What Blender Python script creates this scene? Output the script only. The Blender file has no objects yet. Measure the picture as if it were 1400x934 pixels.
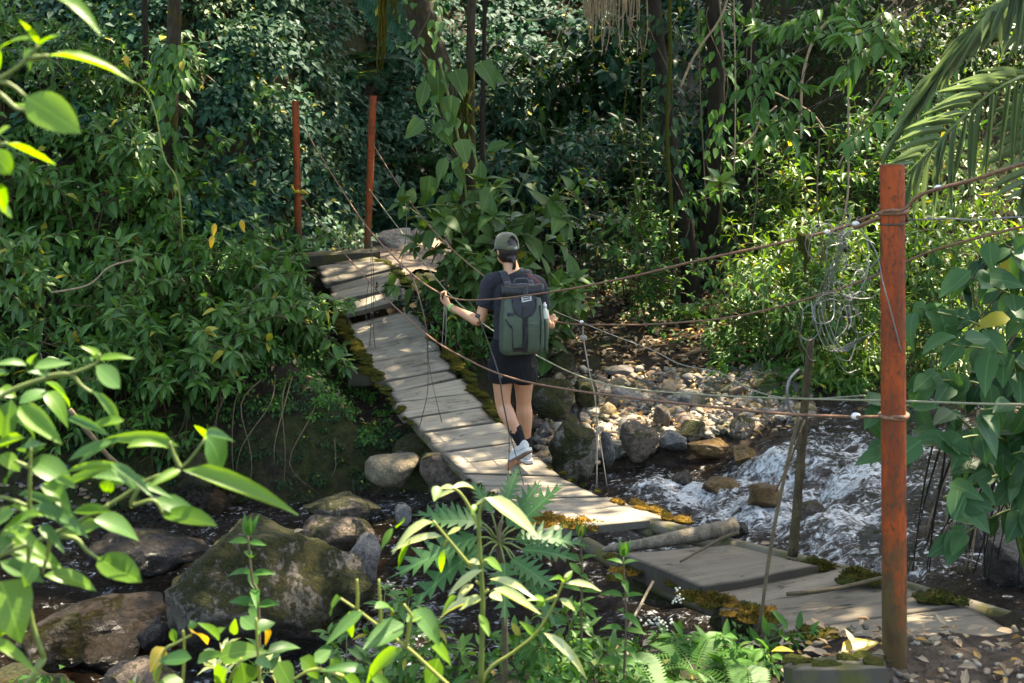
import bpy, bmesh, math, random
import numpy as np
from mathutils import Vector, Matrix, noise

R = random.Random(11)
NR = np.random.default_rng(5)
SC = bpy.context.scene
COL = SC.collection

# ------------------------------------------------------------------ camera, sky, sun, exposure
F, CZ, HY = 1700.0, 2.26, 93.0          # focal length in photo pixels, eye height, horizon row
cam_data = bpy.data.cameras.new("camera")
cam = bpy.data.objects.new("camera", cam_data)
COL.objects.link(cam)
cam.location = (0, 0, CZ)
cam.rotation_euler = (math.radians(90), 0, 0)
cam_data.sensor_width = 36.0
cam_data.lens = F / 1400 * 36.0
cam_data.shift_y = -(467 - HY) / 1400
cam_data.clip_start = 0.1
cam_data.clip_end = 400
cam_data.dof.use_dof = True
cam_data.dof.focus_distance = 9.2
cam_data.dof.aperture_fstop = 6.0
SC.camera = cam

SUN_TO = Vector((0.42, 0.40, 1.05)).normalized()      # direction towards the sun
elev = math.asin(SUN_TO.z)
azim = math.atan2(SUN_TO.x, SUN_TO.y)
world = bpy.data.worlds.new("World")
SC.world = world
world.use_nodes = True
wn = world.node_tree.nodes
sky = wn.new("ShaderNodeTexSky")
sky.sky_type = 'NISHITA'
sky.sun_disc = False
sky.sun_elevation = elev
sky.sun_rotation = azim
sky.air_density = 1.0
sky.dust_density = 2.0
wn["Background"].inputs[1].default_value = 0.135
world.node_tree.links.new(sky.outputs[0], wn["Background"].inputs[0])

sd = bpy.data.lights.new("sun", 'SUN')
sd.energy = 3.9
sd.angle = math.radians(0.55)
sd.color = (1.0, 0.93, 0.80)
sun = bpy.data.objects.new("sun", sd)
COL.objects.link(sun)
sun.rotation_euler = SUN_TO.to_track_quat('Z', 'Y').to_euler()
sun.location = (3, 3, 25)

SC.view_settings.view_transform = 'Standard'
SC.view_settings.look = 'None'
SC.view_settings.exposure = 2.78
SC.view_settings.use_white_balance = True
SC.view_settings.white_balance_temperature = 7350
SC.view_settings.white_balance_tint = 10
SC.view_settings.gamma = 1.0
SC.render.engine = 'CYCLES'
SC.cycles.max_bounces = 8
SC.cycles.diffuse_bounces = 3
SC.cycles.glossy_bounces = 3
SC.cycles.transmission_bounces = 4
SC.cycles.transparent_max_bounces = 6
SC.cycles.use_denoising = True
SC.cycles.caustics_reflective = False
SC.cycles.caustics_refractive = False
SC.cycles.sample_clamp_indirect = 4.0

# ------------------------------------------------------------------ helpers
def P(px, py, Y):
    """point seen at photo pixel (px, py) at distance Y in front of the eye"""
    return Vector(((px - 700) / F * Y, Y, CZ - (py - HY) / F * Y))

def PZ(px, py, z):
    return P(px, py, (CZ - z) * F / (py - HY))

def tag(o, label=None, cat=None, group=None, kind=None):
    if label: o['label'] = label
    if cat: o['category'] = cat
    if group: o['group'] = group
    if kind: o['kind'] = kind
    return o

def root(name, loc, label, cat, group=None):
    o = bpy.data.objects.new(name, None)
    o.empty_display_size = 0.1
    COL.objects.link(o)
    o.location = loc
    return tag(o, label, cat, group)

def put(name, me, mat=None, parent=None, M=None):
    """link mesh data as an object; coordinates are world coordinates"""
    o = bpy.data.objects.new(name, me)
    if mat is not None and not me.materials:
        me.materials.append(mat)
    if M is not None:
        o.matrix_basis = M
    if parent is not None:
        o.parent = parent
        if parent.type == 'EMPTY':
            o.matrix_parent_inverse = Matrix.Translation(-parent.location)
        elif parent.get('_shift') is not None or parent.matrix_basis != Matrix.Identity(4):
            o.matrix_parent_inverse = parent.matrix_basis.inverted()
    COL.objects.link(o)
    return o

class MB:
    def __init__(s):
        s.v, s.f = [], []
    def add(s, vs, fs):
        b = len(s.v)
        s.v.extend([tuple(x) for x in vs])
        s.f.extend([tuple(i + b for i in q) for q in fs])
        return s
    def tube(s, pts, rad, n=6, cap=True, twist=0.0, jit=0.0):
        pts = [Vector(p) for p in pts]
        if not hasattr(rad, '__len__'):
            rad = [rad] * len(pts)
        vs, fs = [], []
        t0 = (pts[1] - pts[0]).normalized()
        a = Vector((0, 0, 1)) if abs(t0.z) < 0.9 else Vector((1, 0, 0))
        x = t0.cross(a).normalized()
        for i, p in enumerate(pts):
            t = (pts[min(i + 1, len(pts) - 1)] - pts[max(i - 1, 0)])
            t = t.normalized() if t.length > 1e-9 else t0
            x = (x - t * x.dot(t))
            x = x.normalized() if x.length > 1e-6 else t.orthogonal().normalized()
            y = t.cross(x)
            for k in range(n):
                an = 2 * math.pi * k / n + twist * i
                r = rad[i] * (1 + (R.uniform(-jit, jit) if jit else 0))
                vs.append(p + x * (math.cos(an) * r) + y * (math.sin(an) * r))
        for i in range(len(pts) - 1):
            for k in range(n):
                fs.append((i * n + k, i * n + (k + 1) % n, (i + 1) * n + (k + 1) % n, (i + 1) * n + k))
        if cap:
            fs.append(tuple(range(n - 1, -1, -1)))
            fs.append(tuple((len(pts) - 1) * n + k for k in range(n)))
        return s.add(vs, fs)
    def loft(s, rings, side, n=16, cap=True):
        """rings: (centre, half width along side, half depth, [axis up])"""
        vs, fs = [], []
        C = [Vector(r[0]) for r in rings]
        side = Vector(side)
        for i, r in enumerate(rings):
            t = (C[min(i + 1, len(C) - 1)] - C[max(i - 1, 0)]).normalized()
            if len(r) > 3: t = Vector(r[3]).normalized()
            x = (side - t * side.dot(t)).normalized()
            y = t.cross(x)
            for k in range(n):
                an = 2 * math.pi * k / n
                vs.append(C[i] + x * (math.cos(an) * r[1]) + y * (math.sin(an) * r[2]))
        for i in range(len(rings) - 1):
            for k in range(n):
                fs.append((i * n + k, i * n + (k + 1) % n, (i + 1) * n + (k + 1) % n, (i + 1) * n + k))
        if cap:
            fs.append(tuple(range(n - 1, -1, -1)))
            fs.append(tuple((len(rings) - 1) * n + k for k in range(n)))
        return s.add(vs, fs)
    def ball(s, c, rx, ry, rz, ax=None, n=12, m=8):
        c = Vector(c)
        ax = ax or (Vector((1, 0, 0)), Vector((0, 1, 0)), Vector((0, 0, 1)))
        vs = [c - ax[2] * rz]
        for j in range(1, m):
            th = math.pi * j / m
            for k in range(n):
                an = 2 * math.pi * k / n
                vs.append(c + ax[0] * (rx * math.sin(th) * math.cos(an)) + ax[1] * (ry * math.sin(th) * math.sin(an)) - ax[2] * (rz * math.cos(th)))
        vs.append(c + ax[2] * rz)
        fs = [(0, 1 + (k + 1) % n, 1 + k) for k in range(n)]
        for j in range(m - 2):
            b = 1 + j * n
            for k in range(n):
                fs.append((b + k, b + (k + 1) % n, b + n + (k + 1) % n, b + n + k))
        b = 1 + (m - 2) * n
        fs += [(b + k, b + (k + 1) % n, len(vs) - 1) for k in range(n)]
        return s.add(vs, fs)
    def box(s, c, hx, hy, hz, ax):
        c = Vector(c)
        vs = [c + ax[0] * (hx * i) + ax[1] * (hy * j) + ax[2] * (hz * k) for k in (-1, 1) for j in (-1, 1) for i in (-1, 1)]
        return s.add(vs, [(0, 2, 3, 1), (4, 5, 7, 6), (0, 1, 5, 4), (2, 6, 7, 3), (0, 4, 6, 2), (1, 3, 7, 5)])
    def mesh(s, name, smooth=True):
        me = bpy.data.meshes.new(name)
        me.from_pydata(s.v, [], s.f)
        if smooth:
            me.polygons.foreach_set('use_smooth', [True] * len(me.polygons))
        me.update()
        return me
    def build(s, name, mat, parent=None, smooth=True):
        return put(name, s.mesh(name, smooth), mat, parent)

def crv(pts, n=6):
    """Catmull-Rom through the points"""
    pts = [Vector(p) for p in pts]
    out = []
    for i in range(len(pts) - 1):
        p0, p1, p2, p3 = pts[max(i - 1, 0)], pts[i], pts[i + 1], pts[min(i + 2, len(pts) - 1)]
        for k in range(n):
            t = k / n
            out.append(0.5 * ((2 * p1) + (p2 - p0) * t + (2 * p0 - 5 * p1 + 4 * p2 - p3) * t * t + (3 * p1 - p0 - 3 * p2 + p3) * t ** 3))
    out.append(pts[-1])
    return out

def taper(a, b, n):
    return [a + (b - a) * i / (n - 1) for i in range(n)]

def bake(mb, name, mods, mat, parent=None):
    """evaluate modifiers on a built mesh and keep the result as plain mesh data"""
    me = mb.mesh(name)
    o = bpy.data.objects.new(name + "_tmp", me)
    COL.objects.link(o)
    for typ, kw in mods:
        m = o.modifiers.new(typ, typ)
        for k, v in kw.items():
            setattr(m, k, v)
    dg = bpy.context.evaluated_depsgraph_get()
    dg.update()
    out = bpy.data.meshes.new_from_object(o.evaluated_get(dg))
    bpy.data.objects.remove(o)
    bpy.data.meshes.remove(me)
    out.name = name
    out.polygons.foreach_set('use_smooth', [True] * len(out.polygons))
    return put(name, out, mat, parent)

# ------------------------------------------------------------------ materials
def mat_new(name):
    m = bpy.data.materials.new(name)
    m.use_nodes = True
    nt = m.node_tree
    for n in list(nt.nodes):
        nt.nodes.remove(n)
    return m, nt

class NT:
    """small helper for node trees"""
    def __init__(s, name):
        s.m, s.t = mat_new(name)
        s.out = s.n('ShaderNodeOutputMaterial')
    def n(s, typ, **kw):
        nd = s.t.nodes.new(typ)
        for k, v in kw.items():
            setattr(nd, k, v)
        return nd
    def l(s, a, b):
        s.t.links.new(a, b)
    def setin(s, sock, v):
        if hasattr(v, 'is_linked') or isinstance(v, bpy.types.NodeSocket):
            s.l(v, sock)
        elif hasattr(v, '__len__') and len(v) == 3 and sock.type == 'RGBA':
            sock.default_value = (*v, 1)
        else:
            sock.default_value = v
    def mix(s, fac, a, b, blend='MIX'):
        nd = s.n('ShaderNodeMix', data_type='RGBA', blend_type=blend)
        s.setin(nd.inputs[0], fac); s.setin(nd.inputs[6], a); s.setin(nd.inputs[7], b)
        return nd.outputs[2]
    def math(s, op, a, b=0.0, c=None, clamp=False):
        nd = s.n('ShaderNodeMath', operation=op, use_clamp=clamp)
        s.setin(nd.inputs[0], a); s.setin(nd.inputs[1], b)
        if c is not None: s.setin(nd.inputs[2], c)
        return nd.outputs[0]
    def rng(s, v, a, b, c=0.0, d=1.0):
        nd = s.n('ShaderNodeMapRange')
        nd.clamp = True
        s.setin(nd.inputs[0], v)
        for i, x in enumerate((a, b, c, d)): nd.inputs[i + 1].default_value = x
        return nd.outputs[0]
    def noise(s, vec, scale, detail=4, rough=0.6, dist=0.0):
        nd = s.n('ShaderNodeTexNoise')
        if vec is not None: s.l(vec, nd.inputs['Vector'])
        nd.inputs['Scale'].default_value = scale
        nd.inputs['Detail'].default_value = detail
        nd.inputs['Roughness'].default_value = rough
        nd.inputs['Distortion'].default_value = dist
        return nd.outputs[0]
    def coord(s, which='Object'):
        return s.n('ShaderNodeTexCoord').outputs[which]
    def pos(s):
        return s.n('ShaderNodeNewGeometry').outputs['Position']
    def scale(s, vec, sc):
        nd = s.n('ShaderNodeMapping')
        s.l(vec, nd.inputs[0])
        nd.inputs['Scale'].default_value = sc
        return nd.outputs[0]
    def bump(s, h, strength=0.5, dist=0.02):
        nd = s.n('ShaderNodeBump')
        nd.inputs['Strength'].default_value = strength
        nd.inputs['Distance'].default_value = dist
        s.l(h, nd.inputs['Height'])
        return nd.outputs[0]
    def bsdf(s, col, rough=0.6, normal=None, spec=0.5, **kw):
        nd = s.n('ShaderNodeBsdfPrincipled')
        s.setin(nd.inputs['Base Color'], col)
        s.setin(nd.inputs['Roughness'], rough)
        s.setin(nd.inputs['Specular IOR Level'], spec)
        if normal is not None: s.l(normal, nd.inputs['Normal'])
        for k, v in kw.items():
            s.setin(nd.inputs[k], v)
        return nd.outputs[0]
    def done(s, sh):
        s.l(sh, s.out.inputs[0])
        return s.m
    def ori(s):
        return s.n('ShaderNodeObjectInfo').outputs['Random']

def leaf_mat(name, c1, c2, transl=0.35, rough=0.4, tcol=None, odd=(0.30, 0.26, 0.03), oddp=0.015, spec=0.5, spots=0.0):
    t = NT(name)
    g = t.n('ShaderNodeNewGeometry')
    r = t.math('FRACT', t.math('ADD', t.ori(), t.math('MULTIPLY', g.outputs['Random Per Island'], 3.17)))
    r2 = t.math('FRACT', t.math('MULTIPLY', r, 17.3))
    col = t.mix(r, c1, c2)
    # patchy tone from place to place
    pn = t.noise(g.outputs['Position'], 1.6, 3, 0.6)
    col = t.mix(t.rng(pn, 0.35, 0.7, 0, 0.45), col, tuple(x * 0.62 for x in c1))
    col = t.mix(t.math('LESS_THAN', r2, oddp), col, odd)
    uv = t.n('ShaderNodeUVMap').outputs[0]
    sx = t.n('ShaderNodeSeparateXYZ')
    t.l(uv, sx.inputs[0])
    across = t.math('ABSOLUTE', t.math('SUBTRACT', sx.outputs[1], 0.5))
    rib = t.rng(across, 0.012, 0.04, 1, 0)
    ang = t.math('SUBTRACT', t.math('MULTIPLY', sx.outputs[0], 9.0), t.math('MULTIPLY', across, 7.0))
    vein = t.math('ABSOLUTE', t.math('SUBTRACT', t.math('FRACT', ang), 0.5))
    veinl = t.rng(vein, 0.0, 0.09, 1, 0)
    vv = t.math('MAXIMUM', rib, t.math('MULTIPLY', veinl, 0.45))
    col = t.mix(t.math('MULTIPLY', vv, 0.32), col, tuple(min(1, x * 1.9 + 0.02) for x in c2))
    if spots:
        sp = t.noise(uv, 14, 3, 0.7)
        col = t.mix(t.rng(sp, 0.62, 0.68, 0, spots), col, (0.16, 0.12, 0.03))
    nb = t.bump(t.math('SUBTRACT', vein, t.math('MULTIPLY', rib, 0.5)), 0.10, 0.003)
    p = t.bsdf(col, rough, nb, spec)
    tr = t.n('ShaderNodeBsdfTranslucent')
    tc = t.mix(1.0, col, tcol or (1.8, 1.75, 0.6), 'MULTIPLY')
    t.l(tc, tr.inputs[0])
    mx = t.n('ShaderNodeMixShader')
    mx.inputs[0].default_value = transl
    t.l(p, mx.inputs[1]); t.l(tr.outputs[0], mx.inputs[2])
    return t.done(mx.outputs[0])

def plain(name, col, rough=0.6, var=0.3, scale=20, bump=0.2, spec=0.4, **kw):
    t = NT(name)
    nz = t.noise(t.pos(), scale, 4, 0.65)
    c = t.mix(t.rng(nz, 0.3, 0.7), tuple(x * (1 - var) for x in col), tuple(min(1, x * (1 + var)) for x in col))
    return t.done(t.bsdf(c, rough, t.bump(nz, bump, 0.01) if bump else None, spec, **kw))

MAT = {}
def trail_mat():
    t = NT('trodden_soil')
    p = t.pos()
    n1, n2 = t.noise(p, 5, 5), t.noise(p, 34, 6, 0.75)
    c = t.mix(t.rng(n1, 0.35, 0.65), (0.060, 0.043, 0.028), (0.165, 0.125, 0.086))
    c = t.mix(t.rng(n2, 0.48, 0.64, 0, 0.8), c, (0.032, 0.023, 0.014))
    return t.done(t.bsdf(c, 0.95, t.bump(n2, 1.0, 0.04), 0.15))
def soil_mat():
    t = NT('soil')
    p = t.pos()
    n1, n2, n3 = t.noise(p, 1.3, 5), t.noise(p, 14, 6, 0.7), t.noise(p, 5, 4)
    c = t.mix(t.rng(n2, 0.3, 0.7), (0.010, 0.007, 0.004), (0.045, 0.031, 0.018))
    sx = t.n('ShaderNodeSeparateXYZ')
    t.l(t.n('ShaderNodeNewGeometry').outputs['True Normal'], sx.inputs[0])
    steep = t.rng(sx.outputs[2], 0.55, 0.85, 0.16, 0.0)
    c = t.mix(t.rng(t.math('ADD', n1, steep), 0.5, 0.66, 0, 0.8), c, t.mix(t.rng(n2, .35, .65), (0.012, 0.015, 0.003), (0.045, 0.052, 0.010)))
    c = t.mix(t.rng(n3, 0.62, 0.68, 0, 0.6), c, (0.085, 0.062, 0.038))
    return t.done(t.bsdf(c, 0.9, t.bump(n2, 0.9, 0.05), 0.2))
def path_mat():
    t = NT('path_earth')
    p = t.pos()
    n1, n2 = t.noise(p, 4, 5), t.noise(p, 30, 5, 0.7)
    c = t.mix(t.rng(n1, 0.3, 0.7), (0.12, 0.092, 0.066), (0.25, 0.20, 0.155))
    c = t.mix(t.rng(n2, 0.5, 0.66, 0, 0.75), c, (0.055, 0.04, 0.026))
    return t.done(t.bsdf(c, 0.95, t.bump(n2, 0.8, 0.03), 0.2))
def rock_mat(name, c1, c2, moss=0.5, mossc=((0.030, 0.036, 0.005), (0.085, 0.085, 0.012)), wet=0.75, lichen=0.3):
    t = NT(name)
    p = t.coord('Object')
    g = t.n('ShaderNodeNewGeometry')
    wp = g.outputs['Position']
    n1, n2, n3 = t.noise(wp, 3.2, 6, 0.65, 0.4), t.noise(wp, 26, 6, 0.75), t.noise(wp, 9, 5, 0.7)
    r = t.ori()
    base = t.mix(r, c1, c2)
    base = t.mix(t.rng(n2, 0.36, 0.62, 0, 0.85), base, tuple(x * 0.30 for x in c1))
    n4 = t.noise(wp, 70, 4, 0.7)
    base = t.mix(t.rng(n4, 0.56, 0.70, 0, 0.6 if wet > 0.4 else 0.15), base, tuple(min(1, x * 1.7) for x in c2))
    base = t.mix(t.rng(n1, 0.5, 0.75, 0, 0.6), base, tuple(min(1, x * 1.35 + .02) for x in c2))
    base = t.mix(t.rng(n3, 0.64, 0.70, 0, lichen), base, (0.42, 0.42, 0.38))
    sx = t.n('ShaderNodeSeparateXYZ')
    t.l(g.outputs['Normal'], sx.inputs[0])
    mk = t.math('ADD', t.math('MULTIPLY', sx.outputs[2], 0.18), t.math('ADD', n1, t.math('ADD', t.math('MULTIPLY', n3, 0.30), t.math('MULTIPLY', t.math('SUBTRACT', n2, 0.45), 0.45))))
    mfac = t.rng(mk, 1.02 - moss * 0.42, 1.10 - moss * 0.42)
    mc = t.mix(t.rng(n2, 0.38, 0.62), tuple(x * .6 for x in mossc[0]), mossc[1])
    mc = t.mix(t.rng(n3, 0.52, 0.66, 0, 0.6), mc, (0.10, 0.065, 0.018))
    c = t.mix(mfac, base, mc)
    h = t.math('ADD', t.math('MULTIPLY', n2, 0.6), t.math('MULTIPLY', n1, 0.8))
    h = t.math('ADD', h, t.math('MULTIPLY', mfac, t.math('MULTIPLY', n2, 1.4)))
    zz = t.n('ShaderNodeSeparateXYZ')
    t.l(wp, zz.inputs[0])
    damp = t.rng(t.math('ADD', zz.outputs[2], t.math('MULTIPLY', t.math('SUBTRACT', n3, 0.5), 0.35)), -1.24, -1.12, 1, 0)
    c = t.mix(damp, c, t.mix(1.0, c, (0.36, 0.33, 0.28), 'MULTIPLY'))
    rr = t.mix(mfac, (wet,) * 3, (0.95,) * 3)
    rr = t.mix(damp, rr, (0.22,) * 3)
    return t.done(t.bsdf(c, rr, t.bump(h, 1.0, 0.09), 0.35))
def pebble_mat(name, wet=0.65):
    t = NT(name)
    g = t.n('ShaderNodeNewGeometry')
    r = t.math('FRACT', t.math('ADD', t.math('MULTIPLY', t.ori(), 7.7), t.math('MULTIPLY', g.outputs['Random Per Island'], 3.17)))
    cr = t.n('ShaderNodeValToRGB')
    cr.color_ramp.interpolation = 'CONSTANT'
    cols = [(0.10, 0.105, 0.11), (0.20, 0.165, 0.12), (0.30, 0.275, 0.235), (0.055, 0.05, 0.045), (0.36, 0.27, 0.13), (0.17, 0.17, 0.165), (0.24, 0.18, 0.12), (0.42, 0.39, 0.33), (0.13, 0.095, 0.07), (0.22, 0.22, 0.19)]
    e = cr.color_ramp.elements
    for i, c in enumerate(cols):
        x = e[i] if i < 2 else e.new(i / len(cols))
        x.position = i / len(cols); x.color = (c[0] * 1.05, c[1] * .95, c[2] * .80, 1)
    t.l(r, cr.inputs[0])
    n1, n2 = t.noise(g.outputs['Position'], 38, 5, 0.7), t.noise(t.scale(g.outputs['Position'], (1, 1, 4)), 11, 4, 0.6)
    c = t.mix(t.rng(n1, 0.35, 0.66, 0, 0.65), cr.outputs[0], (0.045, 0.036, 0.026))
    c = t.mix(t.rng(n2, 0.55, 0.68, 0, 0.35), c, (0.26, 0.22, 0.155))
    mz = t.noise(g.outputs['Position'], 2.6, 4, 0.6)
    c = t.mix(t.rng(t.math('ADD', mz, t.math('MULTIPLY', n1, .3)), 0.70, 0.78, 0, 0.8), c, (0.05, 0.05, 0.010))
    return t.done(t.bsdf(c, wet, t.bump(n1, 0.4, 0.02), 0.4))
def moss_mat(name, c1, c2):
    t = NT(name)
    n1, n2 = t.noise(t.pos(), 60, 5, 0.8), t.noise(t.pos(), 7, 4)
    c = t.mix(t.rng(n1, 0.3, 0.7), c1, c2)
    c = t.mix(t.rng(n2, 0.55, 0.7, 0, 0.5), c, (0.10, 0.06, 0.015))
    return t.done(t.bsdf(c, 1.0, t.bump(n1, 1.0, 0.03), 0.1))
def wood_mat(name, c1, c2, moss=0.2, dark=0.5, stretch=(0.7, 10, 10), ck_=0.5, rim_=0.6, bmp=0.5):
    t = NT(name)
    o = t.coord('UV')
    r = t.ori()
    ov = t.n('ShaderNodeVectorMath', operation='ADD')
    t.l(o, ov.inputs[0])
    cr = t.n('ShaderNodeCombineXYZ')
    t.l(t.math('MULTIPLY', r, 37.0), cr.inputs[0]); t.l(t.math('MULTIPLY', r, 91.0), cr.inputs[1])
    t.l(cr.outputs[0], ov.inputs[1])
    v = ov.outputs[0]
    grain = t.noise(t.scale(v, stretch), 2.2, 6, 0.7, 0.6)
    fine = t.noise(t.scale(v, (stretch[0] * 2, stretch[1] * 4, stretch[2] * 4)), 2.5, 4, 0.7)
    blot = t.noise(v, 2.6, 5, 0.65)
    ck = t.noise(t.scale(v, (0.55, 4.5, 4.5)), 1.5, 3, 0.55, 0.3)
    crack = t.math('MULTIPLY', t.rng(t.math('ABSOLUTE', t.math('SUBTRACT', ck, 0.5)), 0.003, 0.009, 1, 0), t.rng(blot, 0.48, 0.56, 0, 1))
    rim = t.n('ShaderNodeAttribute', attribute_name='rim').outputs['Fac']
    c = t.mix(t.rng(grain, 0.3, 0.7), c1, c2)
    c = t.mix(t.math('MULTIPLY', r, 0.5), c, tuple(x * 0.6 for x in c1))
    c = t.mix(t.rng(fine, 0.56, 0.72, 0, dark), c, tuple(x * 0.30 for x in c1))
    c = t.mix(t.rng(blot, 0.50, 0.68, 0, 0.7), c, tuple(x * 0.5 for x in c1))
    c = t.mix(t.math('MULTIPLY', t.rng(t.math('ADD', rim, t.math('MULTIPLY', t.math('SUBTRACT', fine, 0.5), 1.2)), 0.35, 0.9), rim_), c, tuple(x * 0.22 for x in c1))
    c = t.mix(t.math('MULTIPLY', crack, ck_), c, tuple(x * 0.12 for x in c1))
    wn_ = t.noise(t.pos(), 6, 5, 0.7)
    c = t.mix(t.rng(wn_, 0.74 - moss * 0.35, 0.86 - moss * 0.35, 0, 0.9), c, (0.075, 0.068, 0.015))
    h = t.math('SUBTRACT', t.math('ADD', grain, t.math('MULTIPLY', fine, 0.6)), crack)
    return t.done(t.bsdf(c, 0.85, t.bump(h, bmp, 0.02), 0.25))
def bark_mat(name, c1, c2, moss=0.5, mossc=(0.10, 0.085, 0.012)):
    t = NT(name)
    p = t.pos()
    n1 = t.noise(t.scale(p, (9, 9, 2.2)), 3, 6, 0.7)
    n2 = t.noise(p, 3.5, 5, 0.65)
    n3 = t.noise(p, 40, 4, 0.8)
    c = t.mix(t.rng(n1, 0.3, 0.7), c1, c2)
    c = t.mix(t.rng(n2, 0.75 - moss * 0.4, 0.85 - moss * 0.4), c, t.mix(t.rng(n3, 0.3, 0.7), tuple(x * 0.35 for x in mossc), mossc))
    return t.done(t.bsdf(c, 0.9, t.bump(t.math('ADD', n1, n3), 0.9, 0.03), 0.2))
def paint_mat():
    t = NT('rusty_orange_paint')
    p = t.pos()
    n1 = t.noise(t.scale(p, (3, 3, 1.6)), 2.5, 6, 0.7, 0.3)
    n2 = t.noise(t.scale(p, (26, 26, 12)), 2.5, 5, 0.75)
    n3 = t.noise(t.scale(p, (60, 60, 3)), 1.6, 4, 0.6)
    c = t.mix(t.rng(n1, 0.42, 0.60), (0.31, 0.052, 0.007), (0.17, 0.032, 0.008))
    c = t.mix(t.rng(n2, 0.53, 0.62, 0, 0.9), c, (0.075, 0.030, 0.014))
    c = t.mix(t.rng(n3, 0.54, 0.66, 0, 0.75), c, (0.10, 0.036, 0.014))
    ht = t.n('ShaderNodeSeparateXYZ')
    t.l(t.coord('Generated'), ht.inputs[0])
    low = t.math('ADD', t.rng(ht.outputs[2], 0.08, 0.48, 1, 0), t.math('MULTIPLY', t.math('SUBTRACT', n1, 0.5), 1.6))
    c = t.mix(t.rng(low, 0.2, 0.7, 0, 0.92), c, (0.070, 0.052, 0.018))       # algae film near the ground
    pat = t.noise(t.scale(p, (5, 5, 3)), 1.9, 4, 0.6)
    c = t.mix(t.rng(pat, 0.54, 0.62, 0, 0.8), c, (0.055, 0.032, 0.013))
    return t.done(t.bsdf(c, t.rng(n2, 0.3, 0.7, 0.45, 0.8), t.bump(n2, 0.5, 0.006), 0.25))
def water_mat():
    t = NT('stream_water')
    p = t.pos()
    at = t.n('ShaderNodeAttribute', attribute_name='foam')
    flow = t.scale(p, (1.0, 1.1, 1.0))
    n1 = t.noise(flow, 5.0, 7, 0.74, 0.7)
    n2 = t.noise(t.scale(p, (1.0, 1.2, 1)), 15, 5, 0.70, 1.0)
    n3 = t.noise(t.scale(p, (0.7, 1.4, 1)), 9, 4, 0.6, 0.6)
    fm = t.math('ADD', at.outputs['Fac'], t.math('MULTIPLY', t.math('SUBTRACT', n1, 0.5), 3.0))
    fm = t.math('ADD', fm, t.math('MULTIPLY', t.math('SUBTRACT', n2, 0.5), 3.8))
    foam = t.rng(fm, 0.42, 1.18)
    h = t.math('ADD', t.math('MULTIPLY', n3, 0.9), t.math('ADD', n1, t.math('MULTIPLY', n2, 0.35)))
    nb = t.bump(h, 1.0, 0.12)
    w = t.bsdf((0.020, 0.013, 0.006), 0.04, nb, 0.5)
    tr = t.n('ShaderNodeBsdfTransparent')
    tr.inputs[0].default_value = (0.62, 0.46, 0.28, 1)
    ms = t.n('ShaderNodeMixShader')
    t.l(t.rng(at.outputs['Fac'], 0.0, 0.4, 0.50, 0.1), ms.inputs[0])
    t.l(w, ms.inputs[1]); t.l(tr.outputs[0], ms.inputs[2])
    fo = t.bsdf(t.mix(t.rng(n2, 0.3, 0.7), (0.16, 0.165, 0.155), (0.62, 0.63, 0.60)), 0.6, t.bump(h, 0.5, 0.08), 0.3)
    m2 = t.n('ShaderNodeMixShader')
    t.l(foam, m2.inputs[0]); t.l(ms.outputs[0], m2.inputs[1]); t.l(fo, m2.inputs[2])
    return t.done(m2.outputs[0])

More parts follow.
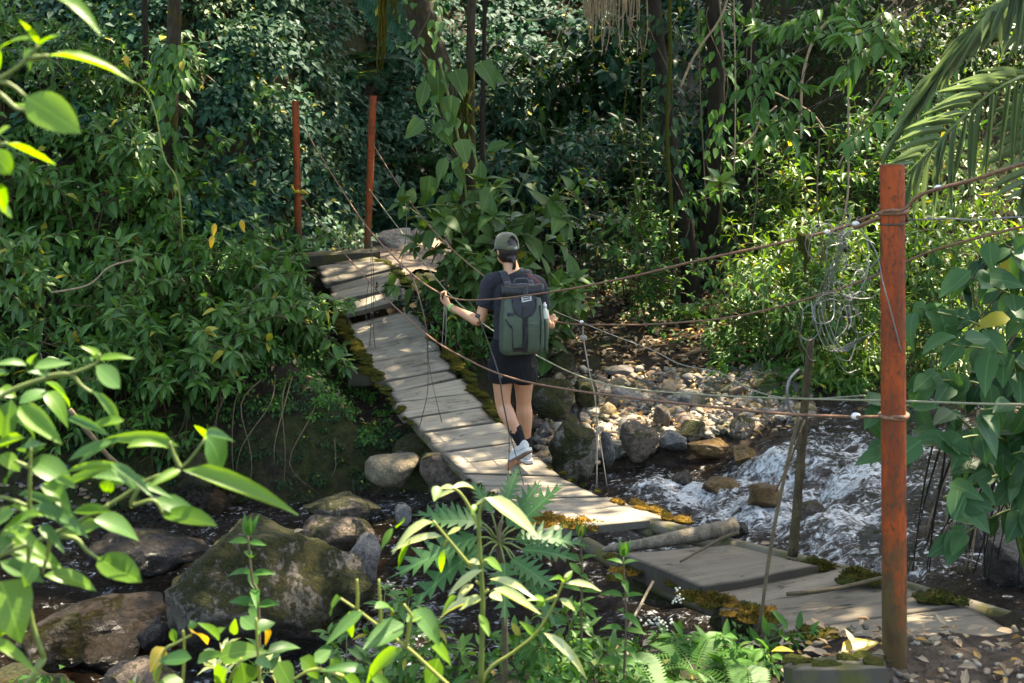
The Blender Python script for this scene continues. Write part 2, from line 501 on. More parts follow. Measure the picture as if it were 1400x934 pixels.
MAT.update(
    soil=soil_mat(), trail=trail_mat(), path=path_mat(), water=water_mat(), paint=paint_mat(),
    rock=rock_mat('grey_rock', (0.20, 0.162, 0.105), (0.33, 0.28, 0.20), 0.80, lichen=0.75),
    rock_moss=rock_mat('mossy_rock', (0.15, 0.125, 0.085), (0.24, 0.20, 0.14), 1.0),
    rock_bare=rock_mat('bare_rock', (0.19, 0.172, 0.145), (0.33, 0.30, 0.255), 0.05),
    rock_pale=rock_mat('pale_rock', (0.40, 0.345, 0.28), (0.50, 0.44, 0.37), -0.2, lichen=0.1),
    rock_red=rock_mat('reddish_rock', (0.15, 0.110, 0.072), (0.23, 0.170, 0.115), 0.5),
    rock_wet=rock_mat('wet_rock', (0.045, 0.036, 0.026), (0.10, 0.078, 0.055), 0.3, wet=0.25, lichen=0.1),
    rock_ochre=rock_mat('ochre_rock', (0.16, 0.085, 0.02), (0.22, 0.13, 0.035), 0.1, wet=0.3, lichen=0.05),
    pebble=pebble_mat('pebble'),
    stone=rock_mat('river_stone', (0.16, 0.145, 0.125), (0.36, 0.31, 0.235), 0.12, wet=0.7),
    stone_b=rock_mat('tan_stone', (0.34, 0.26, 0.14), (0.28, 0.255, 0.215), 0.05, wet=0.7),
    moss=moss_mat('yellow_moss', (0.022, 0.022, 0.003), (0.125, 0.105, 0.012)),
    moss_g=moss_mat('green_moss', (0.018, 0.024, 0.004), (0.09, 0.095, 0.014)),
    moss_o=moss_mat('orange_moss', (0.11, 0.065, 0.010), (0.36, 0.20, 0.028)),
    plank=wood_mat('weathered_plank', (0.195, 0.162, 0.115), (0.345, 0.300, 0.220), 0.12, 0.55, ck_=0.8, rim_=0.6),
    slab=wood_mat('worn_slab', (0.165, 0.132, 0.086), (0.255, 0.212, 0.150), 0.16, 0.65, ck_=0.85, rim_=0.8, bmp=0.7),
    beam=wood_mat('mossy_beam', (0.10, 0.085, 0.055), (0.20, 0.17, 0.12), 0.8, 0.6),
    log=bark_mat('barkless_log', (0.10, 0.078, 0.048), (0.30, 0.25, 0.175), -0.1),
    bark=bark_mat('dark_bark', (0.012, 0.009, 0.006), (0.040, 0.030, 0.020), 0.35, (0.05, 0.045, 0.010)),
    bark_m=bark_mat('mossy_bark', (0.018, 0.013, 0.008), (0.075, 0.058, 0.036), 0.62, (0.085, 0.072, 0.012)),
    stem=plain('green_stem', (0.10, 0.13, 0.025), 0.5, 0.3, 20, 0.1),
    stem_y=plain('yellow_stem', (0.17, 0.185, 0.03), 0.45, 0.2, 20, 0.1),
    stem_b=plain('brown_stem', (0.09, 0.065, 0.03), 0.8, 0.4, 30, 0.3),
    vine=plain('dry_vine', (0.22, 0.16, 0.09), 0.85, 0.35, 30, 0.3),
    rust=plain('rusty_cable', (0.17, 0.085, 0.045), 0.75, 0.45, 60, 0.4),
    rope=plain('grey_rope', (0.22, 0.19, 0.145), 0.85, 0.3, 80, 0.4),
    rope_g=plain('pale_green_rope', (0.25, 0.24, 0.14), 0.8, 0.25, 80, 0.3),
    wire=plain('grey_wire', (0.17, 0.165, 0.155), 0.45, 0.25, 40, 0.0, Metallic=0.5),
    wire_d=plain('dark_tie_wire', (0.055, 0.042, 0.03), 0.7, 0.4, 60, 0.2),
    white=plain('white_knot', (0.62, 0.59, 0.55), 0.7, 0.2, 60, 0.2),
    stick=plain('stick', (0.16, 0.115, 0.055), 0.85, 0.4, 25, 0.4),
    pole=bark_mat('pole_bark', (0.045, 0.032, 0.016), (0.13, 0.098, 0.050), 0.4),
    yellow=plain('yellow_tape', (0.50, 0.36, 0.03), 0.5, 0.2, 30, 0.1),
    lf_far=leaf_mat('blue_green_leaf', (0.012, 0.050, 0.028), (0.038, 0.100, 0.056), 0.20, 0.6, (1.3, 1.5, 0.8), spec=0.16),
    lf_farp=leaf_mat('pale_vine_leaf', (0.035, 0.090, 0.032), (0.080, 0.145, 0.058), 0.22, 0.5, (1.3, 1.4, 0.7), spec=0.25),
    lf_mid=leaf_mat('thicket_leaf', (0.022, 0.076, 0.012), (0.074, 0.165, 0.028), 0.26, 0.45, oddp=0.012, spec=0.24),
    lf_shrub=leaf_mat('shrub_leaf', (0.042, 0.110, 0.022), (0.100, 0.190, 0.044), 0.30, 0.42, oddp=0.012, spec=0.28),
    lf_big=leaf_mat('broad_leaf', (0.034, 0.080, 0.015), (0.072, 0.130, 0.030), 0.24, 0.5, oddp=0.01, spots=0.4, spec=0.22),
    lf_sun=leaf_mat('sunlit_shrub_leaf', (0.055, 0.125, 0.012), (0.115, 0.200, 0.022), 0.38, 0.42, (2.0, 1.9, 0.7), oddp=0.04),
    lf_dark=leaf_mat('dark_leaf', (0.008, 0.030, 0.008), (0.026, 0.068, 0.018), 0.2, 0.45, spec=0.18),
    lf_right=leaf_mat('streamside_leaf', (0.020, 0.070, 0.020), (0.050, 0.120, 0.036), 0.26, 0.5, oddp=0.015, spots=0.4, spec=0.25),
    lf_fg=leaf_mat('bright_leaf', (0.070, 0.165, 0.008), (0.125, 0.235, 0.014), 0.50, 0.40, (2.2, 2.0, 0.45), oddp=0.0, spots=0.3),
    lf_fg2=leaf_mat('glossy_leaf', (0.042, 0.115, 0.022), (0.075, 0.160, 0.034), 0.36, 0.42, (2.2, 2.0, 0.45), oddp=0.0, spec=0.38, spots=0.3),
    lf_gloss=leaf_mat('glare_pale_leaf', (0.24, 0.30, 0.08), (0.36, 0.38, 0.16), 0.30, 0.24, (1.6, 1.5, 0.4), oddp=0.0, spec=0.9),  # sun glare on the leaf tops is put into the paler base colour
    lf_low=leaf_mat('undergrowth_leaf', (0.030, 0.098, 0.013), (0.068, 0.160, 0.024), 0.30, 0.5, oddp=0.01, spec=0.2),
    lf_cut=leaf_mat('cut_leaf', (0.022, 0.078, 0.018), (0.046, 0.120, 0.030), 0.28, 0.45, oddp=0.0, spec=0.3),
    lf_palm=leaf_mat('palm_leaflet', (0.115, 0.160, 0.085), (0.175, 0.225, 0.130), 0.38, 0.42, (1.6, 1.7, 0.9), oddp=0.0, spots=0.2),
    lf_yel=leaf_mat('yellow_leaf', (0.42, 0.30, 0.03), (0.50, 0.36, 0.05), 0.4, 0.4, (1.5, 1.2, 0.3), oddp=0.0),
    lf_dead=leaf_mat('dead_leaf', (0.20, 0.13, 0.07), (0.42, 0.32, 0.20), 0.15, 0.75, (1.2, 1.0, 0.6), odd=(0.35, 0.20, 0.05), oddp=0.15, spec=0.2),
    lf_crown=leaf_mat('crown_leaf', (0.040, 0.085, 0.020), (0.080, 0.140, 0.035), 0.35, 0.4),
    flower=plain('white_flower', (0.50, 0.48, 0.36), 0.6, 0.1, 20, 0.0),
)
# ------------------------------------------------------------------ leaves
def w_prof(kind, u):
    if kind == 'lance':  return 0.5 * math.sin(math.pi * u ** 0.80) ** 0.95
    if kind == 'ovate':  return 0.5 * math.sin(math.pi * u ** 0.66) ** 0.85
    if kind == 'ellip':  return 0.5 * math.sin(math.pi * u ** 0.92) ** 0.75
    if kind == 'round':  return 0.5 * math.sin(math.pi * u ** 0.85) ** 0.52
    if kind == 'heart':  return 0.5 * min(1.0, (u * 9) ** 0.5) * (1 - u ** 1.9) ** 0.9 if u < 1 else 0.0
    if kind == 'strap':  return 0.5 * min(1.0, u * 6) ** 0.6 * min(1.0, (1 - u) * 2.2) ** 0.8
    return 0.5

def leaf_shape(kind, n=4, droop=0.15, fold=0.25, wave=0.0, seed=0):
    """unit leaf: tip along +x, width along y, upper face +z -> verts, faces, uvs"""
    rr = random.Random(seed)
    def cz(u): return -droop * u * u + droop * 0.25 * u
    v, f, uv = [(0, 0, 0)], [], [(0, 0.5)]
    us = [(i / n) for i in range(1, n)]
    for u in us:
        w = w_prof(kind, u)
        zl = cz(u) + fold * w * 0.6 + rr.uniform(-wave, wave)
        zr = cz(u) + fold * w * 0.6 + rr.uniform(-wave, wave)
        back = -0.05 if kind == 'heart' and u < 0.3 else 0.0
        v += [(u + back, w, zl), (u, 0, cz(u)), (u + back, -w, zr)]
        uv += [(u, 0.5 + w), (u, 0.5), (u, 0.5 - w)]
    v.append((1, 0, cz(1))); uv.append((1, 0.5))
    m = len(us)
    f += [(0, 2, 1), (0, 3, 2)]
    for i in range(m - 1):
        a = 1 + i * 3; b = a + 3
        f += [(a, a + 1, b + 1, b), (a + 1, a + 2, b + 2, b + 1)]
    a = 1 + (m - 1) * 3; t = len(v) - 1
    f += [(a, a + 1, t), (a + 1, a + 2, t)]
    return np.array(v, float), f, np.array(uv, float)

def cut_shape(pairs=6, droop=0.25, depth=0.62, seed=0):
    """deeply toothed leaf"""
    rr = random.Random(seed)
    v, f, uv = [], [], []
    def cz(u): return -droop * u * u + droop * 0.3 * u
    n = pairs * 2 + 1
    for i in range(n + 1):
        u = i / n
        env = 0.5 * math.sin(math.pi * min(1, 0.10 + u * 0.90) ** 0.7) ** 0.8 if u < 1 else 0
        tooth = (i % 2 == 1)
        w = env * (1.0 if tooth else 1 - depth) * rr.uniform(0.75, 1.15)
        ux = u + ((0.11 + rr.uniform(-.02, .03)) if tooth else rr.uniform(-.008, .008))
        v += [(ux, w, cz(u) + 0.12 * w), (u, 0, cz(u)), (ux, -w, cz(u) + 0.12 * w)]
        uv += [(u, 0.5 + w), (u, 0.5), (u, 0.5 - w)]
    for i in range(n):
        a = i * 3; b = a + 3
        f += [(a, a + 1, b + 1, b), (a + 1, a + 2, b + 2, b + 1)]
    return np.array(v, float), f, np.array(uv, float)

def shape_mesh(name, sh, mat, thick=0.0):
    v, f, uv = sh
    me = bpy.data.meshes.new(name)
    me.from_pydata([tuple(x) for x in v], [], f)
    ul = me.uv_layers.new(name='UVMap')
    vi = np.zeros(len(me.loops), np.int32)
    me.loops.foreach_get('vertex_index', vi)
    ul.data.foreach_set('uv', uv[vi].astype(np.float32).ravel())
    me.polygons.foreach_set('use_smooth', [True] * len(me.polygons))
    me.materials.append(mat)
    me.update()
    return me

_lm = {}
def leaf_meshes(kind, matk, fine=True):
    """shared leaf meshes of one kind and material (five bends)"""
    k = (kind, matk, fine)
    if k not in _lm:
        ls = []
        for i, (dr, fo, wv) in enumerate(((0.10, 0.3, 0.01), (0.28, 0.25, 0.015), (0.45, 0.35, 0.012), (-0.05, 0.4, 0.012), (0.62, 0.2, 0.012))):
            if kind == 'cut':
                sh = cut_shape(7, dr, 0.74, i)
            else:
                sh = leaf_shape(kind, 6 if fine else 4, dr, fo, wv, i)
            ls.append(shape_mesh('leaf_' + kind, sh, MAT[matk]))
        _lm[k] = ls
    return _lm[k]

def frame(x, nrm):
    x = Vector(x).normalized()
    y = Vector(nrm).cross(x)
    if y.length < 1e-4:
        y = x.orthogonal()
    y.normalize()
    return x, y, x.cross(y)

def leaf_M(pos, x, nrm, L, W):
    a, b, c = frame(x, nrm)
    return Matrix(((a.x * L, b.x * W, c.x * L, pos[0]), (a.y * L, b.y * W, c.y * L, pos[1]), (a.z * L, b.z * W, c.z * L, pos[2]), (0, 0, 0, 1)))

def batch(name, items, shapes, mat, parent=None, kind=None):
    """items: list of 4x4 arrays (N,4,4) or Matrices; joins leaf shapes into one mesh"""
    Ms = np.array([np.array(m) for m in items]) if not isinstance(items, np.ndarray) else items
    N = len(Ms)
    vs, fs_v, fs_n, uvs = [], [], [], []
    off = 0
    ns = len(shapes)
    for si, (v, f, uv) in enumerate(shapes):
        M = Ms[si::ns]
        if len(M) == 0: continue
        h = np.concatenate([v, np.ones((len(v), 1))], 1)
        w = np.einsum('nij,vj->nvi', M, h)[:, :, :3]
        k = len(v)
        idx = np.concatenate([np.array(q) for q in f])
        cnt = np.array([len(q) for q in f])
        base = off + np.arange(len(M))[:, None] * k
        fs_v.append((base + idx[None, :]).ravel())
        fs_n.append(np.tile(cnt, len(M)))
        vs.append(w.reshape(-1, 3))
        uvs.append(np.tile(uv[idx], (len(M), 1)))
        off += len(M) * k
    V = np.concatenate(vs).astype(np.float32); FV = np.concatenate(fs_v).astype(np.int32); FN = np.concatenate(fs_n).astype(np.int32)
    UV = np.concatenate(uvs).astype(np.float32)
    me = bpy.data.meshes.new(name)
    me.vertices.add(len(V)); me.vertices.foreach_set('co', V.ravel())
    me.loops.add(len(FV)); me.loops.foreach_set('vertex_index', FV)
    me.polygons.add(len(FN))
    st = np.concatenate([[0], np.cumsum(FN)[:-1]]).astype(np.int32)
    me.polygons.foreach_set('loop_start', st)
    try:
        me.polygons.foreach_set('loop_total', FN)
    except Exception:
        pass
    me.polygons.foreach_set('use_smooth', np.ones(len(FN), bool))
    ul = me.uv_layers.new(name='UVMap')
    ul.data.foreach_set('uv', UV.ravel())
    me.materials.append(mat)
    me.update(calc_edges=True)
    o = put(name, me, None, parent)
    if kind: o['kind'] = kind
    return o

def mats_np(pos, xd, nr, L, W):
    """vectorised leaf matrices"""
    pos, xd, nr = np.asarray(pos), np.asarray(xd), np.asarray(nr)
    x = xd / (np.linalg.norm(xd, axis=1, keepdims=True) + 1e-9)
    y = np.cross(nr, x); y /= (np.linalg.norm(y, axis=1, keepdims=True) + 1e-9)
    z = np.cross(x, y)
    M = np.zeros((len(pos), 4, 4))
    M[:, :3, 0] = x * L[:, None]; M[:, :3, 1] = y * W[:, None]; M[:, :3, 2] = z * L[:, None]
    M[:, :3, 3] = pos; M[:, 3, 3] = 1
    return M

LOW = {}
def low_shapes(kind):
    if kind not in LOW:
        LOW[kind] = [leaf_shape(kind, 3, d, 0.35, 0.01, i) for i, d in enumerate((0.1, 0.35, 0.6))]
    return LOW[kind]

def add_leaves(rt, items, kind, matk, limit=300, stuffname='foliage', fine=False):
    """items: (pos, xdir, normal, L, W). Leaves that show at least ~10 px become parts, the rest one joined part"""
    big, small = [], []
    for it in items:
        d = max(0.5, it[0][1])
        (big if it[3] * F / d >= 9 else small).append(it)
    big.sort(key=lambda q: q[0][1])
    small += big[limit:]
    big = big[:limit]
    ms = leaf_meshes(kind, matk, fine)
    inv = Matrix.Translation(-rt.location)
    for it in big:
        o = bpy.data.objects.new('leaf', ms[R.randrange(5)])
        o.matrix_basis = leaf_M(*it)
        o.parent = rt
        o.matrix_parent_inverse = inv
        COL.objects.link(o)
    if small:
        k = kind if kind != 'cut' else 'ovate'
        batch(stuffname, [leaf_M(*it) for it in small], low_shapes(k), MAT[matk], rt, 'stuff')

UP = Vector((0, 0, 1))
def rnd_unit():
    while True:
        v = Vector((R.uniform(-1, 1), R.uniform(-1, 1), R.uniform(-1, 1)))
        if 0.05 < v.length < 1: return v.normalized()

def shrub(name, label, cat, base, group=None, h=1.4, n=8, lean=(0, -0.4, 0), spread=0.5, kind='ovate', matk='lf_shrub',
          L=(0.10, 0.17), ratio=0.42, step=0.11, side=3, droop=0.45, stem='stem', r=0.008, start=0.25, limit=300, pend=0.5, fine=False):
    """bushy plant: arching stems, short side shoots, opposite leaves along them"""
    base = Vector(base)
    rt = root(name, base, label, cat, group)
    mb = MB()
    items = []
    def leaves_along(pts, s0, LL):
        tot = sum((pts[i + 1] - pts[i]).length for i in range(len(pts) - 1))
        d = s0 * tot; turn = R.uniform(0, 3.1)
        while d < tot:
            q, acc = d, 0
            for i in range(len(pts) - 1):
                sl = (pts[i + 1] - pts[i]).length
                if acc + sl >= q: break
                acc += sl
            t = (pts[i + 1] - pts[i]).normalized()
            p = pts[i] + t * (q - acc)
            e1 = t.orthogonal().normalized(); e2 = t.cross(e1)
            fr = d / tot
            for sg in (0, math.pi):
                an = turn + sg + R.uniform(-0.35, 0.35)
                o = e1 * math.cos(an) + e2 * math.sin(an)
                x = (o * 1.0 + t * R.uniform(0.2, 0.7) + Vector((0, -0.12, -pend * R.uniform(0.2, 1.2)))).normalized()
                nn = (UP + o * 0.35 + Vector((R.uniform(-.4, .4), R.uniform(-.6, .25), 0))).normalized()
                l = R.uniform(*LL) * (1.0 - 0.35 * max(0, fr - 0.6) / 0.4)
                items.append((p + x * 0.012, x, nn, l, l * ratio * R.uniform(0.85, 1.2)))
            turn += math.pi / 2 + R.uniform(-.3, .3)
            d += step * R.uniform(0.75, 1.3)
        t = (pts[-1] - pts[-2]).normalized()
        for k in range(5):
            an = k * 1.257 + R.random()
            e1 = t.orthogonal().normalized(); e2 = t.cross(e1)
            x = (e1 * math.cos(an) + e2 * math.sin(an) + t * R.uniform(0.3, 1.2) + Vector((0, 0, -0.2 * pend)))
            l = R.uniform(*LL) * R.uniform(0.5, 0.85)
            items.append((pts[-1], x.normalized(), (UP + t * 0.4 + rnd_unit() * 0.3).normalized(), l, l * ratio))
    for i in range(n):
        out = Vector((R.gauss(0, spread), R.gauss(0, spread * 0.7), 0)) + Vector(lean) * R.uniform(0.5, 1.2)
        hh = h * R.uniform(0.6, 1.08)
        b = base + Vector((R.uniform(-.12, .12), R.uniform(-.12, .12), -0.03))
        m = b + Vector((out.x * 0.35, out.y * 0.35, hh * 0.6))
        e = b + Vector((out.x, out.y, hh * (1 - droop * R.uniform(0.2, 0.9) * min(1, out.length))))
        pts = crv([b, m, e], 5)
        mb.tube(pts, taper(r, r * 0.35, len(pts)), 5)
        leaves_along(pts, start, L)
        for s in range(side):
            k = R.randrange(3, len(pts) - 1)
            o = (rnd_unit() + Vector(lean) * 0.6); o.z = abs(o.z) * 0.5 + 0.1
            ll = h * R.uniform(0.14, 0.30)
            q = [pts[k], pts[k] + o.normalized() * ll * 0.55 + Vector((0, 0, .02)), pts[k] + o.normalized() * ll - Vector((0, 0, ll * 0.25 * droop))]
            q = crv(q, 3)
            mb.tube(q, taper(r * 0.55, r * 0.25, len(q)), 4)
            leaves_along(q, 0.25, L)
    mb.build('stem', MAT[stem], rt)
    add_leaves(rt, items, kind, matk, limit, fine=fine)
    return rt

def frond_mesh(name, mat, pairs=18, wid=0.30, droop=0.5, seed=0):
    """fern frond, unit length"""
    v, f, uv = [], [], []
    def c(u): return np.array((u * (1 - 0.12 * u), 0, 0.35 * u - (0.35 + droop) * u * u))
    def quad(a, b, w):
        i = len(v); d = b - a
        pr = np.array((-d[1], d[0], 0.0)); pr = pr / (np.linalg.norm(pr) + 1e-9) * w
        m = a + d * 0.45
        v.extend([a, m + pr, b, m - pr]); uv.extend([(0, .5), (.5, .9), (1, .5), (.5, .1)])
        f.append((i, i + 3, i + 2, i + 1))
    for i in range(pairs):
        u = 0.12 + 0.86 * i / (pairs - 1)
        w = wid * math.sin(math.pi * (0.12 + 0.88 * (1 - u)) ** 0.8 * 0.95) ** 0.8
        for s in (1, -1):
            a = c(u); b = a + np.array((0.30 * w, s * w, -0.12 * w))
            quad(a, b, w * 0.13 + 0.008)
    i = len(v)
    for k in range(8):
        u0 = k / 7
        a = c(u0); v.extend([a + np.array((0, .008 * (1.1 - u0), 0)), a - np.array((0, .008 * (1.1 - u0), 0))]); uv.extend([(u0, .5)] * 2)
    for k in range(7):
        f.append((i + 2 * k, i + 2 * k + 1, i + 2 * k + 3, i + 2 * k + 2))
    return shape_mesh(name, (np.array(v), f, np.array(uv)), mat)

_fm = {}
def fern(label, base, n=9, L=0.5, matk='lf_low', group=None, tilt=0.6, name='fern', az=None):
    if matk not in _fm:
        _fm[matk] = [frond_mesh('frond', MAT[matk], 18, 0.26, d) for d in (0.2, 0.45, 0.7)]
    rt = root(name, base, label, 'fern', group)
    for k in range(n):
        a = (k / n * 2 * math.pi + R.uniform(-.3, .3)) if az is None else R.uniform(*az)
        up = R.uniform(0.25, 0.9) * tilt
        x = Vector((math.cos(a), math.sin(a), up))
        l = L * R.uniform(0.7, 1.1)
        put('frond', _fm[matk][R.randrange(3)], None, rt, leaf_M(base, x, UP, l, l))
    return rt
# ------------------------------------------------------------------ terrain
def fbm(X, Y, s=1.0, seed=0.0, oct=4):
    z = np.zeros_like(X); a = 1.0
    for o in range(oct):
        k = s * 2 ** o; ph = seed + o * 1.7
        z += a * (np.sin(X * k * 1.1 + 1.3 * np.sin(Y * k * 0.7 + ph) + ph) * np.cos(Y * k * 0.9 + 1.1 * np.sin(X * k * 0.8 - ph) + 2 * ph))
        a *= 0.5
    return z

def sst(x, a, b):
    t = np.clip((x - a) / (b - a), 0, 1)
    return t * t * (3 - 2 * t)

def Wlev(X):
    return -1.36 + 0.11 * np.clip(X, -4, 5) * np.where(X > 0, 1.0, 0.5)

def Yfar(X):  return 10.85 + 0.18 * np.sin(X * 1.4 + 0.5) + 0.10 * np.sin(X * 3.7) - 0.25 * sst(X, -2.2, -3.6)
def Ynear(X): return 7.0 + 0.13 * np.clip(X, -5, 5) + 0.15 * np.sin(X * 2.1)

def terr(X, Y):
    X = np.asarray(X, float); Y = np.asarray(Y, float)
    W = Wlev(X)
    d = Y - Yfar(X)
    bed = W - 0.28 + 0.07 * fbm(X, Y, 2.2, 3)
    # far bank: earth wall on the left, pebble bank on the right
    left = np.interp(d, [-0.25, 0.05, 0.38, 0.9, 3.2, 9, 40], [-0.3, 0.05, 0.70, 0.95, 1.32, 1.40, 1.5])
    right = np.interp(d, [-0.5, 0.15, 1.2, 2.6, 5.2, 9, 40], [-0.3, 0.06, 0.20, 0.38, 0.62, 1.05, 1.3])
    s = sst(X, -1.1, 0.1)
    far = W + left * (1 - s) + right * s
    hy = np.interp(X, [-12, -6, -4.2, -3.2, -2.4, -1.2, 0.5, 2.2, 3.6, 5, 7, 12], [9.8, 10.9, 11.3, 12.6, 16.2, 18.6, 19.0, 19.2, 15.6, 12.8, 11.8, 11])
    hill = np.maximum(0, Y - hy)
    hill = np.where(hill < 1.2, hill * hill / 2.4, hill - 0.6) * 0.95
    hill = 13.0 * (1 - np.exp(-hill / 13.0))
    far = far + hill
    # near bank
    dn = Ynear(X) - Y
    g = np.interp(X, [-6, -0.5, 0.9, 1.3, 5], [-0.25, -0.35, -0.12, 0.0, 0.1])
    nb = np.where(dn < 0, -0.3, 0)
    near = np.interp(Y, [-8, 0, 2.2, 3.4, 4.95], [0.9, 0.62, 0.40, 0.10, 0.0])
    near = near + g * sst(Y, 2.0, 5.0)
    edge = W + 0.10 + (near - W - 0.10) * sst(dn, 0.0, np.maximum(0.5, Ynear(X) - 5.0))
    nearz = np.where(Y < 4.9, np.where(dn > 0, near, bed), edge)
    z = np.where(d > -0.5, np.maximum(far, bed), bed)
    nz = np.where(dn > -0.4, bed + (nearz - bed) * sst(dn, -0.4, 0.1), bed)
    z = np.where(dn > -0.4, nz, z)
    z = z + 0.035 * fbm(X, Y, 2.6, 1) + 0.012 * fbm(X, Y, 9, 5)
    # the ground keeps clear of the footbridge
    off = (X - (3.217 - 0.381 * Y)) * 0.934
    dz = np.interp(Y, [4.9, 5.4, 6.2, 6.9, 7.9, 9.3, 10.8, 11.7, 12.8, 13.6, 14.3, 14.7], [-.02, -.22, -.42, -.6, -.85, -1., -1., -.95, -.78, -.48, -.22, .3])
    cap = dz - 0.08 + 0.9 * np.maximum(0, np.maximum(-0.22 - off, off - 1.0))
    cap = np.where((Y > 4.95) & (Y < 14.7), cap, 99)
    return np.minimum(z, cap)

def tz(x, y): return float(terr(np.array([x]), np.array([y]))[0])

def axis(lo, hi, a, b, fine, grow=1.35):
    xs = list(np.arange(a, b, fine)); s = fine; x = xs[-1]
    while x < hi: s *= grow; s = min(s, 6); x += s; xs.append(x)
    s = fine; x = xs[0]; pre = []
    while x > lo: s *= grow; s = min(s, 6); x -= s; pre.append(x)
    return np.array(pre[::-1] + xs)

def grid_mesh(name, xs, ys, fz, keep=None):
    X, Y = np.meshgrid(xs, ys)
    Z = fz(X, Y)
    V = np.stack([X, Y, Z], -1).reshape(-1, 3)
    nx, ny = len(xs), len(ys)
    i = np.arange(nx * ny).reshape(ny, nx)
    Fq = np.stack([i[:-1, :-1], i[:-1, 1:], i[1:, 1:], i[1:, :-1]], -1).reshape(-1, 4)
    if keep is not None:
        Fq = Fq[keep(X, Y)[:-1, :-1].ravel()]
    me = bpy.data.meshes.new(name)
    me.vertices.add(len(V)); me.vertices.foreach_set('co', V.astype(np.float32).ravel())
    me.loops.add(len(Fq) * 4); me.loops.foreach_set('vertex_index', Fq.astype(np.int32).ravel())
    me.polygons.add(len(Fq)); me.polygons.foreach_set('loop_start', np.arange(0, len(Fq) * 4, 4, dtype=np.int32))
    me.polygons.foreach_set('use_smooth', np.ones(len(Fq), bool))
    me.update(calc_edges=True)
    return me, V

gm, _ = grid_mesh('ground', axis(-90, 90, -5, 5.5, 0.085), axis(-60, 110, 3.6, 16.5, 0.085), terr)
tag(put('ground', gm, MAT['soil']), kind='structure')

RAP = [(1078, 640, 10.3, .15, 'rock_wet'), (1165, 640, 10.4, .17, 'rock_wet'), (1192, 700, 9.6, .15, 'rock_wet'), (985, 664, 10.1, .12, 'rock_ochre'), (1112, 708, 9.3, .13, 'rock_wet'), (935, 656, 10.4, .11, 'rock_wet'), (1185, 752, 8.9, .13, 'rock_wet'), (1245, 655, 10.2, .16, 'rock_wet'), (1042, 682, 9.6, .15, ''), (900, 690, 9.7, .09, 'rock_ochre'), (1005, 705, 9.2, .09, 'rock_wet')]
FOAMR = [(P(a, b, c).x, c, d) for a, b, c, d, _ in RAP]
def wz(X, Y):
    foam = foamf(X, Y)
    z = Wlev(X) + 0.012 * fbm(X, Y, 6, 2)
    z = z + np.clip(foam + .15, 0, 1) * (0.06 * fbm(X, Y, 5.0, 8, 5) + 0.03 * np.abs(fbm(X, Y, 9, 4, 4)))
    # the ledge the rapids fall over
    z = z + 0.16 * sst(X + 0.25 * np.sin(Y * 3.1), 2.0, 2.55) * sst(X, 0, 1)
    return z
def foamf(X, Y):
    f = sst(X, 0.35, 1.5) * sst(Y, 7.4, 8.2) * (1 - 0.75 * sst(Y, 10.2, 10.8))
    f = f * (0.62 + 0.30 * fbm(X, Y, 1.9, 6, 3))
    g = 0.42 * np.exp(-((X + 0.75) ** 2 / 0.30 + (Y - 8.0) ** 2 / 0.5)) + 0.45 * np.exp(-((X + 2.1) ** 2 / 0.10 + (Y - 7.35) ** 2 / 0.10))
    h = 0.35 * np.exp(-((X + 1.3) ** 2 / 0.8 + (Y - 10.4) ** 2 / 0.04))
    f = f * 0.62
    for x, y, k in FOAMR:
        f = f + 0.75 * np.exp(-(((X - x + .14) / .26) ** 2 + ((Y - y) / .20) ** 2)) - 0.25 * np.exp(-(((X - x - .25) / .18) ** 2 + ((Y - y) / .2) ** 2))
    return np.clip(f + g + h, 0, 1.1)
wm, wv = grid_mesh('stream', np.arange(-7, 7, 0.04), np.arange(5.6, 11.9, 0.04), wz)
fa = wm.attributes.new('foam', 'FLOAT', 'POINT')
fa.data.foreach_set('value', foamf(wv[:, 0], wv[:, 1]).astype(np.float32))
tag(put('stream', wm, MAT['water']), kind='structure')

# pale trodden path at the far end of the bridge and the clearing further back
def patch(name, xs, ys, cx, cy, rx, ry, mat, lift=0.03):
    def k(X, Y):
        a = ((X - cx) / rx) ** 2 + ((Y - cy) / ry) ** 2 + 0.22 * fbm(X, Y, 3.0, 2)
        return a < 1
    me, _ = grid_mesh(name, xs, ys, lambda X, Y: terr(X, Y) + lift, k)
    return tag(put(name, me, mat), kind='structure')
patch('path', np.arange(-3.4, 0.6, 0.06), np.arange(14.4, 18.2, 0.06), -1.3, 16.0, 1.3, 1.7, MAT['path'])
patch('clearing', np.arange(0.0, 4.5, 0.09), np.arange(18.2, 23.5, 0.09), 2.0, 20.4, 1.7, 1.2, MAT['path'], 0.04)
patch('near_path', np.arange(1.0, 3.7, 0.02), np.arange(3.2, 5.3, 0.02), 2.35, 4.2, 1.25, 0.95, MAT['trail'], 0.015)

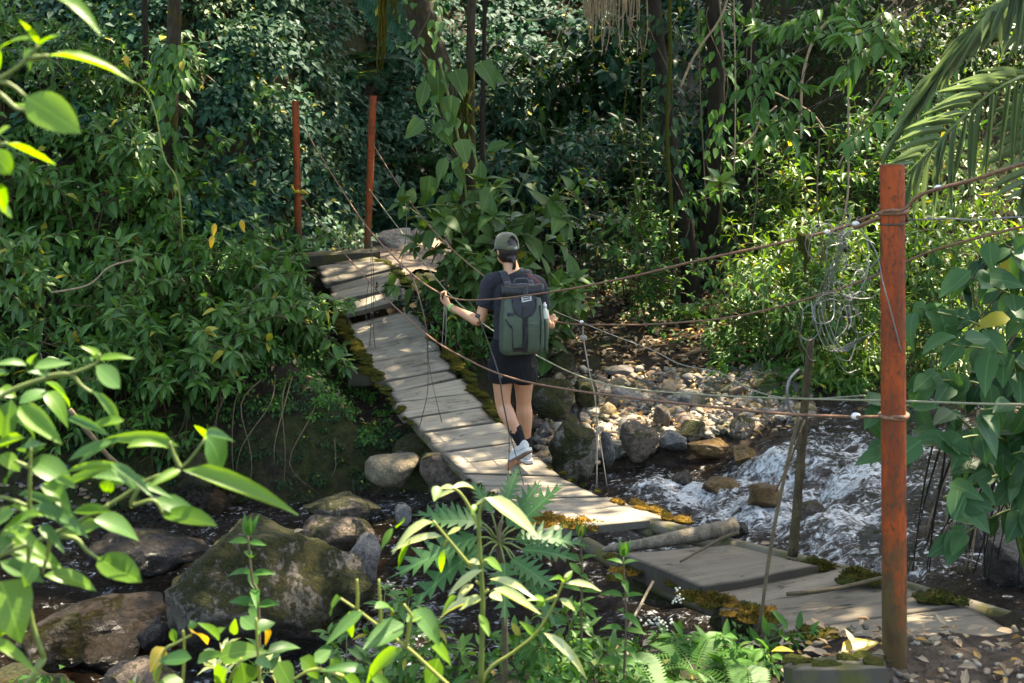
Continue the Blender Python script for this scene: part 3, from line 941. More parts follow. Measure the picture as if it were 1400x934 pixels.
# ------------------------------------------------------------------ rocks
def rock_mesh(name, seed, cuts=9, rough=0.10, sub=3, depth=(0.62, 0.95)):
    rr = random.Random(seed)
    bm = bmesh.new()
    bmesh.ops.create_icosphere(bm, subdivisions=sub, radius=1.0)
    pl = []
    for i in range(cuts):
        z = rr.uniform(-0.6, 1); a = rr.uniform(0, 6.283); q = math.sqrt(max(0, 1 - z * z))
        pl.append((Vector((q * math.cos(a), q * math.sin(a), z)), rr.uniform(*depth)))
    off = Vector((rr.uniform(0, 50), rr.uniform(0, 50), rr.uniform(0, 50)))
    for v in bm.verts:
        p = v.co.copy()
        for n_, d_ in pl:
            e = p.dot(n_) - d_
            if e > 0: p -= n_ * (e * 0.97)
        q = p * 1.7 + off
        p *= 1 + rough * noise.fractal(q, 0.8, 2.0, 5) - rough * 0.55 * abs(noise.noise(p * 4 + off)) + rough * 0.25 * noise.noise(p * 11 + off)
        v.co = p
    me = bpy.data.meshes.new(name)
    bm.to_mesh(me); bm.free()
    me.polygons.foreach_set('use_smooth', [True] * len(me.polygons))
    return me

def rock(name, label, c, s, mat, seed=1, rz=0.0, tilt=(0, 0), group=None, cat='rock', cuts=14, rough=0.13, sub=4, depth=(0.52, 0.88)):
    me = rock_mesh(name, seed, cuts, rough, sub, depth)
    M = Matrix.Translation(Vector(c)) @ Matrix.Rotation(rz, 4, 'Z') @ Matrix.Rotation(tilt[0], 4, 'X') @ Matrix.Rotation(tilt[1], 4, 'Y') @ Matrix.Diagonal((s[0], s[1], s[2], 1))
    return tag(put(name, me, MAT[mat], None, M), label, cat, group)

# big boulder and the rocks round it (left half of the stream)
rock('boulder', 'largest boulder in the stream, mossy brown and grey with a sloping flat top', P(360, 812, 8.0), (0.68, 0.56, 0.56), 'rock', 24, 0.25, (0.10, 0.16), cuts=9, rough=0.10, sub=5, depth=(0.60, 0.88))
rock('rock', 'flat topped grey brown rock just behind the pointed grey rock', P(474, 728, 8.9), (0.31, 0.25, 0.17), 'rock_red', 5, 0.2)
rock('rock', 'upright pointed grey rock with wrinkled bare faces beside the big boulder', P(494, 764, 8.45), (0.165, 0.16, 0.22), 'rock_bare', 9, 0.5, (0.1, 0.35), cuts=12, rough=0.14, sub=4, depth=(0.5, 0.85))
rock('rock', 'long flat brown rock barely above the water behind the flat topped rock', P(468, 696, 9.7), (0.40, 0.3, 0.10), 'rock', 12, 0.1)
rock('rock', 'smooth tan oval rock in the water under the earth bank', P(541, 640, 10.4), (0.27, 0.24, 0.16), 'stone_b', 15, 0.0, rough=0.05)
rock('rock', 'dark mossy rock behind the smooth tan oval rock', P(580, 614, 10.8), (0.26, 0.24, 0.17), 'rock_moss', 17)
rock('rock', 'reddish brown rock under the left edge of the bridge deck', P(610, 648, 10.0), (0.26, 0.25, 0.22), 'rock_red', 19)
rock('rock', 'small round pebble grey rock alone in the dark pool by the bridge', P(551, 703, 9.0), (0.07, 0.07, 0.09), 'rock_bare', 23)
rock('rock', 'wide brown rock sloping out of the water behind the big boulder', P(215, 754, 9.1), (0.50, 0.36, 0.15), 'rock_wet', 25, -0.1)
rock('rock', 'broad dark wet rock left of the big boulder with water sliding over it', P(145, 866, 8.1), (0.56, 0.42, 0.17), 'rock_wet', 27, 0.3, (0.1, -0.15), sub=4)
rock('rock', 'pale grey shoulder of rock at the left edge of the wet rock', P(75, 876, 7.8), (0.30, 0.24, 0.16), 'rock', 29, 0.6)
rock('rock', 'dark mossy rock in the bottom left corner', P(30, 950, 6.9), (0.32, 0.3, 0.22), 'rock_moss', 31, 0.2)
rock('rock', 'low brown rock beside white water at the bottom left', P(196, 935, 7.0), (0.26, 0.24, 0.17), 'rock_red', 33)
rock('rock', 'small dark stone at the foot of the big boulder', P(215, 868, 7.6), (0.12, 0.11, 0.09), 'rock_wet', 35)
rock('rock', 'mossy lump at the foot of the earth bank left of the stream', P(282, 660, 10.6), (0.30, 0.26, 0.30), 'rock_moss', 37, 0.2)
rock('rock', 'rust orange wet stone at the water edge under the mossy lump', P(297, 688, 10.4), (0.10, 0.10, 0.12), 'rock_ochre', 39)
rock('rock', 'greenish mossy rock half hidden beneath the right end of the big boulder', P(470, 805, 8.0), (0.20, 0.2, 0.18), 'rock_moss', 41)
# rapids
rock('rock', 'ochre wet rock standing in the white rapids', P(1042, 680, 9.6), (0.17, 0.15, 0.11), 'rock_ochre', 43)
rock('rock', 'ochre rock at the upper edge of the rapids below the pebbles', P(1020, 626, 10.6), (0.17, 0.15, 0.13), 'rock_ochre', 45)
rock('rock', 'dark purple wet rock behind the wooden pole in the rapids', P(1128, 596, 11.0), (0.24, 0.2, 0.14), 'rock_wet', 47)
rock('rock', 'long dark wet ledge across the rapids right of the wooden pole', P(1160, 672, 10.0), (0.36, 0.18, 0.10), 'rock_wet', 49)
rock('rock', 'dark wet rock right of the near orange post', P(1345, 740, 8.3), (0.24, 0.2, 0.16), 'rock_wet', 51)
rock('rock', 'orange brown rock in the water just right of the near orange post', P(1272, 735, 8.9), (0.20, 0.16, 0.10), 'rock_ochre', 53)
rock('rock', 'black wet boulder at the right edge of the photo above the slabs', P(1392, 770, 7.7), (0.24, 0.2, 0.2), 'rock_wet', 55)
for k, (px, py, Y, s, m) in enumerate(RAP):
    if m:
        rock('rock', ['dark wet rock upstream of the ochre rock in the rapids', 'dark wet rock in the white water behind the wooden pole, under the near bush', 'dark wet rock in the rapids just left of the near post', 'small ochre rock at the left side of the rapids', 'dark wet rock in the white water right of the foot of the wooden pole',
                      'dark wet stone at the left end of the rapids near the pebbles', 'low dark rock in the rapids nearest the slabs', 'dark rock in the stream right behind the near post', '', 'small ochre stone in the riffle beside the deck edge', 'small dark stone in front of the ochre rock in the rapids'][k],
             (P(px, py, Y).x, Y, float(Wlev(np.array([P(px, py, Y).x]))[0]) + .03), (s * 1.3, s, s * .75), m, 400 + k, k * .9)
# pebble bank rocks
for k, (px, py, Y, s, m, lab) in enumerate([
    (785, 612, 10.6, (0.27, 0.22, 0.33), 'rock', 'large angular pale rock with moss patches right beside the deck'),
    (868, 600, 10.9, (0.21, 0.20, 0.20), 'rock_red', 'square brown rock with a mossy front at the water edge of the pebbles'),
    (752, 540, 12.0, (0.26, 0.24, 0.25), 'rock_moss', 'round green mossy rock right of the walker'),
    (800, 542, 12.1, (0.16, 0.16, 0.16), 'rock_moss', 'smaller dark mossy rock right of the round mossy one'),
    (770, 500, 13.0, (0.20, 0.2, 0.15), 'rock_moss', 'mossy rock behind the backpack bottle'),
    (850, 470, 14.2, (0.30, 0.25, 0.16), 'rock', 'half buried grey rock on the leaf strewn floor'),
    (905, 505, 13.3, (0.34, 0.3, 0.13), 'rock_moss', 'low wide moss mound on the leafy floor'),
    (940, 522, 12.8, (0.30, 0.26, 0.12), 'rock_moss', 'moss mound with yellow leaves just above the pebbles'),
    (905, 572, 11.5, (0.10, 0.12, 0.15), 'rock_red', 'upright brown wedge of rock among the pebbles'),
    (855, 540, 12.2, (0.17, 0.14, 0.09), 'rock_bare', 'pale grey slab of rock at the back of the pebbles'),
    (1010, 585, 11.3, (0.16, 0.15, 0.13), 'rock', 'rounded grey rock at the right end of the pebbles'),
    (945, 590, 11.2, (0.24, 0.16, 0.11), 'rock', 'long tan flat rock lying along the water edge'),
    (920, 602, 11.0, (0.22, 0.12, 0.10), 'rock_bare', 'grey ribbed rock lying at the water edge'),
    (970, 612, 10.9, (0.22, 0.15, 0.09), 'rock_ochre', 'brown wet slab just above the white water'),
    (1065, 590, 11.3, (0.13, 0.12, 0.15), 'rock_wet', 'dark upright wet rock at the end of the pebbles'),
    (830, 610, 10.75, (0.07, 0.09, 0.17), 'rock_bare', 'slanting thin grey rock between the two largest pebble bank rocks'),
    (1090, 505, 13.2, (0.26, 0.2, 0.15), 'rock_moss', 'mossy rock behind the wooden pole'),
    (950, 430, 15.6, (0.30, 0.25, 0.2), 'rock_moss', 'dark mossy rock in the shade under the trees'),
]):
    rock('rock', lab, P(px, py, Y), s, m, 60 + k, k * 0.7, cuts=15)
# pale rocks by the far end
rock('rock', 'pale boulder with a dark undercut right of the far right post', P(541, 330, 16.6), (0.36, 0.28, 0.20), 'rock_pale', 91, 0.2)
rock('rock', 'pale boulder on the path furthest from the bridge end', P(590, 324, 17.0), (0.36, 0.28, 0.22), 'rock_pale', 93, 0.6)
rock('rock', 'dark grey rock against the mossy right edge of the bridge end', P(560, 392, 14.2), (0.16, 0.15, 0.13), 'rock', 95)
rock('rock', 'small black rock on the moss at the bridge end', P(543, 366, 14.5), (0.09, 0.08, 0.06), 'rock_wet', 97)

# countable stones of the pebble bank (shared meshes), the finest gravel is one joined part of the ground
pm = {}
for m in ('stone', 'stone_b', 'rock_bare', 'rock_wet'):
    pm[m] = [rock_mesh('river_stone', 200 + i + 10 * len(m), (9, 9, 8, 10)[len(pm)], 0.08, 3, ((.5, .85), (.40, .66), (.34, .7), (.42, .72))[len(pm)]) for i in range(4)]
    for q in pm[m]: q.materials.append(MAT['pebble'])
SLAB = {'stone': 'river stone of the pebble bank right of the walker, rounded', 'stone_b': 'river stone of the pebble bank right of the walker, blocky',
        'rock_bare': 'river stone of the pebble bank right of the walker, wedge shaped', 'rock_wet': 'river stone of the pebble bank right of the walker, flattish'}
def bank_pts(n, lo=0.0, pw=1.0):
    out = []
    while len(out) < n:
        px, py = R.uniform(735, 1110), R.uniform(505, 655)
        top = 530 - 25 * ((px - 735) / 375) + R.uniform(-28, 12)
        bot = 650 - 75 * max(0, (px - 800) / 310) ** 0.6
        if not top < py < bot: continue
        z = -0.95
        for _ in range(6):
            q = PZ(px, py, z); z = 0.5 * z + 0.5 * tz(q.x, q.y)
        q = PZ(px, py, z)
        out.append(q)
    return out
for q in bank_pts(290):
    m = R.choices(['stone', 'stone_b', 'rock_bare', 'rock_wet'], [5, 2.5, 2.5, 1.6])[0]
    s = R.choice([0.045, 0.05, 0.055, 0.06, 0.07, 0.085, 0.105, 0.13])
    M = Matrix.Translation(Vector((q.x, q.y, tz(q.x, q.y) + s * R.uniform(0.0, 0.38)))) @ Matrix.Rotation(R.uniform(0, 6.3), 4, 'Z') @ Matrix.Rotation(R.uniform(-.4, .4), 4, 'X') @ Matrix.Diagonal((s * R.uniform(0.9, 1.6), s * R.uniform(0.8, 1.1), s * R.uniform(0.5, 0.9), 1))
    tag(put('river_stone', pm[m][R.randrange(4)], None, None, M), SLAB[m], 'stone', 'stones of the pebble bank, ' + m.replace('_', ' '))
gs = []
for q in bank_pts(1300):
    s = R.uniform(0.03, 0.07)
    gs.append(Matrix.Translation(Vector((q.x, q.y, tz(q.x, q.y) + s * R.uniform(.1, .45)))) @ Matrix.Rotation(R.uniform(0, 6.3), 4, 'Z') @ Matrix.Rotation(R.uniform(-.4, .4), 4, 'X') @ Matrix.Diagonal((s * R.uniform(.9, 1.6), s, s * R.uniform(.5, .9), 1)))
for q in bank_pts(1500):
    s = R.uniform(0.012, 0.035)
    gs.append(Matrix.Translation(Vector((q.x, q.y, tz(q.x, q.y) + s * 0.3))) @ Matrix.Rotation(R.uniform(0, 6.3), 4, 'Z') @ Matrix.Diagonal((s * 1.3, s, s * 0.7, 1)))
for i in range(500):      # little beach at the left water edge
    x, y = R.uniform(-4.6, -2.6), R.uniform(10.3, 10.9)
    s = R.uniform(0.012, 0.04)
    gs.append(Matrix.Translation(Vector((x, y, tz(x, y) + s * 0.3))) @ Matrix.Rotation(R.uniform(0, 6.3), 4, 'Z') @ Matrix.Diagonal((s * 1.3, s, s * 0.7, 1)))
for i in range(500):      # by the near post
    x, y = R.uniform(1.2, 3.2), R.uniform(3.6, 5.1)
    s = R.uniform(0.006, 0.018)
    gs.append(Matrix.Translation(Vector((x, y, tz(x, y) + 0.015 + s * 0.3))) @ Matrix.Rotation(R.uniform(0, 6.3), 4, 'Z') @ Matrix.Diagonal((s * 1.3, s, s * 0.7, 1)))
def ico_shape(seed):
    me = rock_mesh('t', seed, 7, 0.06, 2, (0.45, 0.85))
    v = np.array([tuple(x.co) for x in me.vertices]); f = [tuple(p.vertices) for p in me.polygons]
    bpy.data.meshes.remove(me)
    return v, f, np.zeros((len(v), 2))
tag(batch('gravel', gs, [ico_shape(i) for i in (1, 2, 3)], MAT['pebble']), kind='stuff')

# ------------------------------------------------------------------ footbridge
zLy = [4.9, 5.25, 6.86, 7.95, 9.3, 10.17, 10.76, 11.69, 12.78, 13.58, 14.3, 15.3]
zLz = [-.13, -.17, -.43, -.65, -.76, -.77, -.75, -.62, -.43, -.19, -.03, .0]
zRy = [5.4, 5.72, 6.2, 6.59, 7.26, 7.62, 8.68, 9.49, 11.14, 11.83, 12.72, 13.63, 14.06, 15.6]
zRz = [-.19, -.17, -.26, -.345, -.44, -.53, -.70, -.79, -.70, -.57, -.41, -.12, -.0, .03]
def XL(Y): return 3.217 - 0.381 * Y
def deckL(Y): return Vector((XL(Y), Y, float(np.interp(Y, zLy, zLz))))
def deckR(Y, w=None):
    w = w if w is not None else float(np.interp(Y, [5, 7.2, 9, 12, 14], [0.92, 0.78, 0.69, 0.69, 0.74]))
    y2 = Y + 0.356 * w
    return Vector((XL(Y) + 0.934 * w, y2, float(np.interp(y2, zRy, zRz))))

bridge = root('footbridge', deckL(9.3), 'sagging wooden plank footbridge with mossy edges crossing the stream', 'bridge')
def plank(A, B, C, D, th, mat, seed, name='plank', nx=12, rough=0.012, warp=0.008, parent=None):
    """top corners near-left, near-right, far-right, far-left"""
    rr = random.Random(seed)
    A, B, C, D = map(Vector, (A, B, C, D))
    L = (B - A).length; Wd = (D - A).length
    nn = (B - A).cross(D - A).normalized()
    ny = 4
    vs, uv, f, rimv = [], [], [], []
    o1, o2 = rr.uniform(0, 90), rr.uniform(0, 90)
    for lay in (0, 1):
        for j in range(ny + 1):
            v = (0, .07, .5, .93, 1)[j] if ny == 4 else j / ny
            for i in range(nx + 1):
                u = i / nx
                uu = u
                if i == 0: uu = noise.noise((v * 3.1, o1, 2)) * rough * 2.2 / L
                if i == nx: uu = 1 + noise.noise((v * 3.3, o1, 7)) * rough * 2.2 / L
                vv = v
                if j == 0: vv = (noise.noise((u * 5, o1, 1)) * rough + 0.004) / Wd
                if j == ny: vv = 1 + (noise.noise((u * 5, o2, 1)) * rough - 0.004) / Wd
                p = (A * (1 - uu) + B * uu) * (1 - vv) + (D * (1 - uu) + C * uu) * vv
                edge = (i in (0, nx)) or (j in (0, ny))
                z = noise.noise((u * 2.5, v * 1.5 + o1, o2)) * warp
                p += nn * (z - (0.006 if edge and lay == 0 else 0) - (th if lay else 0))
                vs.append(p); uv.append((u * L, v * Wd)); rimv.append(1.0 if edge else 0.0)
    k = (nx + 1) * (ny + 1)
    def id(l, i, j): return l * k + j * (nx + 1) + i
    for j in range(ny):
        for i in range(nx):
            f.append((id(0, i, j), id(0, i + 1, j), id(0, i + 1, j + 1), id(0, i, j + 1)))
            f.append((id(1, i, j), id(1, i, j + 1), id(1, i + 1, j + 1), id(1, i + 1, j)))
    for i in range(nx):
        f.append((id(0, i, 0), id(1, i, 0), id(1, i + 1, 0), id(0, i + 1, 0)))
        f.append((id(0, i, ny), id(0, i + 1, ny), id(1, i + 1, ny), id(1, i, ny)))
    for j in range(ny):
        f.append((id(0, 0, j), id(0, 0, j + 1), id(1, 0, j + 1), id(1, 0, j)))
        f.append((id(0, nx, j), id(1, nx, j), id(1, nx, j + 1), id(0, nx, j + 1)))
    me = bpy.data.meshes.new(name)
    me.from_pydata(vs, [], f)
    ul = me.uv_layers.new(name='UVMap')
    for lp in me.loops:
        q = uv[lp.vertex_index]
        ul.data[lp.index].uv = q
    me.materials.append(MAT[mat])
    ra = me.attributes.new('rim', 'FLOAT', 'POINT')
    ra.data.foreach_set('value', rimv)
    # flat faces with smooth top
    me.polygons.foreach_set('use_smooth', [abs(p.normal.dot(nn)) > 0.8 for p in me.polygons])
    me.update()
    return put(name, me, None, parent or bridge)

cuts = [14.42, 14.2, 13.98, 13.76, 13.54, 13.32, 13.08]
for i in range(len(cuts) - 1):
    a, b = cuts[i + 1] + 0.016, cuts[i]
    jl = R.uniform(-0.05, 0.05)
    dz = Vector((0, 0, R.uniform(-0.012, 0.012)))
    plank(deckL(a) + Vector((jl, 0, 0)) + dz, deckR(a) + Vector((jl * .5, 0, 0)) + dz, deckR(b) + dz, deckL(b) + Vector((jl, 0, 0)) + dz, 0.05, 'plank', 300 + i)
cuts = [12.98, 12.08, 11.62, 11.42, 11.12, 10.80, 10.44, 10.20, 9.95, 9.62, 9.22, 8.92, 8.55, 8.18, 7.74]
for i in range(len(cuts) - 1):
    a, b = cuts[i + 1] + R.uniform(0.008, 0.018), cuts[i]
    dz = Vector((0, 0, -0.045 + R.uniform(-0.008, 0.008)))
    sk = R.uniform(-0.05, 0.05) + (0.16 if i >= 9 else 0.0)      # slight skew
    e0, e1 = R.uniform(-0.035, 0.05), R.uniform(-0.035, 0.05)
    pv = cuts and sk
    if i == 0: prev = 0.0
    A = deckL(a + sk) - Vector((e0, 0, 0)); B = deckR(a - sk * 0.3) + Vector((e1, 0, 0)); C = deckR(b - prev * 0.3) + Vector((e1, 0, 0)); D = deckL(b + prev) - Vector((e0, 0, 0))
    prev = sk
    plank(A + dz, B + dz, C + dz, D + dz, 0.05, 'plank', 330 + i)
# stepped slabs at the near end, each lying over the edge of the next lower one
for k, (q, z, th) in enumerate([
    (((962, 803), (1122, 772), (1003, 743), (846, 756)), (-.375, -.35, -.40, -.40), 0.11),
    (((985, 838), (1192, 789), (1128, 767), (948, 808)), (-.37, -.33, -.43, -.44), 0.08),
    (((1066, 865), (1312, 826), (1212, 792), (1020, 824)), (-.27, -.24, -.36, -.36), 0.10),
    (((1118, 889), (1398, 868), (1318, 826), (1092, 858)), (-.165, -.15, -.27, -.27), 0.09)]):
    c = [PZ(px, py, z[i]) for i, (px, py) in enumerate(q)]
    plank(*c, th, 'slab', 360 + k, 'slab', 14, 0.02, 0.006)
# big cross beam over the far end, sill under the near slabs
plank(deckL(14.62) + Vector((-0.22, -.05, .06)), deckR(14.6) + Vector((0.08, 0, .05)), deckR(14.86) + Vector((0.10, 0, .055)), deckL(14.88) + Vector((-0.2, 0, .06)), 0.13, 'beam', 380, 'cross_beam')
plank(deckL(14.42) + Vector((0.25, 0, .0)), deckR(14.42) + Vector((0, 0, 0)), deckR(14.58) + Vector((0, 0, .0)), deckL(14.58) + Vector((0.25, 0, .0)), 0.05, 'beam', 381, 'plank')
# stringers under the deck
for w in (0.06, 0.6):
    pts = [deckL(y) * (1 - w / 0.69) + deckR(y) * (w / 0.69) + Vector((0, 0, -0.125)) for y in np.arange(7.7, 14.8, 0.5)]
    MB().tube(pts, 0.032, 6).build('stringer', MAT['beam'], bridge)
pts = [PZ(px, py, z) for px, py, z in ((1130, 880, -.36), (1000, 838, -.46), (900, 800, -.53), (800, 745, -.72))]
MB().tube(crv(pts, 3), 0.05, 6).build('stringer', MAT['beam'], bridge)
pts = [PZ(px, py, z) for px, py, z in ((1380, 850, -.36), (1180, 792, -.44), (1000, 748, -.55), (880, 715, -.70))]
MB().tube(crv(pts, 3), 0.05, 6).build('stringer', MAT['beam'], bridge)
# moss cushions along the edges
def blob_shape(seed, sub=3, rough=0.45, cut=-0.35):
    rr = random.Random(seed)
    bm = bmesh.new()
    bmesh.ops.create_icosphere(bm, subdivisions=sub, radius=1)
    off = Vector((rr.uniform(0, 99), rr.uniform(0, 99), 0))
    for v in bm.verts:
        p = v.co
        k = 1 + rough * noise.fractal(p * 1.6 + off, 0.8, 2.1, 4) + 0.10 * noise.noise(p * 9 + off)
        v.co = p * k
    me = bpy.data.meshes.new('moss_cushion')
    bm.to_mesh(me); bm.free()
    me.polygons.foreach_set('use_smooth', [True] * len(me.polygons))
    return me
mm = {m: [blob_shape(i + 7 * len(m)) for i in range(4)] for m in ('moss', 'moss_g', 'moss_o')}
for m in mm:
    for q in mm[m]: q.materials.append(MAT[m])
FUZZ = []
def cushion(p, sx, sy, sz, m='moss', rz=-0.35, parent=None):
    p = Vector(p)
    for _ in range(70):
        d = rnd_unit(); d.z = abs(d.z)
        q = p + Vector((d.x * sx, d.y * sy, d.z * sz)) * R.uniform(.85, 1.1)
        l = R.uniform(.008, .02)
        FUZZ.append((m, leaf_M(q, d + rnd_unit() * .8 + UP * .3, rnd_unit() + Vector((0, -.3, .5)), l, l * .35)))
    M = Matrix.Translation(Vector(p)) @ Matrix.Rotation(rz, 4, 'Z') @ Matrix.Diagonal((sx, sy, sz, 1))
    return put('moss_cushion', mm[m][R.randrange(4)], None, parent or bridge, M)
def edge_moss(side, y0, y1, n, s0, s1, ms, out):
    for k in range(n):
        Y = y0 + (y1 - y0) * (k + R.uniform(-.4, .4)) / n
        p = (deckL(Y) if side < 0 else deckR(Y)) + Vector((R.uniform(-.03, .05) * side + out, 0, R.uniform(-.055, -.03)))
        s = R.uniform(s0, s1) * R.choice([.5, .7, .85, .95])
        cushion(p, s * R.uniform(.6, 1.1), s * R.uniform(.9, 2.1), s * R.uniform(.28, .5), R.choice(ms), R.uniform(0, 1))
edge_moss(-1, 13.5, 13.0, 9, .05, .11, ['moss', 'moss_g', 'moss_g'], 0)
edge_moss(-1, 12.95, 11.75, 34, .045, .10, ['moss', 'moss', 'moss_g'], -.04)
edge_moss(-1, 11.7, 10.6, 13, .025, .06, ['moss', 'moss_g'], -.03)
edge_moss(-1, 9.2, 8.4, 7, .02, .05, ['moss', 'moss_g'], 0)
edge_moss(1, 14.4, 13.5, 18, .06, .13, ['moss', 'moss_g', 'moss_g'], 0)
edge_moss(1, 13.3, 12.2, 10, .03, .07, ['moss_g', 'moss'], .03)
edge_moss(1, 12.0, 10.4, 36, .04, .09, ['moss', 'moss', 'moss_g'], .05)
edge_moss(1, 9.3, 8.5, 6, .02, .05, ['moss_g', 'moss'], 0)
edge_moss(1, 8.3, 7.55, 12, .03, .07, ['moss_o', 'moss', 'moss_o'], .02)
# moss films on the decking, clustered round a few spots
for px, py, z, n, sp, ms in ((752, 708, -.675, 11, .08, ['moss_o']), (790, 716, -.66, 7, .07, ['moss_o', 'moss']), (890, 775, -.44, 9, .10, ['moss_o', 'moss']), (935, 792, -.43, 6, .05, ['moss', 'moss_g']), (968, 818, -.365, 9, .07, ['moss_o', 'moss']),
                             (1040, 838, -.29, 8, .06, ['moss_o', 'moss', 'moss_g']), (1105, 868, -.20, 5, .05, ['moss_g', 'moss']), (1112, 771, -.375, 5, .05, ['moss', 'moss_g']), (1175, 787, -.30, 6, .06, ['moss', 'moss_g']), (1290, 818, -.235, 4, .05, ['moss_g'])):
    for k in range(int(n * 2.4)):
        c = PZ(px, py, z)
        s = R.uniform(.018, .05)
        cushion(c + Vector((R.gauss(0, sp), R.gauss(0, sp * .7), -.006)), s * R.uniform(.9, 1.4), s, s * R.uniform(.12, .3), R.choice(ms), R.uniform(-.8, .8))
for m_ in ('moss', 'moss_g', 'moss_o'):
    batch('moss_fuzz', [q for k, q in FUZZ if k == m_], [leaf_shape('lance', 2, .2, .2, 0, 0)], MAT[m_], bridge, 'stuff')
# end grain stones under the slab ends
rock('rock', 'brown mossy stone propping the left end of the second slab', PZ(1010, 850, -.46), (0.20, 0.13, 0.10), 'rock_moss', 101, 0.2)
rock('rock', 'brown mossy stone propping the left end of the third slab', PZ(1075, 878, -.36), (0.19, 0.13, 0.10), 'rock_moss', 103, 0.1)
rock('rock', 'brown stone propping the left end of the lowest slab', PZ(905, 800, -.58), (0.26, 0.14, 0.11), 'rock_moss', 105, -0.4)

# log wedged in the gap between deck and slabs, thin branches on top of it
lg = MB()
pts = crv([PZ(822, 752, -.50), PZ(880, 744, -.47), PZ(940, 733, -.46), PZ(985, 724, -.45), PZ(1008, 718, -.44)], 4)
rad = [0.010, 0.018, 0.024, 0.028, 0.032, 0.035, 0.037, 0.039, 0.041, 0.043, 0.045, 0.047, 0.046, 0.043, 0.047, 0.050, 0.024]
lg.tube(pts, rad, 12, jit=0.07)
me = lg.mesh('log')
tag(put('log', me, MAT['log']), 'bleached barkless log lying in the gap between the deck and the slabs', 'log')
tag(MB().tube(crv([PZ(930, 768, -.36), PZ(965, 748, -.36), PZ(990, 735, -.33), PZ(1010, 728, -.31)], 4), taper(.006, .012, 13), 5).build('twig', MAT['stem_b']), 'thin dark twig lying on the lowest slab', 'twig')
tag(MB().tube(crv([PZ(1075, 812, -.26), PZ(1140, 805, -.24), PZ(1205, 790, -.235)], 4), 0.010, 5).build('twig', MAT['stem_b']), 'dark stick lying along the joint of the upper slabs', 'stick')

# board standing under the left edge, and stump post by the far left post
hb = plank(P(474, 553, 12.4), P(505, 556, 12.4), P(507, 497, 12.45), P(472, 497, 12.45), 0.03, 'plank', 390, 'prop_board', 6, 0.02, 0.0)
MB().tube(crv([P(397, 350, 14.6), P(399, 375, 14.6), P(401, 402, 14.55)], 3), [.09, .095, .1, .1, .1, .11, .11], 8, jit=.1).build('prop_post', MAT['beam'], bridge)
# mossy timber block at the foot of the near post
bl = plank(P(1080, 915, 4.15), P(1206, 912, 4.12), P(1200, 893, 4.42), P(1078, 901, 4.45), 0.30, 'beam', 395, 'timber_block', 8, 0.02, 0.006)
bl.parent = None; bl.matrix_parent_inverse = Matrix.Identity(4)
tag(bl, 'greenish timber block in the ground at the foot of the near orange post', 'timber')

for px, py, Y in ((1085, 903, 4.4), (1100, 906, 4.3), (1180, 898, 4.35), (1195, 905, 4.2), (1130, 911, 4.2), (1160, 902, 4.3)):
    o = cushion(P(px, py, Y), R.uniform(.025, .05), R.uniform(.025, .04), .012, 'moss_g', R.uniform(0, 3), bl)
# ------------------------------------------------------------------ posts
def post(top, foot, r, label, n=20):
    mb = MB()
    mb.tube([Vector(foot) - Vector((0, 0, .25)), foot, Vector(foot) * .5 + Vector(top) * .5, top], r, n, cap=False)
    mb.tube([Vector(top) - Vector((0, 0, 0.12)), Vector(top) + Vector((0, 0, .0005))], r * 0.86, n, cap=False)
    # rim
    T = Vector(top); b = len(mb.v)
    ring = []
    for rr_ in (r, r * .86):
        for k in range(n):
            a = 2 * math.pi * k / n
            ring.append(T + Vector((math.cos(a) * rr_, math.sin(a) * rr_, .001)))
    mb.add(ring, [(k, (k + 1) % n, n + (k + 1) % n, n + k) for k in range(n)])
    mb.add([T + Vector((math.cos(2 * math.pi * k / n) * r * .86, math.sin(2 * math.pi * k / n) * r * .86, -.02)) for k in range(n)], [tuple(range(n))])
    me = mb.mesh('steel_post')
    o = tag(put('steel_post', me, MAT['paint']), label, 'post', 'orange steel posts of the footbridge')
    for p in me.polygons: p.use_smooth = len(p.vertices) == 4
    return o
post(P(1220, 226, 4.68), P(1223, 905, 4.68), 0.0455, 'thick rusty orange steel pipe post standing nearest the camera')
p2 = post(P(404, 138, 15.04), P(409, 362, 15.04), 0.043, 'left one of the two far rusty orange pipe posts, tied with yellow tape')
post(P(510, 131, 15.3), P(502, 348, 15.3), 0.043, 'right one of the two far rusty orange pipe posts, beside the pale boulders')
post(Vector((2.40, 5.0, 1.85)), Vector((2.40, 5.0, -0.05)), 0.0455, 'rusty orange steel pipe post standing right of the slabs outside the photo')
# yellow tape
yt = root('tape', P(409, 262, 15.0), 'yellow tape tied round the far left post', 'tape')
mb = MB(); c = P(408, 262, 15.04)
mb.tube([c + Vector((math.cos(a) * .05, math.sin(a) * .05, 0.01 * math.sin(3 * a))) for a in np.linspace(0, 6.28, 14)], [.018] * 14, 6)
mb.build('band', MAT['yellow'], yt)
MB().tube([c + Vector((.03, -.045, 0)), c + Vector((.08, -.06, .01)), c + Vector((.13, -.05, -.03))], [.012, .02, .008], 5).build('loose_end', MAT['yellow'], yt)
MB().tube([c + Vector((-.03, -.045, 0)), c + Vector((-.06, -.06, .05)), c + Vector((-.075, -.05, .09))], [.012, .018, .01], 5).build('loose_end', MAT['yellow'], yt)

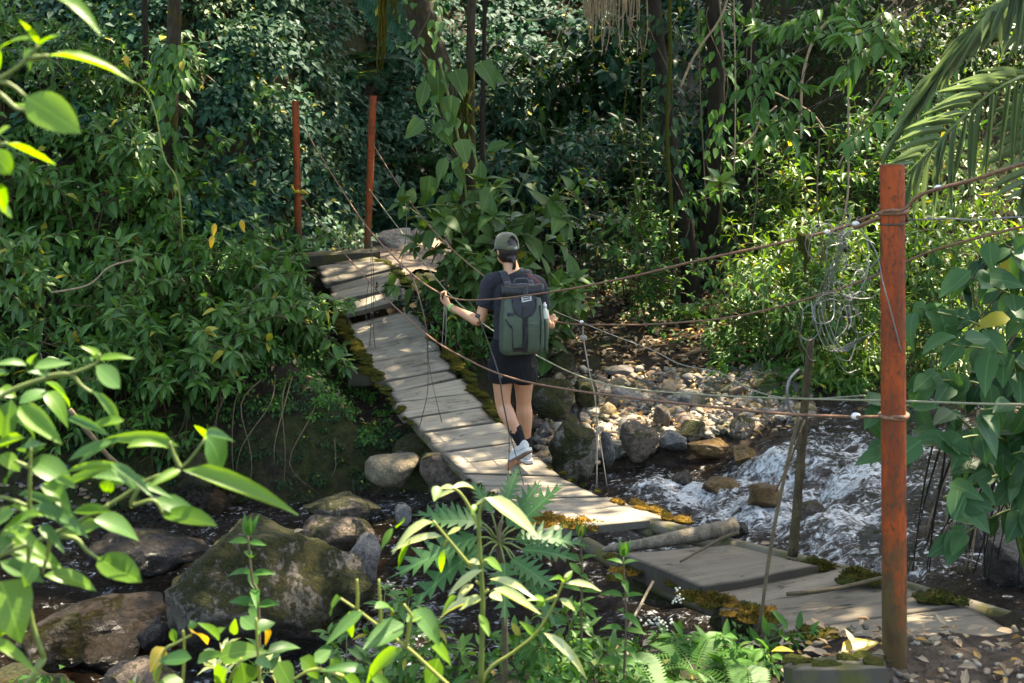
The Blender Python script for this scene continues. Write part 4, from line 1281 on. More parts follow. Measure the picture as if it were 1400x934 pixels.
# ------------------------------------------------------------------ cables and ropes
def cpt(px, py, side):
    """point on the vertical plane of the left ('l') or right ('r') edge of the bridge"""
    k = 3.217 if side == 'l' else 3.98
    Y = k / ((px - 700) / F + 0.381)
    return P(px, py, Y)
def cable(name, label, pts, r, mat, n=5, sides=6, cat='cable', group=None, jit=0.0):
    q = crv(pts, n)
    return tag(MB().tube(q, r, sides, jit=jit).build(name, MAT[mat]), label, cat, group)
HL = P(608, 404, 9.43)           # where the left hand holds the cable
HR = P(754, 438, 9.62)
PN = P(1222, 286, 4.68)
ul = cable('handrail_cable', 'upper left handrail cable held by the left hand and crossing in front of the backpack',
      [P(408, 163, 14.99), cpt(455, 240, 'l'), cpt(500, 308, 'l'), P(556, 368, 10.55), HL, P(660, 410, 8.75), P(755, 399, 7.85), P(860, 379, 7.0), cpt(960, 355, 'l'), cpt(1060, 334, 'l'), P(1150, 312, 5.05), P(1178, 300, 4.85), PN + Vector((-.04, -.052, .0)), PN + Vector((0.02, -.055, .006)),
       P(1262, 265, 4.55), P(1330, 246, 4.3), P(1400, 224, 4.1), P(1600, 170, 3.6)], 0.0065, 'rust')
MB().tube([PN + Vector((math.cos(a) * .051, math.sin(a) * .051, -.028 + .004 * a)) for a in np.linspace(0, 9.4, 26)], .0085, 6).build('post_wrap', MAT['rust'], ul)
MB().tube(crv([PN + Vector((-.05, .0, -.03)), P(1190, 303, 4.75), P(1170, 311, 4.85), P(1168, 305, 4.86)], 4), .0085, 6).build('cable_end', MAT['rust'], ul)
for px, py, Y, s in ((1170, 306, 4.84, .010), (1131, 317, 5.1, .009), (1283, 257, 4.5, .011)):
    MB().ball(P(px, py, Y), s * 1.5, s, s, n=8, m=6).build('cable_knot', MAT['white'], ul)
ur = cable('handrail_cable', 'upper right handrail cable running behind the walker to the right',
      [P(509, 196, 15.28), cpt(548, 258, 'r'), cpt(588, 310, 'r'), cpt(635, 356, 'r'), cpt(690, 398, 'r'), HR, P(850, 444, 8.6), cpt(930, 441, 'r'), cpt(1010, 432, 'r'), cpt(1110, 407, 'r'), cpt(1200, 376, 'r'), cpt(1290, 338, 'r'), Vector((2.36, 4.98, 1.70))], 0.006, 'rust')
ll = cable('guard_cable', 'lower left guard cable sagging from the yellow taped post to the near post',
      [P(411, 266, 14.99), cpt(440, 308, 'l'), cpt(500, 380, 'l'), cpt(579, 454, 'l'), cpt(640, 492, 'l'), cpt(700, 517, 'l'), cpt(780, 533, 'l'), cpt(870, 545, 'l'), cpt(960, 555, 'l'), cpt(1050, 564, 'l'), P(1108, 568, 5.3), P(1170, 570, 4.9), P(1224, 570, 4.625), P(1238, 571, 4.66)], 0.0065, 'rust')
MB().tube([P(1222, 571, 4.68) + Vector((math.cos(a) * .05, math.sin(a) * .05, 0.002 * a)) for a in np.linspace(0, 6.6, 18)], .0085, 6).build('post_wrap', MAT['rust'], ll)
MB().ball(P(1170, 569, 4.9), .02, .014, .014, n=8, m=6).build('cable_knot', MAT['white'], ll)
lr = cable('guard_cable', 'lower right guard cable crossing behind the walker, pale green near the post',
      [P(504, 258, 15.28), cpt(560, 332, 'r'), cpt(607, 394, 'r'), cpt(665, 446, 'r'), cpt(745, 492, 'r'), cpt(800, 517, 'r'), cpt(860, 531, 'r'), cpt(950, 539, 'r'), cpt(1050, 544, 'r'), cpt(1222, 548, 'r'), cpt(1400, 553, 'r'), Vector((2.36, 4.98, .94))], 0.0052, 'rope_g')
sr = cable('slack_rope', 'slack pale rope drooping from the right cable over the pebbles to the wooden pole',
      [cpt(757, 425, 'r'), cpt(800, 443, 'r'), cpt(850, 463, 'r'), cpt(893, 479, 'r'), cpt(930, 498, 'r'), cpt(985, 510, 'r'), cpt(1020, 530, 'r'), cpt(1060, 542, 'r'), cpt(1110, 545, 'r'), P(1180, 541, 6.0)], 0.0032, 'rope', cat='rope')
bw = cable('barbed_wire', 'thin grey twisted wire stretched right from the near post',
      [P(1238, 301, 4.68), P(1268, 300, 4.6), P(1300, 299, 4.55), P(1340, 301, 4.5), P(1400, 297, 4.4), P(1600, 300, 4.2)], 0.0035, 'wire', cat='wire')
MB().tube([P(1222, 310, 4.68) + Vector((math.cos(a) * .049, math.sin(a) * .049, 0.003 * a)) for a in np.linspace(0, 8, 20)], .004, 5).build('post_wrap', MAT['wire_d'], bw)
# hanging ties: parts of the cable they hang from
def tie(par, pts, r=0.0034, mat='wire_d'):
    return MB().tube(crv(pts, 4), r, 5, jit=.15).build('hanging_tie', MAT[mat], par)
def knot(par, p, s=0.013, mat='wire_d'):
    return MB().ball(p, s * 1.3, s, s, n=7, m=5).build('tie_knot', MAT[mat], par)
tie(ul, [cpt(506, 318, 'l'), cpt(508, 390, 'l'), cpt(507, 440, 'l'), P(505, 481, 12.6)])
tie(ul, [cpt(506, 318, 'l'), cpt(511, 380, 'l'), cpt(510, 440, 'l'), P(514, 483, 12.5)])
knot(ul, cpt(508, 428, 'l'))
tie(ll, [cpt(504, 385, 'l'), cpt(500, 430, 'l'), cpt(509, 450, 'l')])
tie(ul, [P(560, 371, 10.5), P(571, 400, 10.4), P(581, 440, 10.3), P(585, 474, 10.4)], .006)
tie(ll, [cpt(583, 457, 'l'), P(585, 500, 10.4), P(584, 540, 10.4), deckL(10.5) + Vector((0, 0, -.02))])
tie(ll, [cpt(583, 457, 'l'), P(587, 500, 10.35), P(595, 540, 10.3), P(604, 577, 10.25)])
knot(ll, P(585, 475, 10.4), .02, 'rope')
tie(ul, [P(641, 411, 9.0), P(655, 436, 9.0), P(668, 470, 9.0), P(682, 512, 8.85), P(687, 545, 8.85), P(696, 590, 8.85)], .0052)
tie(ul, [P(696, 590, 8.85), P(696, 620, 8.85), P(694, 664, 8.85)])
tie(ul, [P(696, 590, 8.85), P(706, 625, 8.85), P(716, 663, 8.85)])
knot(ul, P(653, 432, 9.0), .016); knot(ul, P(697, 590, 8.85), .013); knot(ul, P(684, 516, 8.85), .013)
tie(ur, [cpt(797, 446, 'r'), cpt(798, 465, 'r'), P(806, 510, 9.0), P(815, 560, 9.0), P(816, 668, 8.95)], .005, 'rope')
tie(ur, [P(815, 560, 9.0), P(820, 600, 8.97), P(830, 664, 8.9)], .004, 'rope')
knot(ur, cpt(797, 462, 'r'), .024, 'rope'); knot(ur, cpt(795, 440, 'r'), .012, 'white')
tie(lr, [cpt(607, 395, 'r'), P(607, 430, 11.6), P(604, 476, 11.7)], .004, 'rope')
tie(lr, [cpt(607, 395, 'r'), P(610, 430, 11.6), P(609, 476, 11.7)], .004, 'rope')
tie(ur, [cpt(552, 262, 'r'), P(556, 300, 13.6), P(552, 345, 13.6), deckR(13.6)], .004, 'rope')
tie(ll, [P(1092, 568, 5.4), P(1075, 640, 5.4), P(1055, 740, 5.4), P(1037, 868, 5.35)], .0085, 'stem_b')
# loose grey wire tangle left of the near post
tg = root('wire_tangle', P(1150, 400, 5.0), 'tangle of loose grey wire hanging from the cable left of the near post', 'wire')
for i in range(26):
    c = Vector((R.gauss(1148, 16), R.gauss(385, 45), R.uniform(4.85, 5.2)))
    pts = []
    rx, ry = R.uniform(12, 30), R.uniform(18, 48)
    a0, da = R.uniform(0, 6.3), R.choice([-1, 1]) * R.uniform(2.2, 5.5)
    for k in range(7):
        a = a0 + da * k / 6
        pts.append(P(c.x + rx * math.cos(a) + R.gauss(0, 2), c.y + ry * math.sin(a) + R.gauss(0, 2), c.z + 0.05 * math.sin(a * 1.3)))
    MB().tube(crv(pts, 4), R.choice([.0012, .0016, .0021]), 5).build('wire_loop', MAT['wire'], tg)
for off in (0, 7, 13, 19):
    MB().tube(crv([P(1160 + off * .3, 312, 4.9), P(1118 + off * .6, 405, 5.0), P(1117 + off, 450, 5.0), P(1135 + off, 480, 5.0), P(1165 + off * .4, 468, 5.0), P(1196, 455, 4.9)], 5), .0019, 5).build('wire_loop', MAT['wire'], tg)
MB().tube(crv([P(1172, 308, 4.85), P(1198, 345, 4.72), P(1208, 390, 4.63), P(1219, 430, 4.62), P(1232, 482, 4.63)], 5), .0026, 5).build('wire_loop', MAT['wire'], tg)
# wooden pole in the stream
tag(MB().tube(crv([P(1084, 760, 6.75), P(1090, 690, 6.75), P(1097, 600, 6.72), P(1103, 520, 6.7), P(1109, 462, 6.7)], 4), taper(.028, .019, 17), 8, jit=.12).build('wooden_pole', MAT['pole']), 'thin upright wooden pole standing in the rapids behind the cables', 'pole')
tag(MB().tube(crv([P(1060, 672, 7.4), P(1080, 630, 7.0), P(1100, 575, 6.6)], 4), .006, 5).build('stick', MAT['vine']), 'thin pale stick leaning on the wooden pole', 'stick')
tag(MB().tube(crv([P(1096, 574, 6.5), P(1078, 555, 6.5), P(1078, 522, 6.5), P(1092, 505, 6.6)], 5), .008, 6).build('hose_piece', MAT['wire']), 'bent grey hose hooked on the wooden pole', 'hose')
# ------------------------------------------------------------------ the walker
def skin_mat(name, c):
    t = NT(name)
    n1 = t.noise(t.pos(), 12, 4)
    col = t.mix(t.rng(n1, 0.3, 0.7), tuple(x * 0.86 for x in c), c)
    nd = t.n('ShaderNodeBsdfPrincipled')
    t.l(col, nd.inputs['Base Color']); nd.inputs['Roughness'].default_value = 0.48
    nd.inputs['Subsurface Weight'].default_value = 0.12
    nd.inputs['Subsurface Radius'].default_value = (0.02, 0.008, 0.004)
    return t.done(nd.outputs[0])
def cloth(name, c, rough=0.85, sc=9, b=0.35, sheen=0.2, weave=True):
    t = NT(name)
    p = t.pos()
    n1 = t.noise(p, sc, 4, 0.55, 0.6)
    n2 = t.noise(p, 320, 2, 0.5)
    col = t.mix(t.rng(n1, 0.3, 0.7), tuple(x * 0.8 for x in c), tuple(x * 1.2 for x in c))
    h = t.math('ADD', n1, t.math('MULTIPLY', n2, 0.05 if weave else 0.01))
    return t.done(t.bsdf(col, rough, t.bump(h, b, 0.03), 0.35, **{'Sheen Weight': sheen}))
MAT.update(skin=skin_mat('skin', (0.50, 0.25, 0.135)), shirt=cloth('charcoal_cotton', (0.017, 0.018, 0.022), 0.95, 9, 0.9, 0.04), shorts=cloth('black_cotton', (0.004, 0.004, 0.0045), 0.95, 9, 0.5, 0.0),
           cap=cloth('olive_twill', (0.085, 0.085, 0.045)), hair=plain('dark_hair', (0.012, 0.008, 0.006), 0.45, 0.3, 90, 0.3), sock=cloth('black_sock', (0.006, 0.006, 0.0065), 0.95, 20, 0.3, 0.0),
           shoe=cloth('cream_mesh', (0.46, 0.44, 0.39), 0.8, 30, 0.3), mid=plain('white_foam', (0.52, 0.50, 0.44), 0.6, 0.1, 30, 0.1), sole=plain('brown_rubber', (0.16, 0.10, 0.07), 0.8, 0.3, 60, 0.4),
           pack=cloth('olive_tarpaulin', (0.050, 0.068, 0.042), 0.5, 6, 0.45, 0.0, False), packd=cloth('black_tarpaulin', (0.010, 0.0105, 0.012), 0.45, 6, 0.3, 0.0, False), web=cloth('black_webbing', (0.02, 0.02, 0.023), 0.7),
           buckle=plain('silver_buckle', (0.62, 0.62, 0.62), 0.35, 0.05, 20, 0.0, Metallic=0.3), band=plain('green_band', (0.16, 0.42, 0.10), 0.5, 0.1, 20, 0.0), red=plain('red_cord', (0.30, 0.03, 0.03), 0.6, 0.1, 20, 0.0),
           eye=plain('eye_white', (0.7, 0.68, 0.65), 0.3, 0.05, 20, 0.0), lip=plain('lips', (0.38, 0.15, 0.11), 0.45, 0.1, 20, 0.0), bottle=plain('bottle_plastic', (0.52, 0.55, 0.44), 0.25, 0.1, 20, 0.0), grey=plain('grey_plastic', (0.35, 0.36, 0.36), 0.5, 0.1, 20, 0.0))

YP = 9.25
def J(px, py, dy=0.0): return P(px, py, YP + dy)
S = Vector((0.962, 0.272, 0)); FW = Vector((-0.272, 0.962, 0))
person = root('person', Vector((0.054, YP, -0.76)), 'person walking away across the footbridge in olive cap, charcoal shirt, black shorts and white shoes', 'person')

body = MB()
# torso and neck
hip, waist, chest, shld = J(701, 492, .0), J(702, 455, .0), J(705, 415, .0), J(706, 389, .01)
body.loft([(J(700, 512), .135, .09), (hip, .165, .115), (waist, .135, .095), (chest, .155, .105), (shld, .165, .085), (J(704, 378, .01), .10, .07), (J(700, 371, .015), .060, .060), (J(697, 358, .03), .052, .055), (J(695, 346, .04), .05, .055)], S, 20)
# head, turned to the left
HD = Vector((-0.50, 0.866, -0.06)).normalized(); HS = HD.cross(UP).normalized(); HU = HS.cross(HD).normalized()
hc = J(693, 341, .03)
body.ball(hc + HU * .015, .076, .096, .112, (HS, HD, HU), 20, 14)
body.ball(hc + HD * .035 - HU * .055, .056, .060, .060, (HS, HD, HU), 16, 10)      # jaw
nose = [(hc + HD * .088 + HU * .01, .010, .010), (hc + HD * .107 - HU * .022, .014, .013), (hc + HD * .096 - HU * .034, .013, .010)]
body.tube([n_[0] for n_ in nose], [n_[1] for n_ in nose], 8)
for sg in (-1, 1):
    body.ball(hc + HS * (.074 * sg) - HU * .012 - HD * .004, .010, .018, .031, (HS, HD, HU), 10, 8)       # ears
# arms: shoulder, elbow, wrist
def limb(mb, pts, rad, n=14):
    mb.tube(crv(pts, 4), np.interp(np.linspace(0, 1, (len(pts) - 1) * 4 + 1), np.linspace(0, 1, len(rad)), rad), n)
shL, elL = J(671, 387, .0), J(656, 440, -.02)
wrL = J(614, 419, .13)
shR, elR, wrR = J(735, 391, .08), J(746, 442, .10), J(755, 446, .30)
limb(body, [J(684, 383, .0), shL, (shL + elL) / 2 + Vector((-.004, 0, 0)), elL], (.060, .056, .046, .043, .037))
limb(body, [elL, elL * .6 + wrL * .4, wrL], (.038, .042, .034, .026, .0235))
limb(body, [J(728, 386, .06), shR, (shR + elR) / 2, elR], (.060, .056, .046, .043, .037))
limb(body, [elR, elR * .6 + wrR * .4, wrR], (.038, .040, .032, .025, .023))
def hand(mb, wr, grip, cab, back, k=1.0):
    """palm from the wrist to the cable, four fingers bent over it, thumb closing from the other side"""
    d = (grip - wr).normalized()                      # along the palm
    cab = (cab - d * cab.dot(d)).normalized()         # along the cable, across the palm
    n_ = back                                         # back of the hand
    pm_ = wr + d * .050
    mb.loft([(wr, .024, .020), (wr + d * .03, .033, .019), (wr + d * .065, .041, .017), (wr + d * .088, .040, .014)], cab, 12)
    for i, (o, L) in enumerate(((-.030, .86), (-.010, 1.0), (.010, .95), (.029, .76))):
        b = wr + d * .086 + cab * o
        j1 = b + d * (.030 * L) + n_ * .010
        j2 = j1 + d * (.010 * L) - n_ * (.026 * L)
        j3 = j2 - d * (.020 * L) - n_ * (.010 * L)
        mb.tube([b - d * .02, b, (b + j1) / 2 + n_ * .003, j1, (j1 + j2) / 2 + d * .003, j2, j3], [.0095, .0095, .009, .0088, .0082, .0078, .0066], 8)
    t0 = wr + d * .030 - cab * .030
    t1 = wr + d * .062 - cab * .048 - n_ * .012
    t2 = wr + d * .085 - cab * .036 - n_ * .026
    mb.tube([t0 + cab * .012, t0, t1, t2, t2 + d * .016 + cab * .016], [.013, .014, .0115, .010, .008], 8)
cabL = (P(660, 410, 8.75) - P(556, 368, 10.55)).normalized()
gL = HL - Vector((0, 0, .004))
dL = (gL - wrL).normalized(); bk = dL.cross((cabL - dL * cabL.dot(dL)).normalized()); bk = bk if bk.z > 0 else -bk
hand(body, wrL, gL, cabL, bk)
cabR = (P(850, 444, 8.6) - P(690, 398, 10.4)).normalized()
wrR2 = wrR; dR = (HR - wrR).normalized(); bkr = dR.cross((cabR - dR * cabR.dot(dR)).normalized()); bkr = bkr if bkr.z > 0 else -bkr
hand(body, wrR, HR, -cabR, bkr)
# legs
hL, kL, aL = J(686, 492, .0), J(688, 553, .02), J(713, 606, -.05)
hR, kR, aR = J(716, 494, .05), J(716, 551, .16), J(719, 616, .24)
limb(body, [hL, (hL + kL) / 2 + Vector((0, -.005, 0)), kL, kL * .62 + aL * .38 + Vector((0, -.022, 0)), aL], (.092, .088, .076, .064, .057, .061, .055, .040, .034))
limb(body, [hR, (hR + kR) / 2, kR, kR * .62 + aR * .38 + Vector((0.004, -.020, 0)), aR], (.092, .088, .076, .064, .057, .062, .055, .040, .034))
# feet
toeL, heelL = J(694, 641, .10), J(724, 630, -.06)
toeR = J(704, 634, .42)
body.tube([aL, (aL + toeL) / 2, toeL], [.034, .034, .022], 10)
body.tube([aR, (aR + toeR) / 2 + Vector((0, 0, -.02)), toeR], [.034, .032, .022], 10)
bake(body, 'body', [('REMESH', dict(mode='VOXEL', voxel_size=0.0052)), ('SMOOTH', dict(factor=0.5, iterations=3))], MAT['skin'], person)
# face details
for sg in (-1, 1):
    MB().ball(hc + HD * .0845 + HS * (.030 * sg) + HU * .012, .012, .009, .0065, (HS, HD, HU), 10, 6).build('eye', MAT['eye'], person)
    MB().tube([hc + HD * .094 + HS * (.014 * sg) + HU * .030, hc + HD * .093 + HS * (.030 * sg) + HU * .034, hc + HD * .082 + HS * (.046 * sg) + HU * .028], .004, 6).build('eyebrow', MAT['hair'], person)
MB().tube([hc + HD * .086 - HS * .022 - HU * .060, hc + HD * .096 - HU * .059, hc + HD * .086 + HS * .022 - HU * .060], [.003, .0065, .003], 6).build('mouth', MAT['lip'], person)

# hair: low on the nape under the cap, tied in a short tail
hr = MB()
hr.ball(hc - HD * .004 + HU * .008, .083, .1015, .114, (HS, HD, HU), 18, 12)
hr.ball(hc - HD * .060 - HU * .055, .048, .038, .042, (HS, HD, HU), 14, 10)
for k in range(9):
    o = HS * R.uniform(-.012, .012)
    b0 = hc - HD * .088 - HU * .062
    hr.tube(crv([b0 + HD * .03, b0 + o * .4, b0 - HU * .035 - HD * .012 + o, b0 - HU * .085 + HD * .004 + o * 1.6], 4), taper(.016, .004, 13), 6)
hair = bake(hr, 'hair', [('REMESH', dict(mode='VOXEL', voxel_size=0.006)), ('SMOOTH', dict(factor=0.5, iterations=1))], MAT['hair'], person)
# keep the face free of hair
bm = bmesh.new(); bm.from_mesh(hair.data)
dl = [v for v in bm.verts if (v.co - hc).dot(HD) > .028 and (v.co - hc).dot(HU) < .05]
bmesh.ops.delete(bm, geom=dl, context='VERTS'); bm.to_mesh(hair.data); bm.free()

# cap: crown with a back opening, strap, brim, button
cap = None
vs, fs = [], []
n, m = 36, 12
ring = lambda j: j / m
for j in range(m + 1):
    th = 0.5 * math.pi * (j / m)
    for k in range(n):
        a = 2 * math.pi * k / n
        rxx, ryy, rzz = .088, .106, .104
        e = math.cos(th) ** 0.62
        p = hc + HU * (.022 + rzz * math.sin(th) ** 1.0) + HS * (rxx * e * math.cos(a)) + HD * (ryy * e * math.sin(a))
        if j == 0: p = p - HU * .012
        vs.append(p)
for j in range(m):
    for k in range(n):
        a = 2 * math.pi * (k + .5) / n
        back = abs(((a - 1.5 * math.pi + math.pi) % (2 * math.pi)) - math.pi)
        if back < 0.50 and 1 <= j < 1 + 5.2 * math.sqrt(max(0, 1 - (back / 0.50) ** 2)): continue
        fs.append((j * n + k, j * n + (k + 1) % n, (j + 1) * n + (k + 1) % n, (j + 1) * n + k))
me = MB().add(vs, fs).mesh('cap')
bm = bmesh.new(); bm.from_mesh(me); bmesh.ops.remove_doubles(bm, verts=bm.verts, dist=.0015)
bmesh.ops.solidify(bm, geom=bm.faces[:], thickness=.003); bm.to_mesh(me); bm.free()
cap = put('cap', me, MAT['cap'], person)
br = MB()
for lay, dz in ((0, 0), (1, -.004)):
    pass
vs, fs = [], []
for i in range(13):
    a = math.pi * (0.12 + 0.76 * i / 12)
    r0 = hc + HU * .012 + HS * (.087 * math.cos(a)) + HD * (.104 * math.sin(a))
    ext = .068 * math.sin(a) ** 0.6
    r1 = r0 + HD * ext + HU * (-.012 - .012 * math.sin(a) + .02 * (1 - math.sin(a)) * 0)
    r1 = r1 - HU * (.014 * abs(math.cos(a)))
    vs += [r0, (r0 + r1) / 2 + HU * .004, r1, r1 - HU * .005, (r0 + r1) / 2 - HU * .002, r0 - HU * .006]
for i in range(12):
    for k in range(6):
        fs.append((i * 6 + k, i * 6 + (k + 1) % 6, (i + 1) * 6 + (k + 1) % 6, (i + 1) * 6 + k))
fs += [(5, 4, 3, 2, 1, 0), tuple(12 * 6 + k for k in range(6))]
br.add(vs, fs).build('brim', MAT['cap'], cap)
MB().ball(hc + HU * .127, .009, .009, .005, (HS, HD, HU), 8, 6).build('button', MAT['cap'], cap)
st = [hc + HU * .014 + HS * (.089 * math.cos(a)) + HD * (.107 * math.sin(a)) for a in np.linspace(1.5 * math.pi - .62, 1.5 * math.pi + .62, 9)]
MB().loft([(p, .002, .011, (st[min(i + 1, 8)] - st[max(i - 1, 0)])) for i, p in enumerate(st)], HD, 8).build('strap', MAT['cap'], cap)
MB().box(st[5] - HD * .004, .010, .003, .008, (HS, HD, HU)).build('strap_clip', MAT['grey'], cap)

# t-shirt
sh = MB()
sh.loft([(J(701, 494), .172, .122), (J(702, 470), .160, .116), (waist, .150, .110), (chest, .170, .122), (J(706, 397, .01), .178, .110), (J(706, 386, .01), .165, .095), (J(704, 378, .01), .115, .082), (J(701, 371.5, .012), .074, .072)], S, 22)
hemL = shL * .38 + elL * .62
sh.tube(crv([J(690, 384, .0), shL + Vector((0, 0, .006)), shL * .7 + elL * .3, hemL], 4), np.interp(np.linspace(0, 1, 13), (0, .3, .6, 1), (.068, .070, .066, .064)), 16)
hemR = shR * .38 + elR * .62
sh.tube(crv([J(722, 387, .05), shR + Vector((0, 0, .006)), shR * .7 + elR * .3, hemR], 4), np.interp(np.linspace(0, 1, 13), (0, .3, .6, 1), (.068, .070, .066, .064)), 16)
bake(sh, 'shirt', [('REMESH', dict(mode='VOXEL', voxel_size=0.007)), ('SMOOTH', dict(factor=0.5, iterations=2))], MAT['shirt'], person)
# shorts
so = MB()
so.loft([(J(701, 520), .165, .10), (J(701, 500), .182, .128), (J(701, 480), .174, .124), (J(702, 462), .158, .115)], S, 22)
d1 = (kL - hL).normalized(); d2 = (kR - hR).normalized()
so.tube([hL, hL + d1 * .10, hL + d1 * .155], [.108, .108, .104], 18)
so.tube([hR, hR + d2 * .10, hR + d2 * .145], [.108, .108, .104], 18)
bake(so, 'shorts', [('REMESH', dict(mode='VOXEL', voxel_size=0.007)), ('SMOOTH', dict(factor=0.5, iterations=2))], MAT['shorts'], person)
# white stitched mark on the right hem
MB().tube([hR + d2 * .13 + S * .108 - FW * .03, hR + d2 * .126 + S * .098 - FW * .055], .0025, 5).build('hem_mark', MAT['mid'], person)
# wrist band and watch-like cord
dw = (wrL - elL).normalized()
c = wrL - dw * .022
e1 = dw.orthogonal().normalized(); e2 = dw.cross(e1)
MB().loft([(c - dw * .010, .030, .030), (c + dw * .010, .0285, .0285)], e1, 16, cap=False).build('wristband', MAT['band'], person)
# socks and shoes
def shoe(ankle, toe, sole_dn, lab):
    d = (toe - ankle); d = d - sole_dn * d.dot(sole_dn); d.normalize()
    s_ = d.cross(-sole_dn).normalized(); u = -sole_dn
    h0 = ankle + sole_dn * .085 - d * .062       # heel on the ground plane of the shoe
    mb = MB()
    mb.loft([(h0 + d * .002 + u * .055, .022, .030, d), (h0 + d * .03 + u * .062, .034, .044, d), (h0 + d * .08 + u * .060, .036, .046, d), (h0 + d * .13 + u * .048, .041, .034, d), (h0 + d * .19 + u * .038, .045, .026, d), (h0 + d * .235 + u * .034, .038, .020, d), (h0 + d * .262 + u * .032, .015, .012, d)], s_, 18)
    mb.loft([(ankle - u * .05, .040, .046), (ankle - u * .018, .042, .048)], s_, 16)
    up = bake(mb, 'shoe', [('REMESH', dict(mode='VOXEL', voxel_size=0.005)), ('SMOOTH', dict(factor=0.5, iterations=4))], MAT['shoe'], person)
    out = [(-.012, .020), (.0, .033), (.04, .038), (.10, .037), (.16, .045), (.21, .047), (.25, .036), (.272, .014)]
    for nm, z0, z1, mt, g in (('midsole', .008, .030, 'mid', 1.0), ('outsole', -.004, .008, 'sole', .97)):
        q = MB()
        vs_, fs_ = [], []
        prof = [(x, w) for x, w in out] + [(x, -w) for x, w in out[::-1]]
        for z in (z0, z1):
            for x, w in prof:
                toe_up = .012 * max(0, (x - .19) / .08) ** 2
                vs_.append(h0 + d * x + s_ * (w * g) + u * (z + toe_up))
        n_ = len(prof)
        fs_ = [(k, (k + 1) % n_, n_ + (k + 1) % n_, n_ + k) for k in range(n_)] + [tuple(range(n_ - 1, -1, -1)), tuple(range(n_, 2 * n_))]
        q.add(vs_, fs_).build(nm, MAT[mt], up, False)
    for k in range(4):
        c = h0 + d * (.105 + .022 * k) + u * (.088 - .010 * k)
        MB().tube([c - s_ * .024, c + u * .004, c + s_ * .024], .0028, 5).build('lace', MAT['mid'], up)
    return up
shoe(aL, toeL, Vector((0.28, -0.42, -0.86)).normalized(), 'l')
shoe(aR, toeR, Vector((0, 0, -1)), 'r')
for a_, k_ in ((aL, kL), (aR, kR)):
    d = (k_ - a_).normalized()
    MB().loft([(a_ - d * .055, .039, .043), (a_ - d * .02, .038, .042), (a_ + d * .03, .0415, .044), (a_ + d * .07, .048, .051), (a_ + d * .118, .055, .059), (a_ + d * .123, .050, .053)], S, 16).build('sock', MAT['sock'], person)

# ------------------------------------------------------------------ backpack
BK = (-FW + Vector((0, 0, 0.03))).normalized()
pkc = J(713, 437, -.17)
pack = root('backpack', pkc, 'olive green roll top backpack with black straps and a silver buckle on the walker', 'backpack')
PU = Vector((0.0, 0.0, 1.10))
S = S * 0.92
def sq(c, hx, hy, z, e=0.32, n=32):
    out = []
    for k in range(n):
        a = 2 * math.pi * k / n
        cx, sy = math.cos(a), math.sin(a)
        out.append(c + S * (hx * math.copysign(abs(cx) ** e, cx)) + BK * (hy * math.copysign(abs(sy) ** e, sy)) + PU * z)
    return out
def shell(rings, n=32):
    mb = MB()
    vs, fs = [], []
    for r in rings: vs += r
    for i in range(len(rings) - 1):
        for k in range(n):
            fs.append((i * n + k, i * n + (k + 1) % n, (i + 1) * n + (k + 1) % n, (i + 1) * n + k))
    fs += [tuple(range(n - 1, -1, -1)), tuple((len(rings) - 1) * n + k for k in range(n))]
    return mb.add(vs, fs)
c0 = pkc
rings = [sq(c0, .150, .066, -.222, .4), sq(c0, .168, .084, -.212, .42), sq(c0, .174, .092, -.17, .40), sq(c0 + BK * .004, .172, .094, -.08, .38), sq(c0 + BK * .004, .168, .090, .02, .38), sq(c0, .160, .080, .10, .40), sq(c0 - BK * .01, .150, .062, .155, .45), sq(c0 - BK * .016, .140, .045, .185, .5)]
shell(rings).build('pack_body', MAT['pack'], pack)
# black base of the front panel: central strip, curved apron under the roll, label patch
def panel(name, outline, off, mat, par=pack, th=.005):
    """outline: (x, z) in the pack plane, laid on the bulging front"""
    def fr(x, z):
        hy = np.interp(z, [-.222, -.17, -.08, .02, .10, .155, .185], [.066, .092, .098, .094, .080, .052, .029])
        k = max(0, 1 - (abs(x) / .174) ** 5) ** .2
        return c0 + S * x + PU * z + BK * (hy * k + off)
    vs = [fr(x, z) for x, z in outline] + [fr(x, z) - BK * (th + off) for x, z in outline]
    m_ = len(outline)
    fs = [tuple(range(m_))] + [(k, m_ + k, m_ + (k + 1) % m_, (k + 1) % m_) for k in range(m_)]
    return MB().add(vs, fs).build(name, MAT[mat], par, False)
zs = np.linspace(-.205, .10, 12)
panel('centre_strip', [(-.020, z) for z in zs[::-1]] + [(.020, z) for z in zs], .011, 'packd', th=.012)
ap = [(.098 * math.sin(a), .165 - .135 * math.cos(a) ** .7 if abs(a) < 1.55 else .16) for a in np.linspace(-1.5, 1.5, 17)]
mb = MB(); vs, fs = [], []
def frp(x, z, off):
    hy = np.interp(z, [-.222, -.17, -.08, .02, .10, .155, .185], [.066, .092, .098, .094, .080, .055, .040])
    return c0 + S * x + PU * z + BK * (hy * max(0, 1 - (abs(x) / .174) ** 5) ** .2 + off)
for x, z in ap:
    for t_ in np.linspace(0, 1, 5):
        vs.append(frp(x, z + (.175 - z) * t_, .006))
for i in range(16):
    for t_ in range(4):
        fs.append((i * 5 + t_, (i + 1) * 5 + t_, (i + 1) * 5 + t_ + 1, i * 5 + t_ + 1))
mb.add(vs, fs).build('apron', MAT['packd'], pack)
MB().tube([frp(x, z, .007) for x, z in ap], .006, 6).build('apron_piping', MAT['packd'], pack)
panel('label_patch', [(-.098, -.195), (-.005, -.195), (-.005, -.168), (-.098, -.168)], .010, 'packd', th=.012)
for pts in ([(-.172, .02), (-.150, -.005), (-.118, -.035)],):
    MB().tube([frp(x * .93, z, .006) for x, z in pts], .006, 6).build('side_zip', MAT['packd'], pack)
